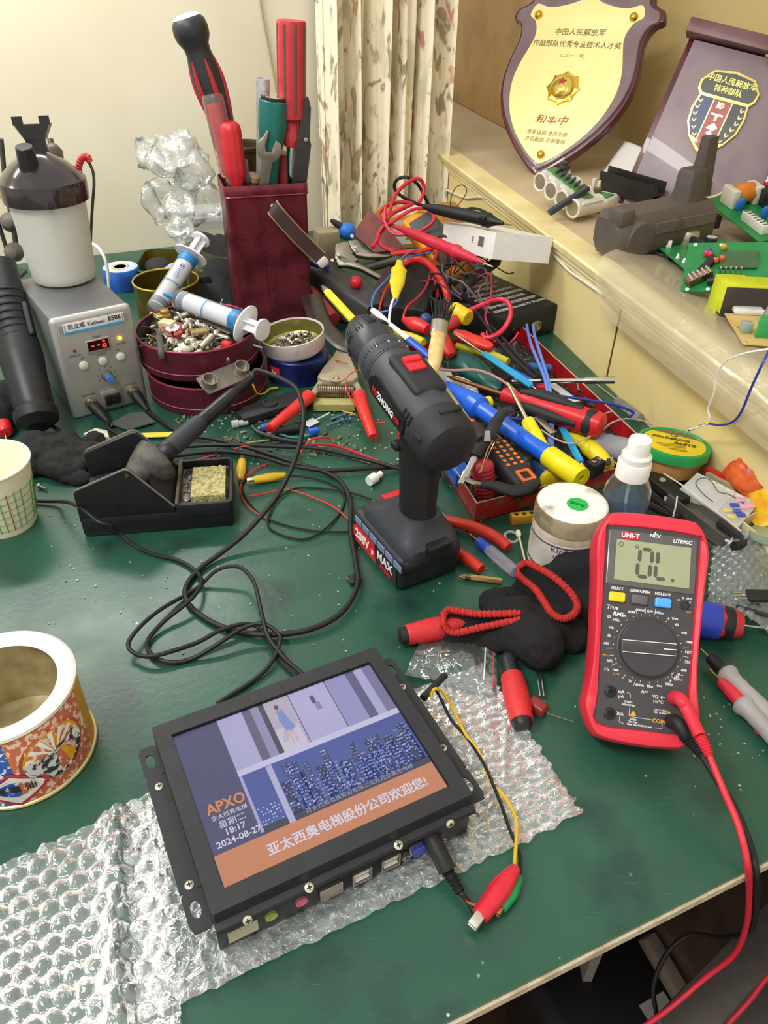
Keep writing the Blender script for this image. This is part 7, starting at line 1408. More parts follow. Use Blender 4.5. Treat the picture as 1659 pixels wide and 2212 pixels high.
t, L = tool('taped_splice', 'splice wrapped in bright yellow tape among the wires', 'taped splice', PY(853, 645, 1.18), PY(864, 562, 1.25)); part('tape', B().loft([[crumple(V((math.cos(2*PI*k/14)*w__, math.sin(2*PI*k/14)*w__*.5, L*z_)), .0018, 90) for k in range(14)] for z_, w__ in ((0, .004), (.15, .007), (.4, .012), (.6, .0115), (.75, .013), (.85, .007), (1, .004))]), mat('#d8c81e', .5), t)
yc('black_lead', [(1032, 680, 1.12), (1048, 700, 1.09), (1075, 735, 1.05), (1110, 775, 1.0), (1157, 817, .95)], .0026, RUB, 'left of the two black probe leads running down into the toolbox')
yc('black_lead', [(1060, 705, 1.10), (1090, 735, 1.05), (1125, 775, 1.0), (1168, 812, .95)], .0024, RUB, 'right of the two black probe leads running down into the toolbox')
yc('black_cable', [(955, 600, 1.26), (930, 640, 1.20), (965, 655, 1.17), (1010, 660, 1.15), (1035, 682, 1.12)], .0026, RUB, 'black cable sagging under the slanting black probe')
for k in range(16):
    a = R.uniform(905, 1010), R.uniform(470, 600); pts = [(a[0]+R.uniform(-10, 10)+d*R.uniform(.4, 1.2), a[1]+R.uniform(-14, 14)+d*R.uniform(.2, .9), 1.36-.0012*(a[1]-470)-.0006*d) for d in (0, 25, 50, 75, 100)]
    yc('tangled_wire', pts, .0010+.0004*(k % 3), (RUB, mat('#5a2a38', .5), mat('#34507a', .5), mat('#6a5a5a', .5))[k % 4], 'thin wire in the dark tangle over the orange instrument', 'wire')['group'] = 'thin wires tangled over the orange instrument'
def boot(label, a, b_, m, r):
    t, L = tool('red_boot', label, 'clip boot', a, b_); part('boot', B().lathe([(r*.35, 0), (r*.5, L*.1), (r, L*.4), (r*1.05, L*.6), (r*.75, L)], 18, sq=lambda an: 1-.1*abs(math.sin(an))), m, t)
boot('red rubber clip boot left of the paintbrush', PY(871, 690, 1.12), PY(925, 712, 1.08), mat('#c8262c', .35), .012)
boot('dark red rubber clip boot right of the paintbrush ferrule', PY(1010, 672, 1.11), PY(962, 712, 1.08), mat('#a8222c', .4), .010)
solo('blue_tip', B().sph(PY(920, 690, 1.11), .010, 14, 8), mat('#24407a', .4), 'dark blue plug tip beside the paintbrush', 'plug')
# ---------- wire stripper and small bits left of the drill ----------
SG = mat('#a39a80', .5, .3, var=.06); WXX = M.Translation(P(735, 820, .016)) @ RZ(0)
def W2(pts, z=.022): return [tuple(P(px, py, z)-P(735, 820, .016))[:2] for px, py in pts]
t = thing('wire_stripper', 'grey automatic wire stripper with a coil spring and spread red handles', 'wire stripper', WXX)
part('body_plate', B().prism(W2([(686, 820), (700, 798), (718, 778), (728, 760), (732, 754), (746, 754), (750, 768), (758, 780), (772, 812), (774, 822), (762, 830), (740, 834), (715, 830), (695, 826)]), .000, .012, .002), SG, t)
part('pivot_disc', B().at(M.Translation(P(727, 818, .0285)-P(735, 820, .016))).lathe([(.011, 0), (.011, .001), (.006, .0014), (0, .0014)], 28), SG, t)
part('pivot_screw', B().at(M.Translation(P(727, 817, .0300)-P(735, 820, .016))).lathe([(.0052, 0), (.0045, .0016), (0, .0022)], 18), CHROME, t)
sp0, sp1 = P(687, 846, .016)-P(735, 820, .016), P(766, 848, .016)-P(735, 820, .016)
part('coil_spring', B().at(FZ(sp0, sp1-sp0)).tube([(.0095*math.cos(2*PI*k/10), .0095*math.sin(2*PI*k/10), (sp1-sp0).length*k/200) for k in range(201)], .0011, 6, 1, smooth=False), mat('#8a7f70', .3, .9), t)
part('channel', B().loft([[V((x, y, z)) for x, y in W2([(676, 864), (768, 866), (766, 880), (678, 880)], .008)] for z in (-.014, -.004)]), mat('#a8a468', .5, .2), t)
for (a, b_, c__) in (((694, 825), (676, 850), (660, 862)), ((768, 828), (774, 840), (778, 858))): part('arm', B().tube([P(*a, .020)-P(735, 820, .016), P(*b_, .020)-P(735, 820, .016), P(*c__, .020)-P(735, 820, .016)], .0052, 8, 4, flat=.5), SG, t)
def redgrip(pts, r0):
    return B().tube([P(px, py, z)-P(735, 820, .016) for px, py, z in pts], lambda s: r0*(1-.35*s)+.0006*math.cos(s*90), 12, 8, flat=.85)
part('handle', redgrip([(668, 855, .020), (650, 872, .020), (615, 900, .018), (588, 922, .014), (584, 928, .013)], .0100), mat('#cf2b26', .4), t, 'red handle'); part('handle', redgrip([(776, 852, .020), (785, 885, .019), (798, 920, .016), (806, 944, .013)], .0098), mat('#cf2b26', .4), t, 'red handle')
cable('red_wire', [(795, 797, .05), (772, 800, .045), (752, 812, .036), (747, 832, .028), (758, 862, .020), (785, 895, .012), (806, 912, .010), (832, 912, .010)], .0009, RW, 'thin red wire curling round the right handle of the wire stripper', 'wire')
cable('orange_wire', [(708, 764, .030), (718, 776, .026), (735, 781, .032), (752, 786, .034)], .0009, mat('#a8502a', .4), 'thin orange wire lying on the body of the wire stripper', 'wire')
cable('yellow_stub', [(733, 882, .003), (745, 890, .003), (762, 892, .003)], .0011, mat('#c9a51a', .45), 'yellow wire stub below the wire stripper', 'wire')
CASE = M.Translation(P(600, 885, .003)) @ RZ(28)
solo('black_bracket', B().at(CASE).prism([(-.055, -.020), (.045, -.008), (.055, .010), (.03, .026), (-.045, .012), (-.058, -.002)], 0, .010, .002).at(CASE @ T(-.01, .004, .010)).lathe([(.012, 0), (.011, .003), (.007, .003), (.006, .001), (0, .001)], 24), BLKM, 'black plastic housing part between the burgundy tins and the red stripper handle', 'plastic part')
cable('teal_wire', [(585, 928, .004), (600, 936, .005), (625, 944, .004), (650, 945, .003), (672, 938, .003)], .0017, mat('#2b7a78', .45), 'teal wire with blue terminals under the stripper handle', 'wire')
for k, (px, py) in enumerate(((575, 925), (678, 934))): solo('blue_terminal', B().at(M.Translation(P(px, py, .004)) @ RZ(25)).box((0, 0, .002), (.014, .009, .008), .002), mat('#2a5fd0', .35), ('blue crimp terminal at the left end of the teal wire', 'blue crimp terminal at the right end of the teal wire')[k], 'terminal')
solo('black_tube', B().rod(P(595, 932, .007), P(645, 925, .007), .006, n=14), RUB, 'short black rubber tube lying below the red stripper handle', 'tube')
t, L = tool('white_spatula', 'translucent white plastic tag with a thin stem below the wire stripper', 'tag', P(662, 918, .004), P(712, 892, .006)); part('blade', B().box((0, 0, .008), (.014, .0014, .018), .0006), mat('#c5c8ca', .35), t); part('stem', B().rod((0, 0, .016), (0, 0, L), .0012), mat('#c5c8ca', .35), t)
BSC = mat('#6f92c0', .3, .8)
for k, (a, b_) in enumerate((((705, 921), (740, 907)), ((716, 905), (745, 895)), ((745, 907), (757, 905)))):
    X = FZ(P(*b_, .004), P(*a, .004)-P(*b_, .004)); solo('blue_screw', screw_bm((P(*a, .004)-P(*b_, .004)).length, .0018), BSC, ('longest bluish screw lying below the wire stripper', 'bluish screw behind the longest one below the wire stripper', 'short bluish screw at the head of the longest one')[k], 'screw', X=X)
# yellow paper, plastic bits by the station
solo('yellow_strip', B().at(FR(P(322, 940, .004), V((1, .12, 0)))).box((0, 0, 0), (.063, .011, .0012)), mat('#cbbd3a', .6), 'yellow paper strip behind the soldering iron', 'paper strip')
solo('grey_leather', B().at(M.Translation(P(286, 912, .003)) @ RZ(-10)).prism([(-.026, -.012), (.004, -.022), (.03, .005), (.004, .026), (-.012, .02)], 0, .002), mat('#4b4f49', .7), 'dark grey scrap of leather before the soldering station', 'scrap')
solo('cream_bracket', B().at(M.Translation(P(212, 945, .004)) @ RZ(-25)).prism([(-.016, -.008), (.010, -.010), (.018, .002), (.006, .012), (-.012, .010)], 0, .006, .001), mat('#cfc8b4', .5), 'cream plastic bracket on the black cloth', 'bracket')
for k, (px, py, l, m_) in enumerate(((500, 917, .022, mat('#c9cbc6', .35, trans=.3)), (538, 893, .016, mat('#d5d0bc', .5)), (545, 895, .010, mat('#d5d0bc', .5)))): solo('plastic_peg', B().at(FZ(P(px, py, .005), V((1, .35, 0)))).lathe([(.004, 0), (.0055, .001), (.0055, l*.4), (.0042, l*.42), (.0042, l), (0, l)], 14), m_, ('long white plastic peg behind the iron handle', 'ivory plastic fitting in front of the lower burgundy tin', 'small ivory plastic end beside the ivory fitting')[k], 'plastic peg')
solo('white_plastic_peg', B().at(FZ(P(797, 1040, .006), P(822, 1024, .006)-P(797, 1040, .006))).lathe([(.006, 0), (.0065, .003), (.0065, .012), (.004, .014), (.004, .022), (0, .022)], 16), WHT, 'white plastic cap left of the drill grip', 'cap')
solo('steel_screw', screw_bm(.012, .0016), STEEL, 'single steel screw on the desk beside the paper cup', 'screw', X=FZ(P(84, 1049, .004), V((1, -.5, -.1))))
solo('mirror_chip', B().at(M.Translation(P(764, 1252, .003)) @ RZ(30)).box((0, 0, 0), (.013, .012, .005), .001), mat('#2b3a36', .15, .3), 'small dark shiny chip beside the iron cable loop', 'chip')
blob('black_cloth', [(P(90, 975, .012), .026, (1.3, 1.1, .8)), (P(140, 1000, .010), .026, (1.3, 1, .6)), (P(190, 985, .008), .024, (1.2, 1, .6)), (P(60, 1000, .01), .022), (P(210, 955, .004), .016), (P(130, 960, .012), .022, (1.3, 1, .7)), (P(20, 870, .02), .03, (1, 1.3, 1)), (P(160, 1035, .004), .014, (1.6, .8, .5))], mat('#1d1c1c', .95, var=.3, bump=.7, bscale=500), 'black cloth glove crumpled on the desk in front of the hot-air handle', 'cloth', k=.006, s=45)
t, L = tool('banana_plug', 'red plug with a brass pin lying at the left edge beside the hot-air handle', 'plug', P(8, 915, .012), P(16, 965, .006)); part('sleeve', B().lathe([(.004, 0), (.0095, .002), (.010, .018), (.007, .022)], 18), REDP, t); part('pin', B().rod((0, 0, .02), (0, 0, L), .0016), BRASS, t)
RD = random.Random(5); b = B()
for k in range(296):
    px, py = (RD.uniform(380, 860), RD.uniform(890, 1010)) if k < 150 else ((RD.uniform(900, 1320), RD.uniform(1120, 1560)) if k < 190 else ((RD.uniform(100, 800), RD.uniform(1100, 1420)) if k < 270 else (RD.uniform(1480, 1659), RD.uniform(1500, 1760))))
    s = RD.uniform(.0005, .0017) if k < 150 else RD.uniform(.0004, .0011); b.at(M.Translation(P(px, py, .0006)) @ RZ(RD.uniform(0, 360))).box((0, 0, 0), (s*2, s*1.3, .0008))
solo('white_crumbs', b, mat('#b5b8ac', .6, c2='#7d7a68', scale=90), 'tiny pale crumbs and clippings scattered over the green desk', 'crumbs', kind='stuff')
b = B()
for k in range(130):
    px, py = RD.uniform(380, 800), RD.uniform(880, 985); s = RD.uniform(.0015, .005); b.at(M.Translation(P(px, py, .0015)) @ RZ(RD.uniform(0, 360)) @ RX(RD.uniform(-30, 30))).box((0, 0, 0), (s*1.8, s*.8, .0016))
solo('dark_clippings', b, mat('#5d5648', .7, c2='#8d8466', scale=60), 'brownish clippings and dust heaped behind the black cables', 'clippings', kind='stuff')
# ---------- right lane between toolbox and ledge ----------
def strip(label, a, b_, w_, h_, m, z=.010):
    A_, C_ = P(*a, z), P(*b_, z); t = thing('ribbed_rail', label, 'rail', FR(A_, C_-A_), 'black ribbed rails beside the spray bottle'); L = (C_-A_).length
    part('rail', B().box((L/2, 0, 0), (L, w_, h_), .0008), m, t)
    b = B(); n = int(L/.0042)
    for k in range(n): b.box((.002+.0042*k, 0, h_/2), (.0020, w_*.8, .0016))
    part('ribs', b, mat('#2e2d2d', .5), t)
for k, (a, b_) in enumerate((((1388, 1028), (1478, 1122)), ((1383, 1052), (1465, 1124)), ((1376, 1080), (1470, 1130)), ((1370, 1100), (1430, 1128)))):
    strip(('black ribbed rail nearest the solder paste tub', 'second black ribbed rail from the solder paste tub', 'third black ribbed rail from the solder paste tub, behind the multimeter', 'short black ribbed rail closest to the spray bottle')[k], a, b_, .007, .010, mat('#1a1a1b', .5), .008+.003*(k % 2))
t = thing('channel_tool', 'long grey channel shaped tool with a riveted black end between the ledge and the rails', 'tool', FR(P(1412, 1032, .020), P(1582, 1160, .020)-P(1412, 1032, .020))); L = (P(1582, 1160, .020)-P(1412, 1032, .020)).length
part('black_end', B().prism([(-.004, -.010), (L*.42, -.011), (L*.42, .011), (.004, .012), (-.008, .004)], -.006, .004, .001), mat('#1f1d1a', .4), t); part('channel', B().loft([[(x, y, z) for y, z in ((-.013, -.012), (.011, -.012), (.011, .004), (.009, .004), (.008, -.006), (-.010, -.006), (-.011, .004), (-.013, .004))] for x in (L*.30, L)]), mat('#77746c', .4, .7), t)
part('rivet', B().at(T(.012, .002, .004)).lathe([(.004, 0), (.0035, .001), (0, .0012)], 16), mat('#b9b48a', .35, .5), t)
part('bead', B().tube([(0, .012, .004), (L*.3, .0125, .006), (L*.7, .012, .005), (L, .0115, .004)], .0010, 6, 6), mat('#c9c2b0', .4), t)
cable('beige_rod', [(1438, 1078, .014), (1480, 1108, .014), (1518, 1134, .014)], .0030, mat('#b9ae98', .5), 'beige rod lying under the grey channel tool', 'rod')
cable('beige_wire', [(1437, 1074, .016), (1450, 1080, .018), (1453, 1078, .019)], .0016, mat('#b9ae98', .5), 'short bent beige wire at the end of the beige rod', 'wire')
cable('red_wire', [(1378, 1074, .030), (1386, 1084, .028), (1390, 1100, .024), (1389, 1114, .018)], .0010, RW, 'short red wire arching behind the multimeter', 'wire')
cable('clear_wire', [(1463, 1072, .034), (1460, 1092, .028), (1454, 1116, .018)], .0009, mat('#c9c9c5', .3), 'short clear filament standing up behind the multimeter', 'filament')
solo('white_chip', B().at(M.Translation(P(1377, 1110, .014)) @ RZ(-15)).box((0, 0, 0), (.020, .006, .004), .001), WHT, 'white plastic sliver behind the top left of the multimeter', 'sliver')
for k, (a, b_, c_) in enumerate((((1553, 1128), (1585, 1152), (1612, 1176)), ((1585, 1180), (1600, 1178), (1620, 1170)))): cable('black_pliers', [(a[0], a[1], .020), (b_[0], b_[1], .018), (c_[0], c_[1], .014)], .0052, BLK, ('black pliers handle between the clear bead box and the bubble wrap pouch', 'black pliers handle end lying at the bubble wrap pouch')[k], 'pliers')
cable('steel_rod', [(1545, 1162, .012), (1585, 1178, .012)], .0040, CHROME, 'bright steel rod end beside the top right of the multimeter', 'rod')
cable('steel_loop', [(1552, 1200, .006), (1575, 1195, .007), (1588, 1180, .008), (1575, 1172, .008), (1552, 1180, .008)], .0016, DSTEEL, 'dark steel loop lying beside the multimeter top', 'loop')
solo('dark_plate', B().at(FR(P(1560, 1180, .003), P(1580, 1200, .003)-P(1550, 1165, .003))).box((0, 0, 0), (.03, .028, .004), .001), mat('#55534f', .5, .5), 'grey plate under the steel loop', 'plate')
# clear bead box
ca_, cb_, cc_, cd_ = P(1506, 1022, .030), P(1638, 1089, .030), P(1594, 1140, .024), P(1468, 1058, .024)
t = thing('bead_box', 'flat clear lidded box with pink, blue and yellow beads and a bit of wire', 'box', M.Translation(P(1550, 1080)))
up = (cb_-ca_).cross(ca_-cd_).normalized(); up = up if up.z > 0 else -up
def bq(i, j, h=0): return (ca_*(1-i)+cb_*i)*(1-j)+(cd_*(1-i)+cc_*i)*j+up*h
part('lid', B().loft([[bq(0, 0, h), bq(1, 0, h), bq(1, 1, h), bq(0, 1, h)] for h in (-.001, .001)]), film('#f0f0ee', .15, .30, .3, 60, .8), t, world=True)
part('tray', B().loft([[bq(0, 0, h), bq(1, 0, h), bq(1, 1, h), bq(0, 1, h)] for h in (-.014, -.002)]), mat('#c9c6bc', .4, trans=.3), t, world=True)
part('divider', B().loft([[bq(i, .02, h), bq(i+.012, .02, h), bq(i+.012, .98, h), bq(i, .98, h)] for i in (.62,) for h in (-.002, .0012)]), mat('#d5d4cc', .3), t, world=True)
part('curly_wire', B().tube([bq(.85, .25, .002), bq(.6, .22, .002), bq(.45, .32, .002), bq(.25, .1, .003), bq(.12, .2, .003), bq(.12, .5, .003), bq(.3, .7, .003), bq(.5, .75, .002)], .0005, 6, 8), mat('#6a6a66', .3, .9), t, world=True)
for (i, j, c) in ((.78, .18, '#d8a4b4'), (.88, .32, '#d8a4b4'), (.94, .2, '#d8a4b4'), (.76, .45, '#3c50b0'), (.84, .58, '#4a60b8'), (.92, .62, '#3c50b0'), (.74, .7, '#d0c070'), (.84, .82, '#d0c070')): part('bead_group', B().at(ROOTM[t.name].inverted() @ M.Translation(bq(i, j, .0012))).box((0, 0, 0), (.010, .007, .003), .0014), mat(c, .35), t, {'#d8a4b4': 'pink beads', '#3c50b0': 'blue beads', '#4a60b8': 'blue beads', '#d0c070': 'yellow beads'}[c])
t = thing('red_tray_box', 'red edged shallow box behind the bead box, against the ledge', 'box', M.Translation(P(1560, 1050)))
def slabq(a, b_, dz0, dz1, w_):
    d = (b_-a); n = V((-d.y, d.x, 0)).normalized()*w_; return B().loft([[a+V((0, 0, z)), b_+V((0, 0, z)), b_+n+V((0, 0, z)), a+n+V((0, 0, z))] for z in (dz0, dz1)])
part('red_edge', slabq(P(1522, 1014, .028), P(1614, 1062, .028), -.02, .002, .008), mat('#b51f26', .4), t, world=True); part('beige_edge', slabq(P(1525, 1022, .027), P(1640, 1085, .027), -.02, .001, .006), mat('#a59a78', .6), t, 'beige edge', world=True)
part('red_floor', slabq(P(1480, 1068, .006), P(1600, 1140, .006), -.004, .001, .02), mat('#8f1d20', .5), t, world=True)
# snack bag
t = thing('snack_bag', 'orange and yellow printed snack bag leaning on the ledge panel', 'bag', M.Translation(P(1620, 1070)))
sA, sB, sC, sD = P(1566, 1020, .030), P(1603, 990, .060), P(1655, 1052, .050), P(1612, 1075, .022)
sn = (sB-sA).cross(sD-sA).normalized(); sn = sn if sn.z > 0 else -sn
def sg(i, j): return (sA*(1-i)+sB*i)*(1-j)+(sD*(1-i)+sC*i)*j+sn*(.007*math.sin(PI*i)*math.sin(PI*j)+.0015*NZ.noise(V((i*6, j*6, 1))))
part('bag', B().grid(sg, 16, 20, .006), mat('#d8622c', .3, c2='#b84a24', scale=60), t, world=True, sharp=70)
sE, sF = P(1700, 1120, .03), P(1640, 1150, .01)
part('yellow_half', B().grid(lambda i, j: (sD*(1-i)+sC*i)*(1-j)+(sF*(1-i)+sE*i)*j+V((0, 0, .012*math.sin(PI*i)*math.sin(PI*min(1, j+.1)))), 12, 12, .006), mat('#e0b41e', .3, c2='#d98a1e', scale=40), t, 'yellow lower half', world=True, sharp=70)
for (i, j, r_, c) in ((.2, .15, .005, '#e6e2da'), (.55, .18, .006, '#e6e2da'), (.35, .4, .006, '#e6e2da'), (.75, .35, .005, '#c8b49a'), (.3, .8, .006, '#e6e2da'), (.5, .92, .005, '#e6e2da'), (.62, .85, .0035, '#3c5fb0'), (.25, .93, .003, '#3c5fb0'), (.62, .2, .0025, '#3c5fb0'), (.9, .1, .005, '#e0cf6a')):
    q = sg(i, j); part('printed_spot', B().at(ROOTM[t.name].inverted() @ FZ(q, sn)).lathe([(r_, -.001), (r_, .0012), (0, .0014)], 14, sq=lambda a: 1+.25*math.sin(2*a)), mat(c, .4), t)
# carton with a glass lens
t = thing('open_carton', 'cream cardboard tray with a greenish glass lens at the right edge', 'box', M.Translation(P(1650, 1160)))
part('left_wall', slabq(P(1602, 1126, .024), P(1690, 1200, .024), -.024, .002, -.0016), mat('#cfc19c', .8), t, world=True); part('rear_wall', slabq(P(1602, 1126, .024), P(1640, 1108, .024), -.024, .002, .0016), mat('#cfc19c', .8), t, world=True); part('rear_wall', slabq(P(1640, 1108, .024), P(1720, 1100, .024), -.024, .002, .0016), mat('#c2b48c', .8), t, world=True)
solo('glass_lens', B().at(M.Translation(P(1672, 1165, .018)) @ RX(-20)).lathe([(.026, 0), (.027, .003), (.026, .008), (0, .009)], 36), mat('#a9bfa8', .1, trans=.5, ior=1.3), 'greenish round glass lens in the cream cardboard tray', 'lens')
# ---------- on the ledge ----------
SZ = .150
film_m = film('#dccfae', .22, .34, .3, 25, .4)
def fl(x, s):                                             # s: 0 on the shelf .. 1 hanging on the front
    prof_ = [(-.105, .1545), (-.06, .158), (-.02, .166), (.006, .164), (.022, .150), (.029, .132), (.030, .112)]
    q = s*(len(prof_)-1); k = min(int(q), len(prof_)-2); f = q-k; y, z = prof_[k][0]+(prof_[k+1][0]-prof_[k][0])*f, prof_[k][1]+(prof_[k+1][1]-prof_[k][1])*f
    return y, z
def filmf(i, j):
    y, z = fl(0, j); x = -.72*i+.060-.075*max(0, j-.25)*(1-i)-.03*j*j*(1-i)-.004*math.sin(j*7); y += .004*NZ.noise(V((i*9, j*4, 1)))*(j < .9); return LX @ V((x, y, z+.010*math.sin(PI*min(1, j*1.3))*(.3+.7*math.exp(-i*6))*.8))
solo('plastic_film', B().grid(filmf, 60, 36), film_m, 'stiff yellowish clear plastic film curling over the edge of the ledge', 'film', sharp=180)
WC = mat('#e3ded0', .5)
# white ledge cable with its clip
pts = [LX @ V((x, .0035, z)) for x, z in ((.83, .074), (.752, .080), (.68, .088), (.616, .098), (.55, .117), (.489, .128), (.44, .133), (.395, .131), (.32, .130), (.257, .126), (.19, .119), (.134, .114), (.075, .116), (.02, .118))]
t = thing('white_ledge_cable', 'white cable stapled along the front of the ledge', 'cable', M.Translation(pts[6])); part('cable', B().tube(pts, .0024, 8, 6), WC, t, world=True)
part('cable_clip', B().at(ROOTM[t.name].inverted() @ LX @ T(.455, .004, .130)).box((0, 0, 0), (.008, .008, .010), .0015), WC, t)
# white cell holder with its circuit strips
hB = P(1243, 478, .154); hA = PY(1150, 402, hB.y+.085); CHX = FR((hA+hB)/2, hB-hA); L = (hB-hA).length
def holder(label, X, n, r, L, depth, m, cells=True, cat='battery holder'):
    t = thing('cell_holder', label, cat, X)
    for k in range(n):
        x = -L/2+L*(k+.5)/n
        part('cell_tube', B().at(T(x, 0, r) @ RX(-90)).lathe([(r, 0), (r*1.04, .002), (r, .004), (r, depth), (r*.6, depth)], 26), m, t)
        part('cell_end', B().at(T(x, -.0006, r) @ RX(90)).lathe([(r*.80, -.001), (r*.78, .0006), (r*.3, .0008), (0, .0014)], 22), mat('#a39a80', .4, .6), t)
        part('end_ring', B().at(T(x, -.001, r) @ RX(90)).torus((0, 0, 0), r*.92, r*.14, 24, 8), m, t)
    part('top_web', B().at(T(0, depth/2, 2*r*.86)).box((0, 0, 0), (L*.96, depth*.8, .006), .002), m, t); return t
HWH = mat('#d6d2c6', .5)
t = holder('white four cell battery holder with a green circuit strip on top', CHX, 4, .0150, L, .062, HWH)
part('circuit_strip', B().at(T(-.004, .028, .0305)).box((0, 0, 0), (L*.86, .022, .002)), mat('#4f8a4a', .4), t)
b = B()
for k in range(7): b.at(T(-L*.34+L*.1*k, .032, .0335) @ RZ(18)).box((0, 0, 0), (.004, .024, .007), .001)
part('contact_fin', b, mat('#55585a', .4, .3), t)
solo('connector_block', B().at(CHX @ T(-L*.36, .045, .036)).box((0, 0, 0), (.016, .014, .014), .003).at(CHX @ T(-L*.36, .042, .044)).box((0, 0, 0), (.010, .010, .006), .002), mat('#3a3a38', .4), 'small black and white block at the far end of the white four cell holder', 'connector')
solo('dark_strip', B().at(FR(PY(1196, 454, hB.y), PY(1256, 415, hB.y+.02)-PY(1196, 454, hB.y))).box((.030, 0, 0), (.078, .010, .008), .001), mat('#333c44', .35), 'dark slate strip lying slanted across the white four cell holder', 'strip')
t = thing('cell_holder', 'smaller white holder with a green circuit piece and a brown coil, before the black brackets', 'battery holder', FR(P(1292, 432, .166), V((.75, -.6, 0))))
part('frame', B().box((0, 0, .0), (.055, .05, .022), .006, 3), HWH, t); part('circuit_piece', B().box((.004, -.006, .0115), (.040, .030, .002)), mat('#4f8a4a', .4), t); part('coil', B().at(T(-.004, -.002, .012)).lathe([(.007, 0), (.0075, .007), (.006, .008), (0, .008)], 20), mat('#8a6a48', .4, .4), t)
part('post', B().at(T(-.020, .016, .011)).box((0, 0, .008), (.006, .010, .022), .002), HWH, t); part('post', B().at(T(-.012, .020, .011)).box((0, 0, .007), (.005, .008, .018), .002), HWH, t)
BK = mat('#242220', .35)
for k, (a, b_, z, lb) in enumerate((((1305, 372), (1428, 408), .192, 'upper black plastic bracket bar before the white paper'), ((1300, 392), (1418, 428), .176, 'lower black plastic bracket bar behind the small white holder'))):
    A_, C_ = P(*a, z), P(*b_, z); X = FR(A_, C_-A_); L = (C_-A_).length; t = thing('bracket_bar', lb, 'bracket', X); part('bar', B().loft([[(x, y, z_) for y, z_ in ((-.010, -.012), (.012, -.012), (.012, .010), (.009, .010), (.008, -.008), (-.008, -.008), (-.009, .004), (-.010, .004))] for x in (0, L)]), BK, t)
    b = B()
    for j in range(4): b.box((L*(.12+.25*j), -.004, -.001), (.004, .008, .010), .001)
    part('rib', b, BK, t)
pp = [PY(1302, 372, 1.62), PY(1350, 305, 1.66), PY(1456, 392, 1.46), PY(1425, 428, 1.44)]
def papf(i, j):
    q = (pp[1]*(1-i)+pp[2]*i)*(1-j)+(pp[0]*(1-i)+pp[3]*i)*j; return q+V((-.15, -.7, .6))*(.014*math.sin(PI*i))+V((0, 0, .006*math.sin(PI*i)*(1-j)))
solo('white_paper', B().grid(papf, 18, 10, .0006), mat('#dcdad6', .6, var=.02), 'curved piece of white card propped up before the standing wooden case', 'card', sharp=180)
# dark battery pack
BT0, BT1 = P(1322, 500, .190), P(1510, 462, .196); BX_ = FR(BT0, BT1-BT0); L = (BT1-BT0).length; BPM = mat('#57504a', .5, var=.08)
t = thing('battery_pack', 'long brown grey tool battery with an upright post, lying on the ledge', 'battery', BX_)
part('body', B().loft([[(x, y*s, z*s) for y, z in ((-.034, -.022), (-.024, -.036), (.024, -.036), (.034, -.022), (.034, .012), (.026, .026), (-.020, .026), (-.034, .008))] for x, s in ((-.012, .72), (-.004, .95), (.006, 1.), (L*.5, 1.), (L, 1.))]), BPM, t)
part('round_end', B().at(T(.026, -.030, -.008) @ RX(90) @ M.Diagonal((1.35, 1.35, 1, 1))).lathe([(.019, -.016), (.020, 0), (.018, .006), (0, .0075)], 28), BPM, t)
part('side_panel', B().loft([[(x, y, z) for x, z in ((.05, -.002), (L*.97, -.002), (L*.97, .013), (.05, .013))] for y in (-.0325, -.0365)]), mat('#625b54', .45), t)
part('latch', B().at(T(L*.55, -.0365, .006) @ RX(90)).lathe([(.009, 0), (.009, .001), (.007, .0012), (0, .0012)], 24), BPM, t)
part('clip_block', B().at(T(.000, -.014, .026)).box((0, 0, 0), (.024, .030, .022), .003), BPM, t)
part('post_base', B().at(T(L*.84, .004, .040)).loft([[(x*s, y*s, z) for x, y in rrect(.036, .034, .006)] for z, s in ((-.014, 1.15), (.0, 1.), (.022, .95), (.028, .8))]), mat('#4e4842', .5), t)
part('post', B().at(T(L*.99, .010, .046)).loft([[(x*s, y*s, z) for x, y in rrect(.026, .020, .003)] for z, s in ((-.02, 1.3), (.0, 1.1), (.040, .9), (.062, .8))]), mat('#4e4842', .5), t)
# broken cream shell
CRM = mat('#d8cb9c', .5, c2='#e6ddb8', scale=9); sh = [PY(1512, 425, 1.36), PY(1560, 385, 1.42), PY(1610, 358, 1.47), PY(1680, 330, 1.52), PY(1760, 318, 1.54)]
qs = spline(sh, 8); b = B()
b.loft([[p+V((0, 0, .008+.004*NZ.noise(V((k*.35, 0, 0))))), p+V((.010, .012, .006)), p+V((.018, .018, -.075)), p+V((.010, .006, -.075))] for k, p in enumerate(qs)])
t = thing('broken_shell', 'broken cream plastic casing standing open around the circuit boards', 'casing', M.Translation(P(1600, 430, .15))); part('rear_wall', b, CRM, t, world=True)
qf = spline([PY(1512, 425, 1.36), PY(1522, 436, 1.34), PY(1545, 432, 1.34), PY(1575, 415, 1.36)], 6); b = B()
b.loft([[p+V((0, 0, .006)), p+V((.004, .012, .006)), p+V((.004, .012, -.07)), p+V((0, 0, -.07))] for p in qf]); part('front_lip', b, CRM, t, world=True)
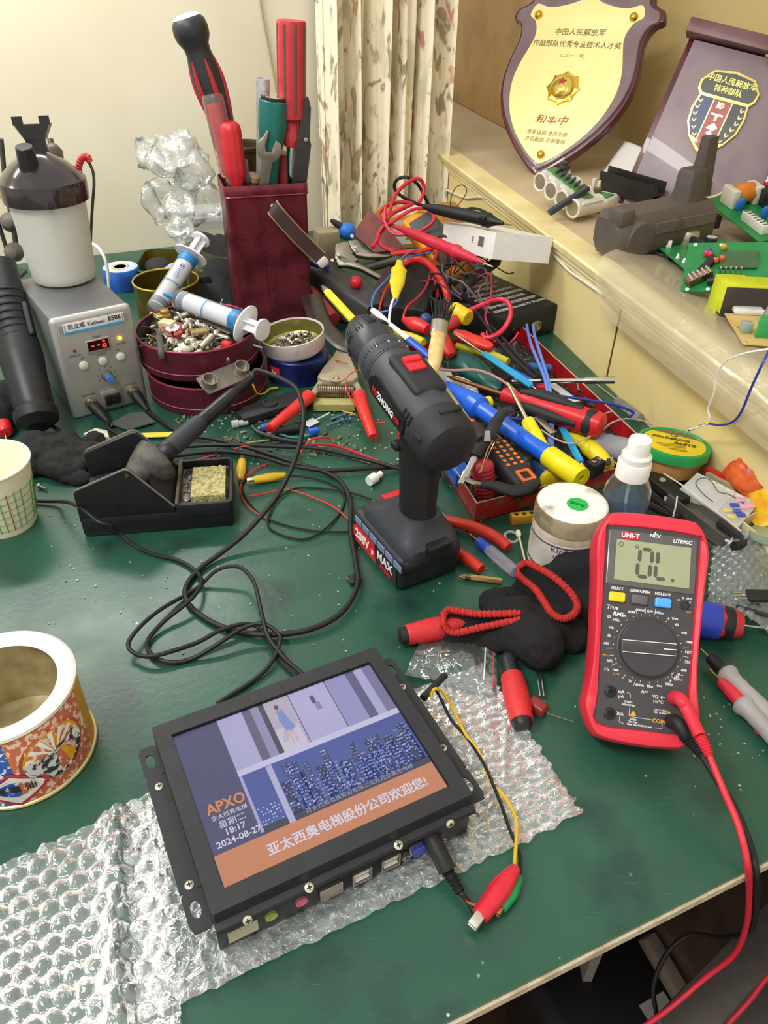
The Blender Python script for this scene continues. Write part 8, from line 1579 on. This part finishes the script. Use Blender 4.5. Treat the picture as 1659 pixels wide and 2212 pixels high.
# circuit boards
PCBG = mat('#2f8a4a', .35, c2='#277a40', scale=60); PCBD = mat('#1f7a3e', .35); SOLD = mat('#c9cdc9', .25, .9)
def board(label, A_, Bp, C_, m, th=.0016):
    """corner A, along to B, and out to C"""
    x = (Bp-A_); y = (C_-A_); n = x.cross(y).normalized(); y = n.cross(x).normalized()*y.dot(n.cross(x).normalized()); X = M((x.normalized(), y.normalized(), n)).transposed().to_4x4(); X.translation = A_
    t = thing('circuit_board', label, 'circuit board', X); part('board', B().box((x.length/2, y.length/2, -th/2), (x.length, y.length, th)), m, t); return t, x.length, y.length
def cap_(t, x, y, r, h, z=0, lab='#c9cac6'):
    k = part('capacitor', B().at(T(x, y, z)).lathe([(r, 0), (r, .002), (r*.95, .003), (r, .004), (r, h-.001), (r*.9, h)], 24), mat('#1f2620', .35), t); part('capacitor_top', B().at(T(x, y, z+h)).lathe([(r*.88, -.0005), (r*.88, .0004), (0, .0003)], 20), mat(lab, .3, .5), k)
# lower board lying on the ledge
bA, bB, bC = P(1496, 592, .163), P(1408, 522, .163), P(1600, 545, .163)
tB, lx, ly = board('green circuit board lying on the ledge with two tall capacitors and a grey disc', P(1408, 522, .166), P(1496, 594, .166), P(1505, 478, .166), PCBG)
if True:
    def at_(px, py, z=.166): q = ROOTM[tB.name].inverted() @ P(px, py, z); return q.x, q.y
    zs = 1 if (ROOTM[tB.name].to_3x3() @ V((0, 0, 1))).z > 0 else -1
    x, y = at_(1484, 524); part('grey_disc', B().at(T(x, y, 0)).lathe([(.016, 0), (.0165, .008), (.0165, .009), (.0150, .016), (.013, .0185), (0, .0190)], 30), mat('#a39a80', .4, .4), tB)
    x, y = at_(1503, 540); part('regulator', B().at(T(x, y, .008) @ RZ(40)).box((0, 0, 0), (.024, .008, .018), .001), BLK, tB)
    x, y = at_(1528, 548); cap_(tB, x, y, .0085, .024); x, y = at_(1540, 566); cap_(tB, x, y, .0085, .024)
    x, y = at_(1528, 490); part('relay', B().at(T(x, y, .011)).box((0, 0, 0), (.030, .026, .020), .002), mat('#242526', .4), tB)
    x, y = at_(1512, 472); cap_(tB, x, y, .005, .022)
    x, y = at_(1443, 532); part('pin_header', B().at(T(x, y, .005) @ RZ(-20)).box((0, 0, 0), (.014, .008, .010), .001), WHT, tB)
    for k, (px, py) in enumerate(((1464, 556), (1478, 566), (1490, 572), (1498, 585), (1460, 520))): x, y = at_(px, py); part('solder_joint', B().at(T(x, y, 0)).lathe([(.0045, 0), (.003, .003), (.001, .006), (0, .0062)], 10), SOLD, tB)
solo('black_slab', B().at(M.Translation(P(1420, 545, .156)) @ RZ(-40)).box((0, 0, 0), (.05, .03, .010), .002), mat('#1b1a1a', .4), 'black plastic slab under the corner of the lying circuit board', 'slab')
# upper board
tA, lx, ly = board('green circuit board in the cream casing with an orange coil and a white connector', PY(1520, 430, 1.30), PY(1640, 522, 1.15), PY(1690, 395, 1.34), PCBD)
def atA(fx, fy): return lx*fx, ly*fy
x, y = atA(.22, .30); part('transformer_frame', B().at(T(x, y, .014)).box((0, -.020, 0), (.034, .012, .028), .002).box((0, .020, 0), (.030, .014, .028), .002), mat('#c9c4b4', .5), tA); part('orange_coil', B().at(T(x, y, .016) @ RX(-90)).lathe([(.0145, -.016), (.0150, -.015), (.0150, .015), (.0145, .016)], 28), mat('#c87a28', .35), tA)
x, y = atA(.15, .75); part('red_capacitor', B().at(T(x, y, .012) @ RX(-90)).lathe([(.008, -.02), (.009, -.018), (.009, .018), (.008, .02)], 20), mat('#b02a30', .35), tA)
x, y = atA(.40, .62); part('black_module', B().at(T(x, y, .013)).box((0, 0, 0), (.045, .05, .026), .002), mat('#202022', .4), tA)
for fx, fy in ((.36, .20), (.60, .32)): x, y = atA(fx, fy); part('blue_capacitor', B().at(T(x, y, .009) @ RY(8)).sph((0, 0, 0), .008, 16, 10, .45, 1, 1.5), mat('#2a6fc8', .3), tA)
x, y = atA(.72, .13); w7 = part('white_connector', B().at(T(x, y, .007)).box((0, 0, 0), (.056, .012, .014), .001), mat('#d9d6ca', .45), tA)
b = B()
for k in range(7): b.box((x-.024+.008*k, y, .0145), (.0018, .009, .0008))
part('pin_slot', b, mat('#5a5850', .5), w7)
b = B()
for fx in (.66, .78, .9):
    for fy in (.45, .7): b.tube([(lx*fx-.008, ly*fy-.012, .0003), (lx*fx+.008, ly*fy-.012, .0003), (lx*fx+.008, ly*fy+.012, .0003), (lx*fx-.008, ly*fy+.012, .0003)], .0005, 4, 1, smooth=False, closed=True)
part('outline_print', b, mat('#a9c9b0', .5), tA)
# front standing board
tC, lx, ly = board('green circuit board propped on edge in front, with a metal plug and small coloured parts', PY(1470, 629, .975), PY(1700, 632, .93), PY(1552, 524, 1.035), PCBD)
Zc = 1 if True else -1
for fx, fy in ((.03, .04), (.23, .05), (.04, .96), (.30, .95)): part('mount_hole', B().at(T(lx*fx+.004, ly*fy, 0)).lathe([(.0026, -.0019), (.0026, .0003), (0, .0003)], 14), mat('#dfe4de', .4), tC)
part('metal_plug', B().at(T(lx*.16, ly*.22, .006) @ RZ(35)).box((0, 0, 0), (.034, .012, .012), .002), mat('#8a6f62', .3, .9), tC)
b = B()
for k in range(5): b.at(T(lx*.16, ly*.22, .0125) @ RZ(35)).box((-.012+.006*k, 0, .0), (.0025, .013, .004), .001)
part('plug_tooth', b, CHROME, tC)
part('black_chip', B().at(T(lx*.22, ly*.48, .004) @ RZ(60)).box((0, 0, 0), (.034, .010, .007), .001), BLK, tC)
for fx, fy, c in ((.20, .72, '#b83a4a'), (.24, .70, '#b83a4a'), (.22, .78, '#3a5a9a'), (.36, .85, '#c99a2a'), (.30, .58, '#c0643a'), (.36, .62, '#c0643a')): part('small_part', B().at(T(lx*fx, ly*fy, .004)).sph((0, 0, 0), .0042, 12, 8, 1, 1, 1.3), mat(c, .35), tC)
part('black_cylinder', B().at(T(lx*.25, ly*.16, .004) @ RY(80)).lathe([(.005, 0), (.005, .022), (0, .0225)], 16), BLK, tC); part('dark_square', B().at(T(lx*.52, ly*.62, .002)).box((0, 0, 0), (.045, .030, .002)), mat('#3a5a34', .4), tC)
b = B()
for k in range(5): b.box((lx*.36+.006*k, ly*.30, .008), (.002, .004, .016))
part('pins', b, mat('#a9a68c', .35, .5), tC)
YT = mat('#c4cc1e', .4)
tr0 = PY(1552, 640, 1.10); TRX = FR(PY(1598, 642, .915), V((1, -.05, 0)))
part('transformer_core', B().at(ROOTM[tC.name].inverted() @ TRX @ T(.004, 0, -.004)).box((0, 0, 0), (.058, .034, .044), .001), mat('#3a3430', .5), tC)
part('yellow_tape', B().at(ROOTM[tC.name].inverted() @ TRX @ T(.004, 0, -.002)).box((0, .001, .004), (.0586, .0346, .036), .001).box((-.012, .012, .0), (.036, .034, .040), .001), YT, tC, 'bright yellow tape')
for k, c in enumerate(('#d9d6d0', '#8a4a48', '#d0c8c4')): part('bobbin_plate', B().at(ROOTM[tC.name].inverted() @ TRX @ T(.006, -.022, -.008-.010*k)).box((0, 0, 0), (.036, .016, .007), .003), mat(c, .4), tC)
# beige board at the right edge
tD, lx, ly = board('beige circuit board with green terminals overhanging the film at the right edge', P(1606, 742, .172), P(1700, 748, .172), P(1594, 678, .172), mat('#c8ad6a', .5, c2='#bfa25c', scale=30))
for k in range(3): part('green_terminal', B().at(T(.028+.003*k, .020+.006*k, .011)).box((0, 0, 0), (.022, .005, .022), .001), mat('#2f9a52', .35), tD)
part('glass_fuse', B().at(FZ((.030, .034, .012), (.25, -.1, 1))).box((0, 0, .03), (.014, .014, .07), .002), mat('#c9cfca', .1, trans=.6, ior=1.3), tD); part('grey_terminal', B().at(T(.010, .034, .006)).box((0, 0, 0), (.012, .010, .012), .001), mat('#8fa39a', .35), tD)
for x_0, y_0 in ((.004, .004), (.004, .045)): part('solder_ring', B().at(T(x_0, y_0, 0)).lathe([(.0022, 0), (.002, .0004), (0, .0004)], 12), SOLD, tD)
part('lettering', B().text('M60', .008, T(.040, .006, .0004)), mat('#5a4a2a', .5), tD)
lyq = lambda px, py, yy=.028: LX @ V((lambda d, o, n: (0, 0, 0))(0, 0, 0)) 
def onledge(px, py, yy):                                  # a measured point on the plane parallel to the ledge front
    n3 = LX.to_3x3() @ V((0, 1, 0)); o3 = LX @ V((0, yy, 0)); d = ray(px, py); c0_ = V((0, 0, HC)); return c0_+d*((o3-c0_).dot(n3)/d.dot(n3))
solo('white_wire', B().tube([onledge(x, y, yy) for x, y, yy in ((1675, 752, .03), (1640, 757, .04), (1600, 766, .045), (1565, 783, .045), (1547, 815, .042), (1542, 850, .038), (1530, 882, .034), (1533, 903, .032), (1528, 915, .03), (1490, 928, .028))], .0011, 6, 8), WHT, 'thin white wire hanging from the beige board to the solder paste tub', 'wire')
solo('blue_wire', B().tube([onledge(x, y, yy) for x, y, yy in ((1665, 750, .03), (1645, 790, .042), (1622, 840, .04), (1600, 892, .035), (1578, 914, .032), (1550, 918, .03), (1525, 916, .029), (1488, 930, .027))], .0013, 6, 8), DBL, 'thin dark blue wire hanging from the beige board to the solder paste tub', 'wire')
# ---------- plaques ----------
CB = mat('#b39058', .75, c2='#a5834e', scale=10)
solo('tall_carton', B().at(LX @ T(1.32, -.31, .151)).box((0, 0, .40), (.86, .17, .80), .002), CB, 'tall brown cardboard box on the ledge behind the shield plaque, beside the curtain', 'box')
solo('tall_carton', B().at(LX @ T(.04, -.385, .151) @ RZ(-8)).box((0, 0, .35), (.20, .05, .70), .002), mat('#c4a96c', .7), 'tan cardboard panel box behind the standing badge case', 'box')

WOOD = mat('#7d6b6e', .35, c2='#746064', scale=14, coat=.2); WOODD = mat('#5a1f28', .3, c2='#471820', scale=18, coat=.3); GOLD = mat('#f4e59c', .4, .15, var=.03); GOLDB = mat('#e0b84a', .22, .9, var=.05)
psi, lam, rho = math.radians(-33.9), math.radians(33.7), math.radians(-2.5)
Rv = V((math.cos(psi), math.sin(psi), 0)); Fv = V((-math.sin(psi), math.cos(psi), 0)); U0 = Fv*math.sin(lam)+Z*math.cos(lam)
Up = U0*math.cos(rho)+Rv*math.sin(rho); Rp = Rv*math.cos(rho)-U0*math.sin(rho); Np = Rp.cross(Up)
TIP = P(1157, 376, .153); PM = M((Rp, Up, Np)).transposed().to_4x4(); PM.translation = TIP; PM = PM @ M.Diagonal((.907, .861, 1, 1))
t = thing('shield_plaque', 'large wooden shield plaque with a golden plate and Chinese inscription', 'plaque', PM)
hw_ = [(.0, -.002), (.035, .022), (.085, .070), (.122, .120), (.145, .170), (.153, .215), (.151, .255), (.146, .285), (.143, .308), (.146, .330), (.156, .347), (.170, .356), (.166, .376), (.152, .384), (.138, .396), (.132, .415), (.10, .418), (.05, .428), (.02, .440), (0, .446)]
def sym(h): return h+[(-x, y) for x, y in h[::-1] if x > 1e-6]
def smooth_sym(h, n=3):
    q = spline([(x, y, 0) for x, y in h], n); return sym([(p.x, p.y) for p in q])
wo = smooth_sym(hw_, 3)
part('back_board', B().prism(wo, -.022, -.004, .004), WOODD, t); part('front_board', B().prism([(x*.945, (y-.21)*.95+.212) for x, y in wo], -.006, .002, .003), WOOD, t)
gp_ = [(0, .022), (.030, .040), (.075, .085), (.104, .130), (.119, .175), (.1225, .210), (.118, .245), (.108, .280), (.1015, .305), (.103, .325), (.112, .345), (.128, .358), (.118, .383), (.09, .376), (.06, .379), (.03, .388), (.012, .398), (0, .402)]
part('gold_plate', B().prism(smooth_sym(gp_, 3), .001, .0032, .0008), GOLD, t, 'polished golden plate')
for x, y in ((-.107, .356), (.107, .356), (0, .043)): part('dome_bolt', B().at(T(x, y, .003)).lathe([(.0095, 0), (.0092, .003), (.0072, .007), (.004, .0088), (0, .0095)], 20), GOLDB, t)
PI_ = mat('#6d5a34', .5)
b = B().text('中国人民解放军', .0165, T(0, .320, .0035)).text('作战部队优秀专业技术人才奖', .0155, T(0, .293, .0035), sx=1.0); part('inscription', b, PI_, t)
part('inscription', B().text('(二〇一一年)', .0100, T(0, .268, .0035)), mat('#9a8754', .5), t); part('signature', B().text('和本中', .0210, T(-.002, .122, .0036), shear=.2, sx=1.2), mat('#a03a2c', .5), t, 'red signature')
part('inscription', B().text('总参谋部 总政治部', .0115, T(-.002, .092, .0035)).text('总后勤部 总装备部', .0115, T(-.002, .076, .0035)), mat('#8a7440', .5), t)
e_ = part('emblem', B().at(T(.002, .195, .003)).lathe([(.040, 0), (.038, .003), (.026, .006), (.0, .006)], 64, sq=lambda a: 1-.16*abs(math.sin(4*a))**.7), GOLDB, t, 'golden star burst emblem'); part('emblem_dome', B().at(T(.002, .195, .008)).lathe([(.0265, 0), (.027, .002), (.0255, .0045), (.018, .008), (0, .011)], 40), mat('#ddc060', .2, .8), e_)
part('red_star', B().at(T(.002, .203, .0185)).prism([(.0095*(1 if k % 2 == 0 else .4)*math.sin(k*PI/5), .0095*(1 if k % 2 == 0 else .4)*math.cos(k*PI/5)) for k in range(10)], -.002, .0006), mat('#b53028', .4), e_)
part('emblem_ring', B().at(T(.002, .187, .0165)).torus((0, 0, 0), .012, .0014, 28, 6).torus((0, -.003, .0008), .006, .001, 20, 6), GOLDB, e_)
# standing wooden case with the badge
o2 = P(1345, 440, .153); yt = o2.y+.085; T2 = PY(1500, 85, yt); U2 = (T2-o2); Lh = U2.length; U2.normalize()
lo, hi_ = .6, 2.4
for _ in range(50):
    m_ = (lo+hi_)/2
    if (PY(1659, 125, m_)-T2).dot(U2) > 0: hi_ = m_
    else: lo = m_
Xr = PY(1659, 125, lo)-T2; kx = Xr.length; R2 = Xr.normalized()
if abs(R2.y) > .6 or kx > .5: R2 = V((.97, .0, -.22)); R2 = (R2-U2*R2.dot(U2)).normalized()
N2 = R2.cross(U2); X2 = M((R2, U2, N2)).transposed().to_4x4(); X2.translation = o2
t = thing('badge_case', 'standing dark wooden case with a shield badge reading in gold Chinese', 'case', X2)
WB = .205
part('panel', B().box((WB/2, Lh/2, -.006), (WB, Lh, .012), .001), mat('#8d7d82', .4, c2='#84737a', scale=16, coat=.2), t); part('back_board', B().box((WB/2+.004, Lh/2, -.020), (WB+.03, Lh+.02, .018), .001), WOODD, t)
part('top_rail', B().box((WB/2+.002, Lh+.014, .004), (WB+.036, .022, .030), .001), mat('#6f4f50', .4, c2='#643f42', scale=16), t); part('right_rail', B().box((WB+.010, Lh/2, .004), (.018, Lh, .030), .001), WOODD, t)
c_ = part('clasp', B().tube([(.150, Lh+.016, .0205), (.143, Lh+.012, .0215), (.138, Lh+.004, .0215), (.132, Lh-.002, .021), (.122, Lh-.006, .020)], lambda s: .0045-.0012*s, 8, 6).at(T(.142, Lh+.016, .0195)).lathe([(.007, 0), (.0062, .002), (.003, .0035), (0, .0036)], 18).at(T(.160, Lh+.014, .0195)).lathe([(.0066, 0), (.006, .002), (.003, .0035), (0, .0036)], 18), mat('#b59a62', .3, .9), t, 'brass hook clasp')
bxc, byc, bs_ = .088, Lh*.505+.045, 1.0
oct_ = [(-.034, .055), (0, .060), (.034, .055), (.050, .036), (.049, .022), (.042, .014), (.046, -.008), (.043, -.030), (.030, -.052), (.012, -.068), (0, -.075)]
oc = [(x, y) for x, y in oct_]+[(-x, y) for x, y in oct_[::-1][1:-2]]
oc = [(0, .060), (.034, .055), (.050, .036), (.049, .022), (.042, .014), (.046, -.008), (.043, -.030), (.030, -.052), (.012, -.068), (0, -.075), (-.012, -.068), (-.030, -.052), (-.043, -.030), (-.046, -.008), (-.042, .014), (-.049, .022), (-.050, .036), (-.034, .055)]
bd = part('badge', B().at(T(bxc, byc, 0)).prism(oc, -.001, .0045, .001), mat('#e3d27a', .3, .6), t, 'gold edged shield badge')
def bp_(name, pts, c, z0=.004, z1=.0052, m=None, lb=None): return part(name, B().at(T(bxc, byc, 0)).prism(pts, z0, z1), m or mat(c, .35), bd, lb)
bp_('header_field', [(-.032, .051), (0, .0555), (.032, .051), (.046, .035), (.045, .024), (.039, .018), (-.039, .018), (-.045, .024), (-.046, .035)], '#3b4038')
bp_('blue_field', [(-.0385, .013), (-.0165, .013), (-.0165, -.052), (-.028, -.049), (-.039, -.030), (-.042, -.008)], '#3a466c'); bp_('red_field', [(-.0145, .013), (.0145, .013), (.0145, -.060), (0, -.070), (-.0145, -.060)], '#a34a44'); bp_('dark_field', [(.0385, .013), (.0165, .013), (.0165, -.052), (.028, -.049), (.039, -.030), (.042, -.008)], '#33352f')
GT_ = mat('#e3d46a', .35, .4)
part('lettering', B().text('中国人民解放军', .0118, T(bxc, byc+.042, .0056)).text('中国人民解放军', .0118, T(bxc+.0003, byc+.042, .0057)).text('特种部队', .0118, T(bxc, byc+.028, .0056)).text('特种部队', .0118, T(bxc+.0003, byc+.028, .0057)), GT_, bd)
bp_('lightning_bolt', [(.001, -.022), (.010, -.030), (.002, -.036), (.011, -.050), (-.006, -.040), (.001, -.035), (-.009, -.033)], '', .005, .0062, mat('#e6dca0', .3, .4))
part('monogram', B().text('BD', .0125, T(bxc-.001, byc+.004, .0058), bold=.0007, sx=.7).box((bxc, byc-.010, .0056), (.020, .003, .0008)).box((bxc, byc-.015, .0056), (.004, .010, .0008)), mat('#e6dca0', .3, .4), bd)
for s in (-1, 1):
    b = B()
    for k in range(7):
        f = k/6; x = s*(.030+.006*math.sin(f*2.4)-.017*(1-f)**2); y = -.060+.062*f
        for d in (-1, 1): b.at(T(bxc+x, byc+y, .0054) @ RZ(s*(-18)+d*32)).sph((0, .0035, 0), .0042, 8, 6, .42, 1, .3)
    part('laurel_branch', b, mat('#ece6b8', .3, .4), bd)
# ---------- below the desk ----------
def below(name, pts, w_, h_, m, label, cat):
    a, c = P(*pts[0]), P(*pts[1]); X = FR(a, c-a); return solo(name, B().at(X).box(((c-a).length/2, 0, 0), ((c-a).length, w_, h_), .004), m, label, cat)
GRB = mat('#5b5450', .5, .2)
below('padded_bar', ((1440, 2260, -.30), (1720, 1960, -.30)), .042, .036, GRB, 'upper grey padded bar slanting across the bottom right corner', 'bar')
below('padded_bar', ((1530, 2290, -.315), (1740, 2060, -.315)), .048, .040, mat('#4e4845', .5, .2), 'lower grey padded bar slanting across the bottom right corner', 'bar')
below('wooden_batten', ((1395, 2020, -.50), (1530, 2250, -.55)), .022, .02, mat('#6f6258', .6), 'thin pale batten standing on the floor under the desk edge', 'batten')
below('cardboard_stack', ((1470, 1980, -.62), (1580, 2140, -.62)), .12, .10, mat('#57452f', .7, c2='#4a3a28', scale=20), 'brown cardboard stack on the floor under the desk', 'box')
solo('black_case', B().at(M.Translation(P(1290, 2190, -.67)) @ RZ(24)).box((0, 0, 0), (.20, .16, .18), .02), mat('#1d1a1a', .5), 'black case on the floor under the desk', 'case')
solo('black_case', B().at(M.Translation(P(1440, 2030, -.72)) @ RZ(24)).box((0, 0, 0), (.14, .12, .10), .01), mat('#161313', .6), 'smaller black case on the floor behind the pale batten', 'case')
solo('white_tag', B().at(FR(P(1385, 2190, -.46), V((.9, .4, .15)))).box((.02, 0, 0), (.034, .016, .001)), mat('#8f8a84', .6), 'small pale tag lying on the black case', 'tag')
